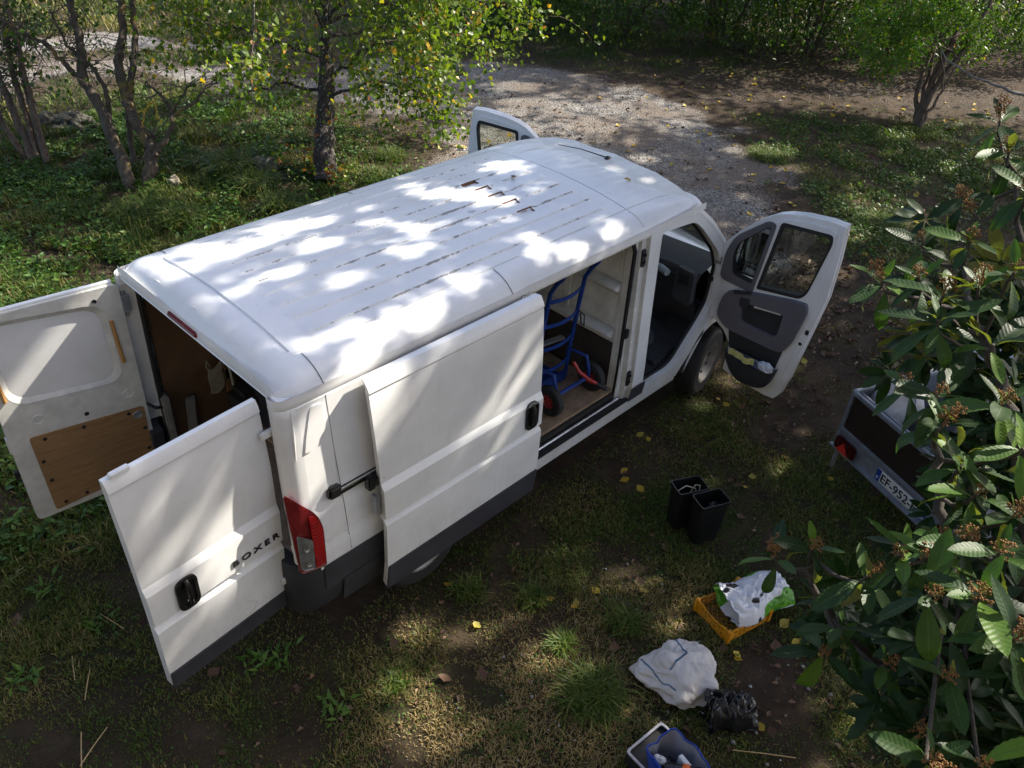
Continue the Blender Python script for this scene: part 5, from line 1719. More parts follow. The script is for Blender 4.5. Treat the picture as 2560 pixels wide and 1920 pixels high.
for xx in (-0.05, 0.43):
    MB().box((xx, -0.0205, 0.425), (0.045, 0.004, 0.108)).build('plate_band', M_PBLUE, np_)


def text(body, size, loc, parent, mat, name, offs=0.0, sp=1.0):
    c = bpy.data.curves.new(name, 'FONT')
    c.body = body
    c.size = size
    c.extrude = 0.0012
    c.offset = offs
    c.space_character = sp
    c.align_x = 'CENTER'
    c.materials.append(mat)
    o = bpy.data.objects.new(name, c)
    COL.objects.link(o)
    o.parent = parent
    o.location = loc
    o.rotation_euler = (PI/2, 0, 0)
    return to_mesh(o)


text('EF-952-F', 0.105, (0.165, -0.0212, 0.388), np_, M_BLACK, 'plate_letters', 0.0012, 1.0)
text('F', 0.045, (-0.05, -0.0242, 0.385), np_, M_PLATE, 'country_letter')
text('30', 0.042, (0.43, -0.0242, 0.385), np_, M_PLATE, 'district_number')

# what lies in the trailer
M_PINK = simple('dusty_pink_cloth', (0.36, 0.20, 0.165), 0.85, var=0.2, scale=16)
w1 = crumple('woven_sack', (4.52, -2.72, 0.52), (0.20, 0.22, 0.44), woven(), 41, 0.30, 5)
tagged(w1, 'white woven sack with blue stitching standing in the trailer', 'sack')
ln_ = drape(w1, [(-0.02, 0.16), (-0.06, 0.03), (-0.10, -0.08), (-0.08, -0.16)], 0.002)
zz = MB()
for i in range(len(ln_)-1):
    zz.tube([ln_[i]+Vector((0.008, 0, 0)), ln_[i+1]-Vector((0.008, 0, 0))], 0.003, 4)
if zz.v:
    zz.build('stitched_seam', M_STITCH, w1, 0)
tagged(crumple('pink_sack', (4.80, -2.50, 0.53), (0.10, 0.10, 0.22), M_PINK, 44, 0.22, 4), 'dull pink rolled cloth upright at the far corner of the trailer', 'cloth')
tagged(crumple('pink_cloth', (4.378, -3.300, 0.980)[:2] + (0.90,), (0.12, 0.10, 0.09), simple('pale_pink_cloth', (0.52, 0.32, 0.29), 0.85), 46, 0.45, 4), 'pale pink cloth with a lace edge lying high on the trailer load', 'cloth')
p0, p1, p2 = (3.984, -3.387, 1.000), (4.132, -3.378, 1.030), (4.246, -3.380, 1.050)
tagged(MB().tube([p0, p1, p2], [0.010, 0.012, 0.020], 8).build('red_tool', simple('bright_red_plastic', (0.55, 0.015, 0.012), 0.3), None, 50), 'slim bright red handle sticking up from the trailer load', 'tool')
for u_ in (0,):
    tagged(crumple('load_heap', (4.35, -3.15, 0.52), (0.28, 0.26, 0.40), simple('dark_load', (0.025, 0.024, 0.026), 0.6), 48, 0.4, 4), 'dark crumpled heap filling the trailer under the leaves', 'heap')
tagged(crumple('red_toolbox', (4.16, -3.28, 0.86), (0.14, 0.10, 0.07), simple('bright_red_plastic', (0.55, 0.015, 0.012), 0.3), 52, 0.15, 3), 'red plastic thing half hidden on the trailer load', 'toolbox')
# folded white parasol cloth beyond the trailer
c0 = Vector((5.804, -3.155, 1.000))
rows = []
for i in range(14):
    z = 0.02 + 1.35*i/13
    k = 0.55 - 0.40*i/13
    rows.append([(c0.x + (k*(1+0.13*math.sin(j*PI/3)))*math.cos(2*PI*j/36), c0.y + (k*(1+0.13*math.sin(j*PI/3)))*math.sin(2*PI*j/36), z) for j in range(37)])
wp = MB().grid(rows).build('white_cover', simple('white_cotton', (0.66, 0.67, 0.72), 0.8, var=0.08), None, 60)
tagged(wp, 'white pleated cloth cover standing beyond the trailer behind the leaves', 'cover')
MB().lathe([(0.17, 0.0), (0.10, 0.10), (0.03, 0.14), (0.0, 0.14)], (c0.x, c0.y, 1.36), 'Z', 18).build('cover_cap', simple('wicker_brown', (0.30, 0.17, 0.10), 0.8), wp, 40)

# ------------------------------------------------------------------ trees, shrubs and ground cover
def bark_mat(name, lo, hi, scale=14.0, streak=None, lichen=None):
    m, nt, b = new_mat(name)
    v = coords(nt, scale=(1, 1, 0.35))
    f = noise(nt, v, scale, 7, 0.7)
    c = ramp(nt, f, [(0.32, lo), (0.66, hi)])
    if streak:
        v2 = coords(nt, scale=(1.0, 1.0, 0.22))
        g = noise(nt, v2, 46, 4, 0.6)
        c = mixc(nt, ramp(nt, g, [(0.595, 0.0), (0.62, 1.0)]), c, streak)
    if lichen:
        g = noise(nt, coords(nt), 3.2, 5, 0.6)
        c = mixc(nt, mth(nt, 'MULTIPLY', ramp(nt, g, [(0.56, 0.0), (0.66, 1.0)]), 0.75), c, lichen)
    nt.links.new(c, b.inputs['Base Color'])
    b.inputs['Roughness'].default_value = 0.9
    bump(nt, b, f, 0.8, 0.02)
    return m


M_BARK = bark_mat('grey_brown_bark', (0.030, 0.023, 0.017), (0.125, 0.095, 0.068), 20, None, (0.22, 0.15, 0.03))
M_BIRCH = bark_mat('dark_birch_bark', (0.018, 0.014, 0.012), (0.06, 0.046, 0.038), 16, (0.30, 0.285, 0.26))
M_TWIG = bark_mat('thin_twig_bark', (0.05, 0.038, 0.03), (0.14, 0.11, 0.085), 30)
M_REDBARK = bark_mat('red_brown_bark', (0.05, 0.032, 0.022), (0.16, 0.11, 0.075), 16)
L_BIRCH = leaf_mat('birch_leaf', [(0.0, (0.040, 0.080, 0.010)), (0.45, (0.085, 0.135, 0.014)), (0.90, (0.145, 0.19, 0.020)), (0.955, (0.30, 0.26, 0.02)), (0.975, (0.45, 0.27, 0.02)), (1.0, (0.24, 0.085, 0.03))], 0.42, 0.42, 0.45)
L_SHRUB = leaf_mat('shrub_leaf', [(0.0, (0.018, 0.045, 0.006)), (0.6, (0.048, 0.100, 0.012)), (0.95, (0.09, 0.15, 0.02)), (1.0, (0.30, 0.24, 0.03))], 0.45, 0.35, 0.4)
L_SMALL = leaf_mat('small_tree_leaf', [(0.0, (0.04, 0.105, 0.008)), (0.6, (0.085, 0.185, 0.014)), (0.95, (0.15, 0.23, 0.02)), (1.0, (0.36, 0.14, 0.02))], 0.45, 0.42, 0.4)
L_SHADE = simple('shade_tree_leaf', (0.05, 0.085, 0.015), 0.5, var=0.3)
L_IVY = leaf_mat('weed_leaf', [(0.0, (0.018, 0.052, 0.008)), (0.6, (0.05, 0.115, 0.014)), (1.0, (0.11, 0.19, 0.025))], 0.5, 0.3, 0.35)


def wob(pts, n, amp, rng):
    """smooth a polyline and make it crooked"""
    pts = [np.array(p, float) for p in pts]
    out = []
    m = len(pts)
    for i in range(m-1):
        p0, p1, p2, p3 = pts[max(i-1, 0)], pts[i], pts[i+1], pts[min(i+2, m-1)]
        for k in range(n):
            t = k/n
            out.append(0.5*((2*p1)+(-p0+p2)*t+(2*p0-5*p1+4*p2-p3)*t*t+(-p0+3*p1-3*p2+p3)*t**3))
    out.append(pts[-1])
    return [o + rng.normal(size=3)*amp*(0 if i == 0 else 1) for i, o in enumerate(out)]


def stem(name, pts, r0, r1, mat, parent, rng, n=5, amp=0.012, sides=10):
    q = wob(pts, n, amp, rng)
    rad = [r0+(r1-r0)*i/(len(q)-1) for i in range(len(q))]
    rad = [r*(1+0.08*math.sin(i*1.9)) for i, r in enumerate(rad)]
    MB().tube(q, rad, sides).build(name, mat, parent, 60)
    return q


def twigs(starts, rng, n, length, droop, rad=0.006, spread=1.0):
    """random thin twigs from a set of (point, outward direction); returns the mesh builder and points along the twigs"""
    mb = MB()
    pts, dirs = [], []
    for k in range(n):
        p, d = starts[rng.integers(len(starts))]
        p, d = np.array(p, float), unit(np.array(d, float)+rng.normal(size=3)*0.55*spread)
        L = length*rng.uniform(0.5, 1.2)
        poly = [p]
        for s in range(6):
            d = unit(d + np.array([0, 0, -droop*0.16]) + rng.normal(size=3)*0.14)
            p = p + d*L/6
            poly.append(p)
            pts.append(p)
            dirs.append(d)
        mb.tube(poly, [rad*(1-0.13*i) for i in range(7)], 4, cap=False)
    return mb, np.array(pts), np.array(dirs)


def leaves_on(name, P, Dv, per, spread, size, mat, parent, rng, keep=None, down=0.5, rbias=None, aspect=0.72):
    n = len(P)*per
    i = np.repeat(np.arange(len(P)), per)
    Q = P[i] + rng.normal(size=(n, 3))*spread
    if keep is not None:
        m = keep(Q)
        Q, i = Q[m], i[m]
        n = len(Q)
    D = unit(Dv[i]*0.5 + rng.normal(size=(n, 3)) + np.array([0, 0, -down]))
    Nn = unit(rng.normal(size=(n, 3)) + np.array([0, 0, 0.9]))
    L = size*rng.uniform(0.65, 1.25, n)
    r = rng.random(n) if rbias is None else np.clip(rbias(Q)+rng.normal(size=n)*0.2, 0, 1)
    V, F, a = leaf_arrays(Q, D, Nn, L, L*aspect, r)
    return np_mesh(name, V, F, mat, parent, {'rnd': a})


# --- birch beside the drive
rb = np.random.default_rng(101)
birch = empty('birch_tree', (4.640, 5.242, 0.000), 0, 'birch with dark white-flecked trunk and yellowing drooping leaves behind the van', 'tree')
BO = np.array(birch.location)
loc = lambda pts: [tuple(np.array(p)-BO) for p in pts]
tk = loc([(4.625, 5.224, -0.019), (4.774, 5.420, 0.310), (4.945, 5.617, 0.661), (5.175, 5.848, 1.102), (5.385, 6.098, 1.541), (5.572, 6.371, 1.978)])
tk.append((tk[-1][0]-0.05, tk[-1][1], tk[-1][2]+1.8))
tk.append((tk[-1][0], tk[-1][1], tk[-1][2]+2.2))
q = stem('trunk', tk, 0.165, 0.03, M_BIRCH, birch, rb, 5, 0.008, 14)
starts = []
brs = [loc([(5.268, 5.798, 1.152), (5.508, 5.701, 1.308), (5.552, 5.292, 1.658), (5.555, 4.815, 1.736), (5.498, 4.273, 1.695), (5.424, 3.740, 1.477)]),
       loc([(5.083, 5.709, 0.883), (5.217, 5.154, 1.194), (5.339, 4.638, 1.357), (5.372, 3.976, 1.300), (5.341, 3.716, 1.203)]),
       loc([(5.259, 5.994, 1.319), (4.940, 6.163, 1.486), (4.484, 6.365, 1.710), (3.983, 6.665, 1.811), (3.652, 6.942, 1.893)]),
       loc([(5.088, 5.797, 0.968), (4.797, 6.021, 1.043), (4.329, 6.166, 1.037), (3.873, 6.332, 0.892)]),
       loc([(5.471, 6.196, 1.716), (6.192, 6.099, 1.856), (7.036, 5.789, 1.926), (7.847, 5.213, 1.892), (8.301, 4.649, 1.675)]),
       loc([(5.406, 6.122, 1.585), (6.398, 6.102, 1.560), (7.288, 5.890, 1.430), (7.842, 5.415, 1.226)])]
for k in range(64):
    z = rb.uniform(1.6, 5.6)
    i = min(range(len(q)), key=lambda j: abs(q[j][2]-z))
    az = rb.uniform(0, 2*PI)
    L = (3.5 - 0.28*z)*rb.uniform(0.7, 1.1)
    p = q[i]
    brs.append([p, p+np.array([math.cos(az)*L*0.4, math.sin(az)*L*0.4, 0.35*L]), p+np.array([math.cos(az)*L*0.75, math.sin(az)*L*0.75, 0.38*L]), p+np.array([math.cos(az)*L, math.sin(az)*L, 0.15*L])])
for b in brs:
    r = stem('branch', b, 0.026, 0.006, M_BIRCH, birch, rb, 4, 0.02, 6)
    for i in range(4, len(r)):
        starts.append((r[i], r[i]-r[i-1]))
mb, tp, td = twigs(starts, rb, 1250, 0.85, 0.8, 0.0050)
mb.build('twigs', M_TWIG, birch, 0, recalc=False)
cr = leaves_on('crown', tp, td, 5, 0.11, 0.074, L_BIRCH, birch, rb, lambda Q: Q[:, 2] > 0.75, 0.7, None, 0.85)
# golden sucker leaves at the foot
ft = np.concatenate([rb.normal(size=(40, 3))*[0.22, 0.12, 0.10] + np.array((4.471, 5.547, 0.285))-BO, rb.normal(size=(36, 3))*[0.16, 0.12, 0.10] + np.array((4.647, 4.899, 0.217))-BO, rb.normal(size=(14, 3))*[0.2, 0.1, 0.1] + np.array((4.962, 5.454, 0.868))-BO])
ft[:, 2] = np.maximum(ft[:, 2], 0.12)
leaves_on('sucker_leaves', ft, rand_dirs(len(ft), rb), 2, 0.04, 0.07, L_BIRCH, birch, rb, None, 0.4, lambda Q: np.full(len(Q), 0.93), 0.85)

# --- bare-stemmed trees at the left
r2 = np.random.default_rng(202)


def stems_tree(name, label, base, stems_, mat, twn, leafn, rng, leafmat=L_SHRUB, size=0.05):
    t = empty(name, base, 0, label, 'tree')
    O = np.array(base)
    st = []
    for i, (pts, a, b) in enumerate(stems_):
        w = stem('trunk' if i == 0 else 'stem', [np.array(p)-O for p in pts], a, b, mat, t, rng, 5, 0.010, 10)
        for j in range(len(w)//2, len(w)):
            st.append((w[j], w[j]-w[j-1]))
    mb_, p_, d_ = twigs(st, rng, twn, 0.9, 0.35, 0.007, 1.3)
    mb_.build('twigs', M_TWIG, t, 0, recalc=False)
    if leafn:
        sel = p_[rng.permutation(len(p_))[:leafn]]
        leaves_on('crown', sel, rand_dirs(len(sel), rng), 3, 0.10, size, leafmat, t, rng, lambda Q: Q[:, 2] > 0.9)
    return t


t1 = stems_tree('lichen_tree', 'leaning lichen-patched tree with slender forked stems by the left edge', (2.494, 6.506, 0.000), [
    ([(2.512, 6.556, -0.034), (2.588, 6.825, 0.286), (2.620, 7.036, 0.509), (2.653, 7.304, 0.784), (2.649, 7.615, 1.060), (2.713, 7.775, 1.270), (2.827, 7.930, 1.525), (2.880, 8.133, 1.762), (3.017, 8.418, 2.159), (3.167, 8.708, 2.572)], 0.085, 0.035),
    ([(2.651, 7.483, 0.944), (2.624, 7.689, 1.102), (2.536, 7.848, 1.241), (2.417, 8.077, 1.495), (2.215, 8.279, 1.641), (2.020, 8.466, 1.780)], 0.045, 0.014),
    ([(2.639, 7.086, 0.489), (2.779, 7.358, 0.876), (2.804, 7.688, 1.200), (2.708, 8.054, 1.433), (2.711, 8.454, 1.796)], 0.035, 0.015)], M_BARK, 120, 130, r2, L_SHRUB, 0.07)
t2 = stems_tree('forked_tree', 'tree with a sawn stub and twin upright stems beside the leaning one', (2.665, 6.436, 0.000), [
    ([(2.697, 6.518, -0.048), (2.853, 6.610, 0.192), (2.958, 6.699, 0.379), (2.952, 6.867, 0.524), (2.956, 7.135, 0.771), (2.996, 7.292, 0.952), (3.101, 7.524, 1.269), (3.271, 7.641, 1.547), (3.445, 7.865, 1.926), (3.678, 8.164, 2.431)], 0.095, 0.04),
    ([(2.977, 7.185, 0.753), (3.097, 7.323, 0.999), (3.324, 7.495, 1.384), (3.560, 7.823, 1.921), (3.773, 8.100, 2.386)], 0.05, 0.03),
    ([(2.929, 6.601, 0.346), (3.009, 6.590, 0.417), (3.205, 6.585, 0.612), (3.293, 6.687, 0.792), (3.286, 6.885, 0.965), (3.220, 7.119, 1.108)], 0.045, 0.014),
    ([(3.271, 6.638, 0.810), (3.483, 6.629, 1.017), (3.622, 6.615, 1.146)], 0.022, 0.010),
    ([(3.261, 6.542, 0.798), (3.541, 6.431, 0.982), (3.695, 6.419, 1.127), (3.841, 6.366, 1.228)], 0.022, 0.008),
    ([(2.942, 6.680, 0.345), (3.000, 6.754, 0.471), (3.031, 6.790, 0.535)], 0.055, 0.05),
    ([(2.814, 6.979, 0.063), (2.955, 7.264, 0.464), (3.087, 7.472, 0.786), (3.279, 7.595, 1.092)], 0.04, 0.025)], M_BARK, 110, 70, r2, L_SHRUB, 0.065)
yl = MB()
for pts in ([(3.157, 6.816, 0.940), (3.038, 6.837, 0.838), (2.962, 6.804, 0.732), (2.900, 6.780, 0.646)], [(3.162, 6.821, 0.949), (3.136, 6.737, 0.847), (3.107, 6.656, 0.744), (3.090, 6.620, 0.695)], [(2.952, 6.895, 0.803), (3.049, 6.848, 0.859), (3.162, 6.821, 0.949)]):
    yl.tube(wob([np.array(p)-np.array(t2.location) for p in pts], 3, 0.01, r2), 0.010, 5)
yl.build('lichen_twigs', simple('yellow_lichen', (0.42, 0.27, 0.03), 0.9, var=0.4, scale=40), t2, 50)
MB().lathe([(0.0, 0.002), (0.05, 0.0)], np.array((3.033, 6.792, 0.539))-np.array(t2.location), 'Z', 10).build('sawn_face', simple('pale_cut_wood', (0.55, 0.48, 0.36), 0.8), t2, 0)
stl = []
for k, (u0, v0, u1, v1, u2, v2) in enumerate(((85, 408, 40, 290, -15, 160), (100, 412, 70, 300, 20, 130), (118, 408, 80, 270, 30, 60), (70, 405, 20, 330, -40, 230), (108, 405, 96, 330, 70, 200))):
    pass
t3_ = stems_tree('clumped_tree', 'clump of thin bare stems and tangled twigs at the left edge', (1.920, 7.969, 0.000), [
    ([(1.909, 8.086, -0.024), (1.994, 8.554, 0.484), (2.062, 9.084, 1.032), (2.189, 9.600, 1.626)], 0.06, 0.03), ([(1.961, 8.023, -0.028), (2.086, 8.413, 0.450), (2.258, 9.022, 1.174), (2.505, 9.553, 1.904)], 0.05, 0.025), ([(2.005, 7.859, 0.038), (2.161, 8.331, 0.622), (2.408, 9.039, 1.511), (2.548, 9.445, 2.019)], 0.045, 0.02),
    ([(1.894, 8.262, -0.049), (1.864, 8.643, 0.263), (1.849, 9.123, 0.683)], 0.05, 0.03), ([(2.006, 8.009, 0.005), (2.120, 8.239, 0.328), (2.260, 8.696, 0.882), (2.520, 9.076, 1.489)], 0.035, 0.015)], M_REDBARK, 300, 330, r2, L_SHRUB, 0.08)

# low stone ledge and loose rocks
def rock(name, c, s, seed, mat):
    o = crumple(name, c, s, mat, seed, 0.55, 4, True, None, 1.0, 1.0)
    return o


M_STONE = simple('mossy_stone', (0.085, 0.080, 0.062), 0.9, var=0.4, scale=9, bmp=0.5, bscale=40)
ledge = empty('stone_ledge', (2.865, 8.953, 0.000), 0, 'low dark rough stone ledge under the bank behind the left trees', 'stone wall')
LO = np.array(ledge.location)
lv = [(2.555, 9.179, 0.000), (3.162, 8.818, 0.000)]
for k in range(11):
    a = np.array(lv[0])+(np.array(lv[1])-np.array(lv[0]))*(k % 6)/5.5 - LO
    o = rock('stone', (a[0]+0.05*(k // 6), a[1]+0.12*(k // 6), 0.0 + 0.10*(k // 6) - 0.05), (0.13+0.10*((k*37) % 10)/10, 0.14, 0.07+0.07*((k*53) % 10)/10), 70+k, M_STONE)
    o.rotation_euler = (0.2*math.sin(k*3.0), 0.2*math.cos(k*5.0), k*1.7)
    o.parent = ledge
rk = rock('rock', (2.988, 6.299, 0.000), (0.10, 0.08, 0.10), 91, simple('pale_rock', (0.36, 0.31, 0.22), 0.9, var=0.3))
tag(rk, 'pale round stone in the grass beside the forked tree', 'rock')
rk = rock('rock', (4.184, 5.970, 0.000), (0.22, 0.18, 0.17), 92, M_STONE)
tag(rk, 'dark rounded rock in the undergrowth left of the birch', 'rock')

# --- small multi-stemmed tree at the right
r3 = np.random.default_rng(303)
rt_ = empty('small_tree', (13.952, 0.863, 0.000), 0, 'small many-stemmed tree with bright green leaves standing on the lawn', 'tree')
RO = np.array(rt_.location)
st3 = []
for pts, a, b in (([(13.933, 0.856, 0.006), (14.124, 0.970, 0.302), (14.396, 1.018, 0.622), (14.796, 1.054, 1.060), (15.185, 1.130, 1.524), (15.556, 1.345, 2.094)], 0.075, 0.035), ([(13.910, 0.810, 0.025), (14.222, 0.916, 0.438), (14.656, 0.886, 0.851), (15.089, 0.856, 1.264), (15.474, 0.876, 1.672), (15.810, 0.946, 2.077)], 0.06, 0.025),
                  ([(13.961, 0.898, -0.012), (14.155, 1.069, 0.339), (14.369, 1.208, 0.681), (14.735, 1.310, 1.145), (15.080, 1.493, 1.660)], 0.05, 0.02), ([(13.829, 0.764, 0.070), (14.109, 0.771, 0.361), (14.403, 0.793, 0.679), (14.772, 0.798, 1.057)], 0.035, 0.012), ([(14.151, 0.976, 0.082), (14.592, 1.184, 0.718), (15.004, 1.422, 1.351), (15.259, 1.822, 1.970)], 0.04, 0.02)):
    w = stem('trunk', [np.array(p)-RO for p in pts], a, b, M_REDBARK, rt_, r3, 4, 0.015, 8)
    for j in range(len(w)//2, len(w)):
        st3.append((w[j], w[j]-w[j-1]))
for u, v, d in ((2260, 60, 14.6), (2200, 100, 14.4), (2330, 60, 14.6), (2280, 130, 14.4), (2160, 70, 14.5), (2400, 30, 14.6), (2240, 10, 14.6)):
    pass
tgt = [np.array(p)-RO for p in [(14.124, 1.692, 1.543), (13.546, 1.810, 1.402), (14.456, 1.350, 1.572), (13.770, 1.288, 1.326), (13.587, 2.034, 1.476), (14.896, 1.131, 1.821), (14.175, 1.958, 1.836), (14.434, 1.634, 1.807), (13.622, 1.388, 1.098), (15.108, 1.395, 1.938), (14.026, 2.119, 1.661)]]
for g in tgt:
    w = stem('branch', [st3[r3.integers(len(st3))][0], g*0.5+np.array(st3[r3.integers(len(st3))][0])*0.5, g], 0.018, 0.006, M_REDBARK, rt_, r3, 4, 0.02, 6)
st4 = [(g + r3.normal(size=3)*0.18, r3.normal(size=3)) for g in tgt for _ in range(5)]
mb, p_, d_ = twigs(st4, r3, 210, 0.42, 0.6, 0.005, 1.4)
mb.build('twigs', M_TWIG, rt_, 0, recalc=False)
leaves_on('crown', p_, d_, 6, 0.07, 0.06, L_SMALL, rt_, r3, None, 0.3, None, 0.6)
MB().tube(wob([(13.995, -0.690, 0.950), (13.779, -0.360, 1.029), (13.607, -0.075, 1.112), (13.435, 0.210, 1.194), (13.301, 0.537, 1.353), (13.304, 0.686, 1.491)], 4, 0.01, r3), [0.028-0.0011*i for i in range(21)], 7).build('bare_branch', bark_mat('pale_bark', (0.16, 0.14, 0.13), (0.32, 0.29, 0.27), 20), None, 60)
tag(bpy.data.objects['bare_branch'], 'bare pale branch hanging in from the edge under the small tree', 'branch')

# --- shrubs along the back
r4 = np.random.default_rng(404)
SHR = [(12.9, 9.9, 1.9, 2.6), (14.4, 7.7, 2.0, 3.0), (15.6, 6.0, 1.7, 2.7), (16.4, 4.4, 1.8, 3.0), (17.9, 3.2, 1.8, 2.9), (19.8, 2.3, 2.0, 3.2), (22.2, 1.5, 2.2, 3.2), (25.6, 1.2, 2.5, 3.4),
       (15.2, 11.2, 2.2, 3.4), (17.6, 8.4, 2.2, 3.6), (20.0, 6.5, 2.4, 3.6), (24.0, 5.4, 2.6, 3.8), (29.0, 5.0, 3.0, 4.0)]
SHL = ['rounded dark shrub at the lawn end of the hedge row', 'broad drooping shrub behind the lawn, beside the end shrub', 'dark shrub with hanging leafy sprays left of the hedge middle', 'tall shadowed shrub at the middle of the hedge row',
       'dark shrub just left of the small bright tree', 'deep shaded shrub behind the small bright tree', 'dark shrub right of the small bright tree', 'farthest dark shrub in the top right corner',
       'tall shrub rising behind the lawn end of the hedge', 'tall shrub rising behind the hanging sprays', 'tall shrub behind the middle of the hedge row', 'tall shrub behind the small bright tree', 'tall farthest shrub behind the right hedge end']
for (x, y, r, h), lb in zip(SHR, SHL):
    t = empty('hedge_shrub', (x, y, 0), 0, lb, 'shrub', 'shrubs along the back hedge')
    st = MB()
    for k in range(9):
        a = r4.uniform(0, 2*PI)
        st.tube(wob([(0.25*math.cos(a), 0.25*math.sin(a), -0.05), (r*0.4*math.cos(a), r*0.4*math.sin(a), h*0.45), (r*0.75*math.cos(a+0.3), r*0.75*math.sin(a+0.3), h*0.8)], 4, 0.03, r4), [0.045-0.0045*i for i in range(9)], 5)
    st.build('stems', M_BARK, t, 0, recalc=False)
    nb = 150
    d = rand_dirs(nb, r4)
    rad = r4.uniform(0.45, 1.0, nb)[:, None]**0.5
    P = d*rad*np.array([r, r, h*0.52]) + np.array([0, 0, h*0.58])
    out = unit(d + np.array([0, 0, 0.3]))
    # sprays: points strung from each clump outward and down
    sp = np.concatenate([P + out*0.11*k - np.array([0, 0, 0.035*k*k]) for k in range(5)])
    so = np.tile(out, (5, 1)) + np.array([0, 0, -0.5])
    leaves_on('crown', sp, so, 13, 0.13, 0.095, L_SHRUB, t, r4, lambda Q: Q[:, 2] > 0.25, 0.6, None, 0.5)

# bright verge shrubs far behind the left trees
for k, (x, y, r, h, lb) in enumerate(((2.2, 17.5, 1.4, 2.2, 'bushy shrub beyond the drive in the top left corner'), (5.5, 18.5, 1.5, 2.0, 'sunlit shrub beyond the drive behind the twin stems'), (9.0, 17.5, 1.6, 2.2, 'sunlit shrub beyond the drive behind the birch'), (12.0, 14.8, 1.7, 2.6, 'leafy shrub at the end of the drive behind the birch crown'))):
    t = empty('verge_shrub', (x, y, 0), 0, lb, 'shrub', 'shrubs beyond the drive')
    st = MB()
    for j in range(7):
        a = r4.uniform(0, 2*PI)
        st.tube(wob([(0.1*math.cos(a), 0.1*math.sin(a), -0.05), (r*0.4*math.cos(a), r*0.4*math.sin(a), h*0.5), (r*0.7*math.cos(a), r*0.7*math.sin(a), h*0.9)], 4, 0.03, r4), [0.03-0.003*i for i in range(9)], 5)
    st.build('stems', M_BARK, t, 0, recalc=False)
    d = rand_dirs(110, r4)
    P = d*r4.uniform(0.4, 1.0, 110)[:, None]*np.array([r, r, h*0.5]) + np.array([0, 0, h*0.6])
    leaves_on('crown', P, d, 40, 0.2, 0.08, L_SMALL, t, r4, lambda Q: Q[:, 2] > 0.2, 0.4, None, 0.55)

# --- tall trees standing out of view, their crowns cut open to place the sun patches
SV = np.array(SUN)
LIT = []       # (point, radius): chosen sun spots; crown leaves are cut away on the line to the sun
for (x, y, z), r in zip([(0.180, 0.708, 2.220), (0.170, 0.393, 2.220), (0.638, 0.437, 2.220), (0.787, 0.421, 2.220), (1.076, 0.152, 2.220), (0.416, 0.010, 2.220), (0.128, -0.048, 2.220), (1.569, 0.134, 2.220), (1.596, -0.107, 2.220), (2.324, 0.151, 2.220), (2.146, 0.255, 2.220), (2.413, -0.093, 2.220), (2.961, 0.309, 2.220), (3.008, -0.908, 2.220), (2.285, -0.715, 2.220), (2.556, -0.934, 2.220), (1.543, -0.734, 2.220), (1.469, -0.273, 2.220), (1.132, -0.820, 2.220), (0.837, -0.812, 2.220), (0.654, -0.007, 2.220), (0.938, -0.304, 2.220), (1.105, 0.535, 2.220), (2.852, -0.079, 2.220), (3.317, -0.714, 2.220), (0.358, -0.724, 2.220), (2.315, -0.429, 2.220)],
                        (.20, .14, .17, .12, .13, .10, .12, .11, .13, .22, .17, .16, .16, .14, .19, .11, .17, .11, .20, .20, .12, .10, .15, .10, .08, .08, .08)):
    LIT.append((x, y, z, r))
for (x, z), r in zip(((0.62, 1.93), (0.70, 1.83), (0.66, 1.72), (0.85, 1.92), (1.02, 1.97), (1.75, 1.72), (1.86, 1.55), (1.55, 1.35), (1.40, 1.00), (1.55, 0.92), (1.75, 1.12), (1.30, 0.85), (1.20, 1.62), (0.78, 1.55)), (.09, .08, .07, .07, .06, .07, .06, .04, .06, .06, .05, .05, .04, .05)):
    LIT.append((x, -1.07, z, r))
for (s, z), r in zip(((0.75, 1.7), (0.6, 1.85), (0.7, 1.45), (0.5, 1.55), (0.48, 1.3), (0.62, 1.15), (0.45, 1.12), (0.55, 0.95), (0.65, 0.8), (0.78, 0.7), (0.45, 0.9), (0.82, 1.2), (0.4, 1.75)), (.07, .06, .06, .06, .07, .06, .07, .07, .07, .06, .06, .05, .06)):
    LIT.append((0.03-0.995*s, -0.80-0.094*s, z, r))
for (x, z), r in zip(((0.2, 1.95), (0.25, 1.85), (0.12, 1.8), (0.45, 2.0), (0.5, 1.9)), (.08, .07, .06, .08, .05)):
    LIT.append((x, -0.95, z, r))
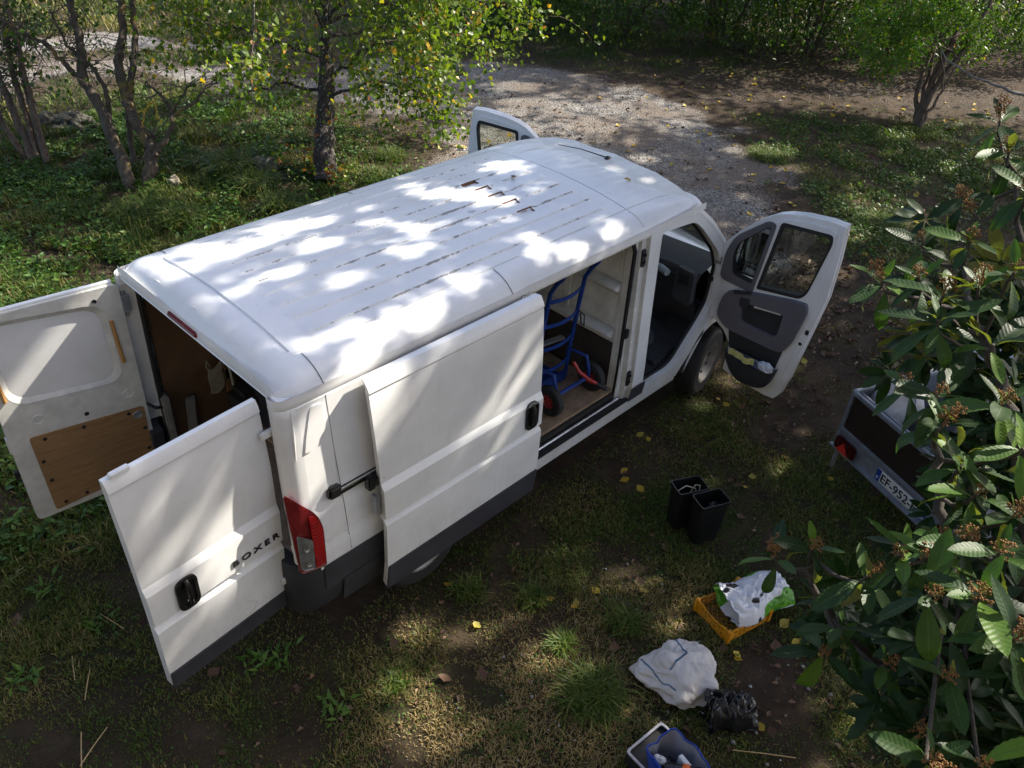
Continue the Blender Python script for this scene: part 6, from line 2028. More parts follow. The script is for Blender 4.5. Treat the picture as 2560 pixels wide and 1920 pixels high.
for (x, y, z), r in zip([(0.662, -1.251, 0.020), (0.872, -1.528, 0.020), (0.294, -1.485, 0.020), (0.263, -1.839, 0.020), (1.173, -1.991, 0.020), (1.138, -2.371, 0.020), (1.148, -2.500, 0.020), (0.215, -2.071, 0.020), (2.085, -1.995, 0.020), (2.048, -2.439, 0.020), (3.549, -1.866, 0.020), (4.023, -2.165, 0.020), (10.010, -0.169, 0.020), (10.154, -0.690, 0.020), (8.882, -0.365, 0.020), (10.748, 1.865, 0.020), (10.392, 2.235, 0.020), (7.857, -0.769, 0.020), (7.395, -0.639, 0.020), (4.875, -1.119, 0.020), (5.020, -0.837, 0.020), (9.732, 6.540, 0.020), (9.156, 5.888, 0.020), (9.522, 5.379, 0.020), (9.239, 4.506, 0.020), (9.241, 4.166, 0.020), (17.984, 1.640, 0.020), (18.465, 0.991, 0.020), (3.392, -2.289, 0.020), (0.012, -0.634, 0.020), (2.219, -0.532, 0.020), (7.886, -0.265, 0.020), (6.691, -0.766, 0.020), (4.331, -1.154, 0.020), (2.560, -3.593, 0.020), (2.918, -3.714, 0.020), (2.721, -4.072, 0.020), (2.183, -3.638, 0.020)],
                        (.11, .10, .12, .15, .13, .16, .10, .10, .13, .10, .09, .11, .32, .22, .18, .26, .16, .14, .10, .10, .10, .22, .22, .22, .2, .2, .4, .4, .08, .06, .05, .1, .1, .1, .12, .1, .12, .1)):
    LIT.append((x, y, z, r))
LIT = [(x, y, z, min(r, 0.15)) if z > 2.1 else (x, y, z, r) for x, y, z, r in LIT]
for k, (x, y, z) in enumerate([(2.977, -2.982, 3.553), (1.598, -3.375, 3.148), (1.906, -3.178, 3.132), (1.863, -3.414, 3.213), (1.348, -3.741, 3.070), (1.156, -3.823, 2.801), (0.728, -3.884, 2.649), (0.663, -4.010, 2.806), (0.860, -3.803, 2.688), (2.702, -3.016, 3.242), (1.242, -3.878, 3.007), (1.054, -3.713, 2.459), (1.205, -3.646, 2.843), (2.228, -3.235, 3.239), (0.598, -4.151, 2.782), (0.967, -3.878, 2.727), (1.754, -3.323, 3.185), (1.976, -3.005, 3.022), (1.511, -3.387, 2.880), (1.265, -3.607, 2.937), (0.430, -4.136, 2.287), (0.999, -3.520, 2.072)]):
    LIT.append((x, y, z, 0.10 + 0.05*(k % 3)))
_rl = random.Random(17)
for k in range(40):
    LIT.append((_rl.uniform(0.2, 3.9), _rl.uniform(-0.8, 0.8), 2.2, _rl.uniform(0.045, 0.085)))
for k in range(60):
    LIT.append((_rl.uniform(-1.2, 6.5), _rl.uniform(-4.2, -1.25), 0.0, _rl.uniform(0.03, 0.085)))
for k in range(26):
    LIT.append((_rl.uniform(7.0, 14.0), _rl.uniform(-1.0, 6.0), 0.0, _rl.uniform(0.06, 0.16)))
LIT = np.array(LIT)
LIT[:, 3] *= np.where(LIT[:, 2] < 0.1, 1.45, np.where(LIT[:, 2] > 2.3, 1.5, np.where(LIT[:, 2] > 2.15, 1.06, np.where(LIT[:, 0] > 0.3, 1.6, 1.25))))


def open_gaps(O):
    """which leaves to keep: gaps are cut along the sun lines of the chosen spots"""
    def keep(Q):
        W = Q + O
        m = np.ones(len(W), bool)
        for x, y, z, r in LIT:
            d = W - np.array([x, y, z])
            t = d @ SV
            m &= (np.linalg.norm(d - t[:, None]*SV, axis=1) > r) | (t < 0)
        return m
    return keep


r5 = np.random.default_rng(505)
for (x, y, rr, z0, z1, nb, lb) in ((9.3, -5.3, 6.3, 5.6, 10.6, 860, 'tall broad tree right of the trailer, shading the van'), (17.5, -4.2, 5.6, 5.4, 10.0, 420, 'tall broad tree farther right beyond the lawn'), (20.5, 7.4, 6.2, 5.6, 10.5, 420, 'tall broad tree rising behind the hedge row'), (-3.6, 7.0, 4.6, 5.6, 9.0, 300, 'added tall tree, unseen outside the left edge, dimming the undergrowth')):  # the last tree is added to shut out sky over the left side
    if not nb:
        continue
    t = empty('shade_tree', (x, y, 0), 0, lb, 'tree', 'tall shade trees')
    O = np.array((x, y, 0.0))
    stem('trunk', [(0, 0, -0.1), (0.1, 0.1, 2.5), (0.0, 0.2, 5.5), (0.1, 0.0, z1*0.85)], 0.28, 0.08, M_BARK, t, r5, 5, 0.02, 12)
    d = rand_dirs(nb, r5)
    P = d*(r5.uniform(0.05, 1.0, nb)[:, None]**0.42)*np.array([rr, rr, (z1-z0)/2]) + np.array([0, 0, (z0+z1)/2])
    P[:, 2] = np.maximum(P[:, 2], 5.3)
    for k in range(22):
        e = P[r5.integers(nb)]
        stem('limb', [(0.05, 0.1, r5.uniform(3.6, 6.5)), e*np.array([0.45, 0.45, 1]) - np.array([0, 0, 0.7]), e], 0.07, 0.015, M_BARK, t, r5, 4, 0.03, 6)
    leaves_on('crown', P, d, 95, 0.42, 0.17, L_SHADE, t, r5, open_gaps(O), 0.3, None, 0.7)

# ------------------------------------------------------------------ the loquat in front of the window
def loquat_leaf_mat():
    m, nt, b = new_mat('loquat_leaf')
    out = nt.nodes['Material Output']
    a = nt.nodes.new('ShaderNodeAttribute')
    a.attribute_name = 'rnd'
    oi = nt.nodes.new('ShaderNodeObjectInfo')
    v = coords(nt)
    top = ramp(nt, oi.outputs['Random'], [(0.0, (0.012, 0.032, 0.008)), (0.55, (0.028, 0.064, 0.013)), (0.85, (0.056, 0.112, 0.019)), (1.0, (0.11, 0.19, 0.024))])
    n = noise(nt, v, 9, 4)
    top = mixc(nt, 0.6, top, mixc(nt, n, (0.5, 0.5, 0.5), (1.15, 1.15, 1.1)), 'MULTIPLY')
    top = mixc(nt, ramp(nt, a.outputs['Fac'], [(0.95, 0.0), (1.0, 1.0)]), top, (0.07, 0.105, 0.04))
    g = nt.nodes.new('ShaderNodeNewGeometry')
    und = ramp(nt, n, [(0.3, (0.10, 0.095, 0.030)), (0.7, (0.17, 0.155, 0.055))])
    c = mixc(nt, g.outputs['Backfacing'], top, und)
    nt.links.new(c, b.inputs['Base Color'])
    nt.links.new(mth(nt, 'MULTIPLY_ADD', g.outputs['Backfacing'], 0.36, 0.46), b.inputs['Roughness'])
    b.inputs['Specular IOR Level'].default_value = 0.25
    sp = nt.nodes.new('ShaderNodeSeparateXYZ')
    nt.links.new(v, sp.inputs[0])
    ph = mth(nt, 'SUBTRACT', sp.outputs[0], mth(nt, 'MULTIPLY', mth(nt, 'ABSOLUTE', sp.outputs[1]), 0.75))
    vein = mth(nt, 'SINE', mth(nt, 'MULTIPLY', ph, 2*PI*13))
    bump(nt, b, mth(nt, 'ADD', vein, mth(nt, 'MULTIPLY', noise(nt, v, 60, 4), 0.3)), 0.10, 0.010)
    tl = N(nt, 'ShaderNodeBsdfTranslucent')
    nt.links.new(mixc(nt, 1.0, c, (1.6, 2.2, 0.5), 'MULTIPLY'), tl.inputs['Color'])
    mx = N(nt, 'ShaderNodeMixShader')
    mx.inputs[0].default_value = 0.22
    nt.links.new(b.outputs[0], mx.inputs[1])
    nt.links.new(tl.outputs[0], mx.inputs[2])
    nt.links.new(mx.outputs[0], out.inputs['Surface'])
    return m


M_LOQ = loquat_leaf_mat()
M_BUD = simple('brown_woolly_bud', (0.20, 0.10, 0.03), 0.9, var=0.4, scale=60)
M_LQB = bark_mat('loquat_bark', (0.028, 0.023, 0.018), (0.085, 0.07, 0.055), 24)


def loquat_leaf(seed, droop, young=False):
    """toothed, ribbed blade one unit long, lying along +X, its upper side to +Z"""
    r = random.Random(seed)
    n, V, F, A = 19, [], [], []
    for i in range(n):
        t = i/(n-1)
        w = 0.185*math.sin(PI*min(1, t**0.80))**0.82*(0.45+0.62*t) if 0 < t < 1 else 0.004
        w = max(w, 0.006)
        if i % 2 and 0.25 < t < 0.97:
            w *= 1.06
        x = t*math.cos(droop*t*0.8)
        z = -droop*t*t*0.42 + 0.02*math.sin(t*7+seed)
        rib = 0.0045*(1 if i % 2 else -1)*min(1, 4*t*(1-t)+0.1)
        for k, s in enumerate((-1, -0.55, 0, 0.55, 1)):
            y = s*w
            zz = z + abs(s)*w*(0.30 if not young else 0.55) + (rib*(1.0 if abs(s) > 0.3 else 0.15)) - (0.05*w*abs(s)**3)
            V.append((x - 0.05*abs(s)*w, y, zz))
            A.append(1.0 if s == 0 else (0.6 if abs(s) < 0.9 else 0.93))
        if i:
            b = (i-1)*5
            for k in range(4):
                F.append((b+k, b+5+k, b+6+k, b+k+1))
    me = bpy.data.meshes.new('leaf')
    me.from_pydata(V, [], F)
    me.materials.append(M_LOQ)
    at = me.attributes.new('rnd', 'FLOAT', 'POINT')
    at.data.foreach_set('value', np.array(A, np.float32))
    me.shade_smooth()
    # upper side must be the front face
    if me.polygons[40].normal.z < 0:
        me.flip_normals()
    return me


LQ = [loquat_leaf(300+i, 0.15+0.22*i) for i in range(6)]
LQY = [loquat_leaf(400+i, 0.05+0.1*i, True) for i in range(3)]


def bud_mesh(seed):
    r = random.Random(seed)
    mb = MB()
    mb.tube([(0, 0, -0.02), (0.004, 0, 0.03), (0, 0.003, 0.075)], [0.006, 0.005, 0.004], 6)
    for k in range(9):
        a = k*2.4
        h = 0.005 + 0.075*k/9
        L = 0.052*(1-0.6*k/9)
        e = Vector((math.cos(a)*L, math.sin(a)*L, h+0.014+0.01*r.random()))
        mb.tube([(0, 0, h), e*0.6+Vector((0, 0, h*0.4)), e], 0.0032, 4)
        for j in range(7):
            p = e + Vector((r.uniform(-1, 1), r.uniform(-1, 1), r.uniform(-0.8, 1)))*0.013
            s = r.uniform(0.0042, 0.0068)
            mb.lathe([(0, -s), (s*0.85, -s*0.4), (s*0.9, s*0.4), (0, s*1.1)], p, 'Z', 5)
    me_o = mb.build('flower_cluster', M_BUD, None, 60)
    me = me_o.data
    bpy.data.objects.remove(me_o)
    return me


BUD = [bud_mesh(i) for i in range(4)]
LOQ_BASE = (2.254, -4.578, 0.000)
loq = empty('loquat_tree', (LOQ_BASE[0], LOQ_BASE[1], 0.0), 0, 'loquat with big ribbed leaves and brown bud clusters filling the right side', 'tree')
LB = Vector((LOQ_BASE[0], LOQ_BASE[1], 0.0))
r6 = random.Random(66)
# twig tips: position, leaf length, number of leaves, has buds, young
TIPS = []
for (p, L, n, fl, yg) in zip([(2.977, -2.982, 3.553), (2.835, -3.107, 3.464), (2.702, -3.016, 3.242), (2.602, -3.113, 3.222), (2.279, -3.035, 3.134), (2.228, -3.235, 3.239), (1.976, -3.005, 3.022), (1.906, -3.178, 3.132), (1.754, -3.323, 3.185), (1.863, -3.414, 3.213), (1.884, -3.508, 3.319), (1.598, -3.375, 3.148), (1.614, -3.593, 3.136), (1.511, -3.387, 2.880), (1.386, -3.529, 2.963), (1.265, -3.607, 2.937), (1.348, -3.741, 3.070), (1.156, -3.823, 2.801), (1.119, -3.956, 2.812), (1.252, -3.728, 2.816), (1.089, -3.790, 2.594), (0.967, -3.878, 2.727), (1.053, -3.711, 2.459), (1.052, -3.389, 2.244), (1.004, -3.269, 2.135), (0.860, -3.803, 2.688), (0.855, -3.992, 2.849), (1.006, -3.633, 2.314), (0.728, -3.884, 2.649), (0.663, -4.010, 2.806), (0.598, -4.151, 2.782), (0.914, -3.618, 1.896), (0.934, -3.643, 2.064), (0.922, -3.845, 2.038), (0.825, -4.049, 2.261), (0.756, -4.065, 2.007), (0.430, -4.136, 2.287), (0.544, -4.262, 2.289), (1.242, -3.878, 3.007), (2.485, -3.315, 3.428)],
        (.17, .17, .13, .12, .16, .16, .17, .17, .19, .18, .18, .22, .17, .17, .19, .16, .18, .19, .17, .22, .16, .19, .17, .15, .14, .18, .18, .18, .22, .22, .22, .20, .18, .18, .18, .15, .17, .17, .2, .18),
        (8, 9, 3, 3, 8, 8, 8, 8, 9, 8, 8, 11, 6, 7, 8, 7, 10, 8, 7, 10, 5, 8, 7, 7, 6, 8, 7, 7, 9, 8, 9, 7, 7, 7, 7, 5, 7, 6, 7, 6),
        (1, 1, 1, 1, 1, 1, 1, 1, 1, 1, 1, 0, 0, 1, 1, 1, 1, 1, 1, 0, 1, 1, 1, 1, 1, 1, 1, 1, 1, 1, 1, 1, 0, 1, 1, 1, 1, 1, 0, 1),
        (0,)*12 + (1,) + (0,)*27):
    TIPS.append((Vector(p), L, n, fl, yg))
nleaf = 0
# boughs: a few main limbs, each tip joined to its nearest limb point
limbs = []
for pts, a, b in (([(2.303, -4.704, -0.372), (1.856, -4.350, 0.843), (1.504, -4.078, 1.744), (1.332, -3.886, 2.248), (1.414, -3.692, 2.507), (1.593, -3.527, 2.668)], 0.05, 0.014),
                  ([(2.368, -4.667, -0.273), (1.879, -4.363, 1.193), (1.651, -4.046, 2.259), (1.727, -3.804, 2.723), (1.887, -3.571, 2.926), (2.123, -3.367, 3.014), (2.477, -3.164, 3.049)], 0.045, 0.012),
                  ([(2.334, -4.632, -0.276), (1.710, -4.113, 0.909), (1.364, -3.838, 1.481), (1.164, -3.607, 1.823), (1.058, -3.457, 2.020), (1.066, -3.396, 2.167)], 0.035, 0.008),
                  ([(1.651, -4.046, 2.259), (2.052, -3.771, 2.746), (2.445, -3.481, 3.069), (2.793, -3.179, 3.357)], 0.03, 0.010)):
    q = wob([Vector(p)-LB for p in pts], 6, 0.012, np.random.default_rng(int(a*1000)))
    q[0] = np.array((0.02*len(limbs), 0.0, -0.05))
    rad = [a+(b-a)*i/(len(q)-1) for i in range(len(q))]
    MB().tube(q, rad, 9).build('branch', M_LQB, loq, 60)
    limbs += [Vector(p) for p in q]
for ti, (P, L, n, fl, yg) in enumerate(TIPS):
    p = P - LB
    near = min((l for l in limbs if l.z < p.z + 0.15), key=lambda l: (l-p).length)
    ax = (p-near)
    ax = (ax.normalized()*0.5 + Vector((0, 0, 0.85)) + Vector((r6.uniform(-1, 1), r6.uniform(-1, 1), 0))*0.25).normalized()
    MB().tube([near, near.lerp(p, 0.5)-Vector((0, 0, 0.05)), p-ax*0.06, p], [0.010, 0.008, 0.007, 0.006], 6).build('twig', M_LQB, loq, 60)
    Q = ax.to_track_quat('Z', 'Y')
    for k in range(n):
        az = k*2.4 + r6.uniform(-0.3, 0.3)
        u = k/max(1, n-1)
        el = -0.45 + 1.35*u + r6.uniform(-0.2, 0.2)
        d = Q @ Vector((math.cos(az)*math.cos(el), math.sin(az)*math.cos(el), math.sin(el)))
        if el < 0.2:
            d = (d + Vector((0, 0, -0.25))).normalized()
        me = (LQY if (yg or (u > 0.85 and r6.random() < 0.4)) else LQ)[r6.randrange(3 if yg else 3)] if u > 0.85 else LQ[min(5, max(0, int(3.2-3*el*0.9+r6.uniform(-1, 1))))]
        o = bpy.data.objects.new('leaf', me)
        COL.objects.link(o)
        o.parent = loq
        X = d
        Zv = (Vector((0, 0, 1)) - X*X.z)
        Zv = Zv.normalized() if Zv.length > 0.05 else X.orthogonal().normalized()
        Zv = (Matrix.Rotation(r6.uniform(-0.5, 0.5), 3, X) @ Zv)
        Y = Zv.cross(X).normalized()
        R = Matrix((X, Y, Zv)).transposed().to_4x4()
        s = min(L, 0.185)*1.08*r6.uniform(0.7, 1.3)*(0.62 if u > 0.85 else 1.0)
        R = R @ Matrix.Diagonal((s, s*1.08, s, 1))
        R.translation = p - ax*0.05*(1-u) + d*0.012
        o.matrix_local = R
        nleaf += 1
    if fl:
        for j in range(1 if ti % 3 else 2):
            o = bpy.data.objects.new('flower_cluster', BUD[r6.randrange(4)])
            COL.objects.link(o)
            o.parent = loq
            R = (Matrix.Rotation(r6.uniform(0, 6.28), 3, 'Z')).to_4x4()
            R = (Q.to_matrix().to_4x4() @ Matrix.Rotation(r6.uniform(-0.3, 0.3), 4, 'X') @ R @ Matrix.Scale(r6.uniform(0.5, 0.75), 4))
            R.translation = p + ax*(0.008+0.045*j) + Vector((r6.uniform(-1, 1), r6.uniform(-1, 1), 0))*0.02*j
            o.matrix_local = R
# darker leaves deep in the crown, joined
V_, F_, A_ = [], [], []
base = np.array([v.co[:] for v in LQ[2].vertices])
fac = np.array([p.vertices[:] for p in LQ[2].polygons])
r7 = np.random.default_rng(77)
cen = [np.array(p) - np.array(LB) for p in [(2.505, -3.383, 2.544), (2.712, -3.389, 2.747), (2.533, -3.612, 2.533), (2.183, -3.691, 2.444), (2.050, -3.852, 2.333), (1.968, -3.853, 2.080), (1.730, -4.007, 2.037), (1.444, -3.971, 1.947), (1.394, -4.240, 1.822), (1.343, -4.192, 1.646), (3.154, -3.276, 2.961), (1.571, -3.827, 1.700), (1.227, -4.378, 1.698), (2.441, -3.301, 2.721), (2.360, -3.240, 2.862), (2.722, -3.194, 2.934), (2.135, -3.690, 2.397), (1.911, -3.799, 2.408), (2.058, -3.738, 2.612), (1.472, -3.770, 1.820), (1.631, -3.905, 2.028), (1.490, -3.718, 1.548), (1.080, -4.104, 2.048), (1.035, -4.082, 1.854), (1.223, -4.131, 2.169), (0.911, -4.249, 1.914), (1.110, -3.992, 1.927), (1.108, -4.281, 2.002)]]
off = 0
for rk_ in range(215):
    c0_ = cen[rk_ % len(cen)] + np.clip(r7.normal(size=3), -1.5, 1.5)*[0.19, 0.19, 0.16]
    axs = unit(r7.normal(size=3)*0.4 + [0, 0, 1.0])
    e1 = unit(np.cross(axs, [0.3, 1.0, 0.1]))
    e2 = np.cross(axs, e1)
    for k in range(11):
        a_ = k*2.4 + r7.uniform(-0.3, 0.3)
        el = -0.55 + 1.2*k/11 + r7.uniform(-0.15, 0.15)
        d = (e1*math.cos(a_) + e2*math.sin(a_))*math.cos(el) + axs*math.sin(el)
        n0 = axs - d*(axs @ d) + r7.normal(size=3)*0.2
        y = unit(np.cross(n0, d))
        n0 = np.cross(d, y)
        s = r7.uniform(0.11, 0.20)
        V_.append(c0_ + d*0.012 + s*(base[:, :1]*d + base[:, 1:2]*y*1.05 + base[:, 2:]*n0))
        F_.append(fac+off)
        A_.append(np.full(len(base), 0.5))
        off += len(base)
fo = np_mesh('foliage', np.concatenate(V_), np.concatenate(F_), M_LOQ, loq, {'rnd': np.concatenate(A_)}, True)
tag(fo, kind='stuff')
print('loquat leaves', nleaf)

# ------------------------------------------------------------------ ground cover
L_GRASS = leaf_mat('grass_blade', [(0.0, (0.024, 0.055, 0.007)), (0.4, (0.058, 0.100, 0.013)), (0.62, (0.118, 0.128, 0.027)), (0.8, (0.20, 0.157, 0.060)), (1.0, (0.31, 0.23, 0.115))], 0.55, 0.25, 0.3)
rg = np.random.default_rng(909)


def blades(P, h, rnd, name, lean=0.6, wid=0.0032):
    """curved grass blades: five points, three faces"""
    n = len(P)
    az = rg.uniform(0, 2*PI, n)
    D = np.stack([np.cos(az), np.sin(az), np.zeros(n)], 1)
    S = np.stack([-np.sin(az), np.cos(az), np.zeros(n)], 1)
    ln = (lean*rg.uniform(0.2, 1.6, n))[:, None]
    h = h[:, None]
    w = (wid*rg.uniform(0.7, 1.5, n))[:, None]
    Z = np.array([0, 0, 1.0])
    m = P + Z*h*0.58 + D*h*ln*0.30
    t = P + Z*h*(1-0.28*np.minimum(ln, 1.6)) + D*h*ln*0.95
    V = np.stack([P-S*w, P+S*w, m-S*w*0.8, m+S*w*0.8, t], 1).reshape(-1, 3)
    i = np.arange(n)*5
    F = np.concatenate([np.stack([i, i+1, i+3], 1), np.stack([i, i+3, i+2], 1), np.stack([i+2, i+3, i+4], 1)])
    return V, F, np.repeat(rnd, 5)


def scatter(n, x0, x1, y0, y1, dens):
    P = np.stack([rg.uniform(x0, x1, n), rg.uniform(y0, y1, n)], 1)
    return P[rg.random(n) < dens(P)]


def not_under_van(P):
    return ~((P[:, 0] > 0.3) & (P[:, 0] < 5.3) & (np.abs(P[:, 1]) < 0.86))


def dry(P):
    """how straw-like the grass is: dry before the house, green at the sides"""
    d = np.clip(1.15-np.hypot((P[:, 0]-0.5)/2.4, (P[:, 1]+2.3)/1.1), 0, 1)*0.75
    return 0.10 + d + (fbm(P[:, 0]*1.7+40, P[:, 1]*1.7, 3)-0.5)*0.9


parts = []
for (n, box, hmin, hmax, wid) in ((560000, (-2.2, 6.5, -5.2, 1.6), 0.014, 0.055, 0.0027), (230000, (-3.0, 7.0, 0.9, 9.5), 0.04, 0.13, 0.0045), (120000, (6.0, 18.0, -3.5, 11.0), 0.03, 0.085, 0.005), (60000, (0.0, 18.0, 9.5, 21.0), 0.06, 0.2, 0.009)):
    P = scatter(n, *box, lambda P: np.clip(green_at(P)*1.1+0.36*(1-bare_at(P)), 0, 1)*(fbm(P[:, 0]*6, P[:, 1]*6, 2) > 0.30)*not_under_van(P)*(1-np.clip(gravel_at(P)*1.5, 0, 0.995)))
    z = height_at(P)
    g = green_at(P)
    h = rg.uniform(hmin, hmax, len(P))*(0.5+0.9*np.clip(g, 0, 1))*(0.6+0.8*fbm(P[:, 0]*3, P[:, 1]*3, 2))
    r = np.clip(0.34 + np.where(P[:, 1] > 12, 0.16, np.where(P[:, 1] > 1.2, -0.06, 0.0)) + dry(P) + rg.normal(size=len(P))*0.16, 0, 1)  # beyond the drive, sunlight is put into the blade colour
    parts.append(blades(np.concatenate([P, z[:, None]-0.004], 1), h, r, 'g', 0.75, wid))
# named tufts: the big one before the sack and a few others
for (x, y), s, n, hh in zip([p[:2] for p in [(1.155, -2.430, 0.000), (0.301, -1.481, 0.000), (0.629, -2.256, 0.000), (3.797, 6.231, 0.000), (3.764, 5.586, 0.000), (1.770, -2.209, 0.000), (1.315, -2.011, 0.000), (2.262, 5.696, 0.000), (5.850, 5.307, 0.000), (5.133, 4.863, 0.000), (1.164, -1.260, 0.000), (1.449, -1.624, 0.000), (9.640, -0.466, 0.000), (10.514, 1.794, 0.000), (13.848, 0.747, 0.000), (2.487, 5.236, 0.000), (3.667, 4.880, 0.000)]], (.17, .08, .06, .28, .22, .10, .08, .3, .2, .2, .1, .1, .3, .3, .4, .2, .2), (900, 250, 100, 900, 700, 350, 300, 800, 500, 500, 300, 300, 1500, 1200, 1200, 600, 600), (.15, .08, .07, .30, .28, .12, .10, .22, .18, .18, .1, .1, .12, .12, .14, .25, .25)):
    P = np.array([x, y]) + rg.normal(size=(n, 2))*s*0.5
    h = rg.uniform(0.45, 1.15, n)*hh
    parts.append(blades(np.concatenate([P, height_at(P)[:, None]-0.004], 1), h, np.clip(rg.normal(size=n)*0.15+0.42, 0, 0.9), 't', 1.15, 0.0042 if hh < 0.2 else 0.0055))


def join(parts):
    V, F, A, o = [], [], [], 0
    for v, f, a in parts:
        V.append(v)
        F.append(f+o)
        A.append(a)
        o += len(v)
    return np.concatenate(V), np.concatenate(F), np.concatenate(A)


V, F, A = join(parts)
grass = np_mesh('grass', V, F, L_GRASS, None, {'rnd': A})
tag(grass, 'green and straw coloured grass growing over the ground', 'grass', None, 'stuff')

# broad-leaved weeds and clover
n = 30000
P1 = scatter(110000, -3.0, 6.6, 1.1, 9.0, lambda P: np.clip(green_at(P), 0, 1)*(fbm(P[:, 0]*2.5+9, P[:, 1]*2.5, 3) > 0.47))
P2 = scatter(120000, -2.2, 6.0, -5.0, 0.2, lambda P: np.clip(green_at(P), 0, 1)*(fbm(P[:, 0]*3.5+9, P[:, 1]*3.5, 3) > 0.43)*not_under_van(P)*0.8)
P3 = scatter(30000, 8.0, 15.0, -2.5, 3.0, lambda P: np.clip(green_at(P), 0, 1)*(fbm(P[:, 0]*2.5+9, P[:, 1]*2.5, 3) > 0.45))
parts = []
for P, s, zh in ((P1, 0.060, 0.10), (P2, 0.017, 0.025), (P3, 0.05, 0.06)):
    m = len(P)
    az = rg.uniform(0, 2*PI, m)
    D = np.stack([np.cos(az), np.sin(az), rg.uniform(-0.1, 0.7, m)], 1)
    Nn = unit(np.stack([rg.normal(size=m)*0.4, rg.normal(size=m)*0.4, np.ones(m)], 1))
    L = s*rg.uniform(0.5, 1.5, m)
    parts.append(leaf_arrays(np.concatenate([P, (height_at(P)+rg.uniform(0, zh, m))[:, None]], 1), D, Nn, L, L*0.6, np.clip(rg.normal(size=m)*0.22+0.5, 0, 1)))
# rosettes of long leaves
ros = [p for p in [(0.072, -0.344, 0.000), (0.686, 4.105, 0.000), (0.189, 4.039, 0.000), (0.801, 4.858, 0.000), (2.160, 5.496, 0.000), (0.988, 3.953, 0.000), (5.896, 5.272, 0.000), (5.711, 5.318, 0.000), (-0.591, 0.921, 0.000), (-0.252, -0.755, 0.000), (-0.106, -0.808, 0.000), (-0.963, 0.712, 0.000), (-1.355, 0.123, 0.000), (-0.069, -1.366, 0.000), (-0.828, 0.217, 0.000), (11.249, 0.738, 0.000), (10.708, 0.028, 0.000), (13.048, 0.206, 0.000), (0.725, 5.617, 0.000), (1.432, 5.290, 0.000), (2.388, 4.774, 0.000), (1.683, 4.837, 0.000)]]
for k, (x, y, _) in enumerate(ros):
    m = 26
    az = rg.uniform(0, 2*PI, m)
    D = np.stack([np.cos(az), np.sin(az), rg.uniform(0.1, 0.9, m)], 1)
    Q = np.stack([x+rg.normal(size=m)*0.05, y+rg.normal(size=m)*0.05, np.full(m, 0.01)], 1)
    L = rg.uniform(0.04, 0.10, m)*(1.5 if y > 1 else 1.0)
    parts.append(leaf_arrays(Q, D, unit(np.stack([-D[:, 0]*0.4, -D[:, 1]*0.4, np.ones(m)], 1)), L, L*0.34, np.clip(rg.normal(size=m)*0.15+0.75, 0, 1)))
V, F, A = join(parts)
weeds = np_mesh('weeds', V, F, L_IVY, None, {'rnd': A})
tag(weeds, 'low broad-leaved weeds and clover among the grass', 'weeds', None, 'stuff')

# loose stones on the drive
P = scatter(26000, -1, 17, -1.0, 13.0, lambda P: gravel_at(P)**2*0.9)
P = np.concatenate([P, scatter(500, -1.5, 2.5, -3.6, -1.8, lambda P: np.full(len(P), 0.5))])
m = len(P)
oct_ = np.array([(1, 0, 0), (0, 1, 0), (-1, 0, 0), (0, -1, 0), (0, 0, 1), (0, 0, -1)], float)
of = np.array([(0, 1, 4), (1, 2, 4), (2, 3, 4), (3, 0, 4), (1, 0, 5), (2, 1, 5), (3, 2, 5), (0, 3, 5)])
sz = rg.uniform(0.006, 0.017, m)*np.where(rg.random(m) > 0.97, 1.8, 1.0)
V = (oct_[None]*sz[:, None, None]*rg.uniform(0.6, 1.3, (m, 6, 1))*np.array([1, 1, 0.7]) + np.concatenate([P, (height_at(P)+0.009)[:, None]], 1)[:, None]).reshape(-1, 3)
F = (of[None] + (np.arange(m)*6)[:, None, None]).reshape(-1, 3)
mg, ntg, bg_ = new_mat('gravel_stone')
at_ = ntg.nodes.new('ShaderNodeAttribute')
at_.attribute_name = 'rnd'
ntg.links.new(ramp(ntg, at_.outputs['Fac'], [(0.0, (0.11, 0.105, 0.10)), (0.6, (0.27, 0.265, 0.265)), (1.0, (0.50, 0.50, 0.51))]), bg_.inputs['Base Color'])
bg_.inputs['Roughness'].default_value = 0.9
gravel = np_mesh('gravel', V, F, mg, None, {'rnd': np.repeat(rg.random(m), 6)})
tag(gravel, 'loose grey stones lying on the drive', 'gravel', None, 'stuff')

# fallen leaves: the ones that show are pieces of the ground, the crumbs are joined
rl_ = random.Random(31)
nl = 0
YEL = [(11.252, 2.154, 0.000), (5.757, -1.434, 0.000), (6.332, -1.930, 0.000), (4.821, -0.902, 0.000), (4.514, -1.197, -0.000), (4.491, -1.302, 0.000), (2.106, -2.931, 0.000), (1.769, -3.304, 0.000), (3.023, -1.224, 0.000), (2.924, -1.301, 0.000), (1.835, -2.176, 0.000), (1.654, -1.863, 0.000), (1.617, -1.877, 0.000), (1.844, -1.891, 0.000), (2.947, -1.452, 0.000), (1.095, -1.123, 0.000), (1.544, -1.712, 0.000), (2.612, -2.995, 0.000), (2.554, -3.308, 0.000), (3.511, -1.022, 0.000), (3.521, -1.105, 0.000), (3.790, -2.014, 0.000), (4.237, -2.069, 0.000), (4.281, -2.490, 0.000), (2.104, -2.132, 0.000), (3.629, -2.035, 0.000), (8.548, -0.756, 0.000), (10.055, -0.796, 0.000), (3.061, -1.777, 0.000), (2.520, -3.142, 0.000), (2.124, -2.904, 0.000), (11.082, -0.082, 0.000), (8.829, 3.263, 0.000), (8.696, 3.876, 0.000), (8.253, 2.374, 0.000), (12.468, 6.716, 0.000), (15.353, 9.444, 0.000)]
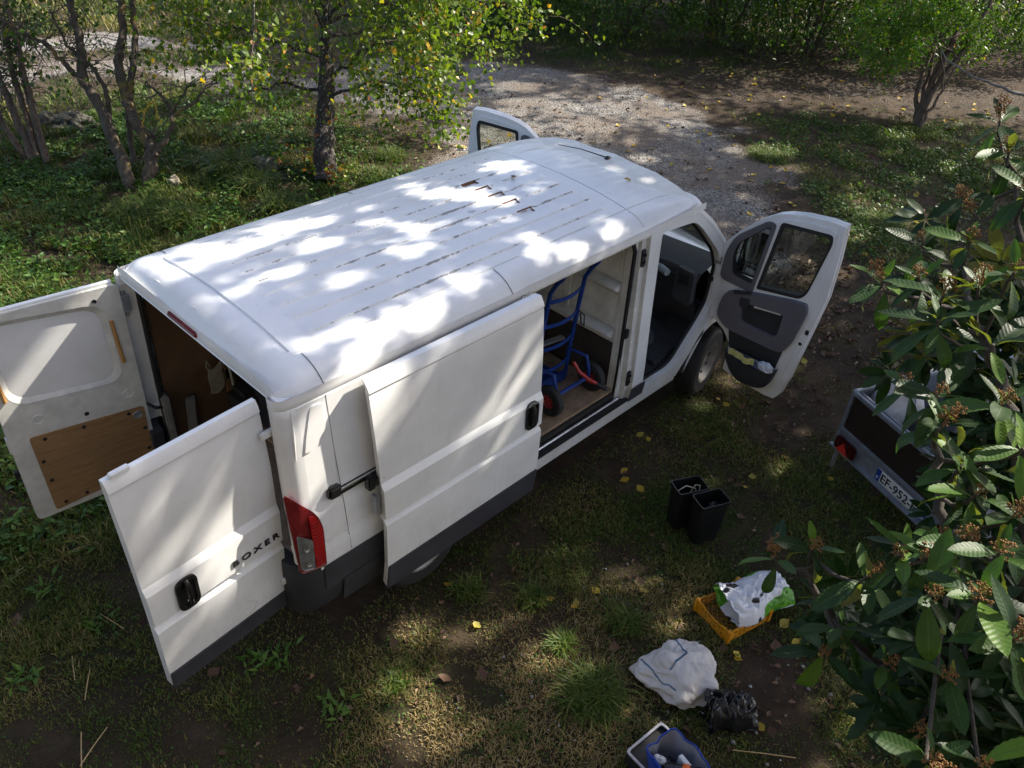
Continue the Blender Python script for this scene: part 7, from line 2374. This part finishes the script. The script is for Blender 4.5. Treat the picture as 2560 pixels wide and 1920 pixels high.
for p in YEL:
    q = np.array([[p[0], p[1]]])
    o = place_leaf(LEAF_Y[rl_.randrange(8)], (p[0], p[1], float(height_at(q)[0])+0.016), rl_.uniform(0.06, 0.10), rl_.uniform(0, 6.28), 0.35, ground)
    nl += 1
Pc = []
while len(Pc) < 220:
    u = rl_.random()
    if u < 0.84:
        x, y = rl_.uniform(6.8, 16.5), rl_.uniform(-1.5, 6.5)
        if poly_sd(np.array([[x, y]]), [(6.8, 1.5), (9, -1.2), (16.5, 0.2), (16.5, 4.5), (13.5, 6.8), (10.5, 5.5), (8.5, 3.0)])[0] < 0:
            continue
    elif u < 0.93:
        x, y = rl_.uniform(3.5, 8.0), rl_.uniform(2.5, 7.5)
    else:
        x, y = rl_.uniform(-1.0, 6.5), rl_.uniform(-4.0, -1.2)
    Pc.append((x, y))
for x, y in Pc:
    q = np.array([[x, y]])
    far = x > 6.5
    place_leaf((LEAF_Y if rl_.random() < (0.80 if far else 0.35) else LEAF_B)[rl_.randrange(8)], (x, y, float(height_at(q)[0])+0.018), rl_.uniform(0.05, 0.115) if far else rl_.uniform(0.06, 0.10), rl_.uniform(0, 6.28), 0.4, ground)
    nl += 1
for k in range(36):
    x, y = rl_.uniform(-1.2, 6.0), rl_.uniform(-4.4, -1.15)
    q = np.array([[x, y]])
    place_leaf(LEAF_B[rl_.randrange(8)], (x, y, float(height_at(q)[0])+0.014), rl_.uniform(0.06, 0.115), rl_.uniform(0, 6.28), 0.5, ground)
    nl += 1
P = np.concatenate([scatter(2600, -1.5, 7.5, -4.8, -1.0, lambda P: 0.85*(1-green_at(P)*0.6)), scatter(900, 2.8, 9.5, 2.0, 8.0, lambda P: np.full(len(P), 0.7)), scatter(800, 6.5, 17, -2, 6.5, lambda P: np.full(len(P), 0.6)), scatter(4000, 3.5, 9.0, -3.6, 0.8, lambda P: bare_at(P)*0.6)])
m = len(P)
az = rg.uniform(0, 2*PI, m)
D = np.stack([np.cos(az), np.sin(az), rg.uniform(-0.2, 0.35, m)], 1)
Nn = unit(np.stack([rg.normal(size=m)*0.5, rg.normal(size=m)*0.5, np.ones(m)], 1))
L = rg.uniform(0.02, 0.06, m)*np.where(P[:, 0] > 6, 1.5, 1.0)
V, F, A = leaf_arrays(np.concatenate([P, (height_at(P)+0.012)[:, None]], 1), D, Nn, L, L*0.55, rg.random(m), 0.55)
lt_ = np_mesh('leaf_litter', V, F, M_LEAFB, ground, {'rnd': A})
tag(lt_, kind='stuff')
# straws
M_STRAW = simple('dry_straw', (0.42, 0.29, 0.14), 0.7, var=0.2)
for a, b in ([(-0.794, 0.285, 0.012), (-0.735, 0.064, 0.012)], [(-1.029, -0.083, 0.012), (-1.149, -0.276, 0.012)], [(-1.354, -0.670, 0.012), (-1.134, -0.542, 0.012)], [(-1.353, -0.688, 0.012), (-1.257, -0.468, 0.012)], [(-1.069, 0.086, 0.012), (-1.132, -0.098, 0.012)], [(0.268, -0.196, 0.012), (0.407, -0.063, 0.012)], [(1.502, -3.264, 0.012), (1.746, -3.569, 0.012)]):
    MB().tube([a, (np.array(a)+np.array(b))/2+np.array([0, 0, 0.006]), b], 0.0035, 5).build('straw', M_STRAW, ground, 50)
for (x, y, z), r in zip([(-0.485, -0.638, 0.000), (0.754, -1.827, 0.000), (0.554, -1.679, 0.000), (-1.208, 0.594, 0.000)], (0.2, 1.0, 2.2, 0.9)):
    place_leaf(LEAF_B[4], (x, y, 0.02), 0.10, r, 0.3, ground)

# prickly pear pads poking in at the bottom
pp = empty('prickly_pear', (0.498, -2.753, 0.000), 0, 'two round grey-green cactus pads at the bottom edge', 'cactus')
M_PAD = simple('cactus_skin', (0.055, 0.10, 0.055), 0.55, var=0.2, scale=12)
for (u, z), s, tl in (((-0.075, 0.15), 0.075, 0.5), ((0.04, 0.16), 0.095, -0.4)):
    md = crumple('cactus_pad', (0, 0, 0), (s, 0.012, s*1.3), M_PAD, 5, 0.03, 4, False)
    md.parent = pp
    md.location = (u*0.6, -u*0.8, 0.0)
    md.rotation_euler = (0, 0.15*tl, -0.9+tl)
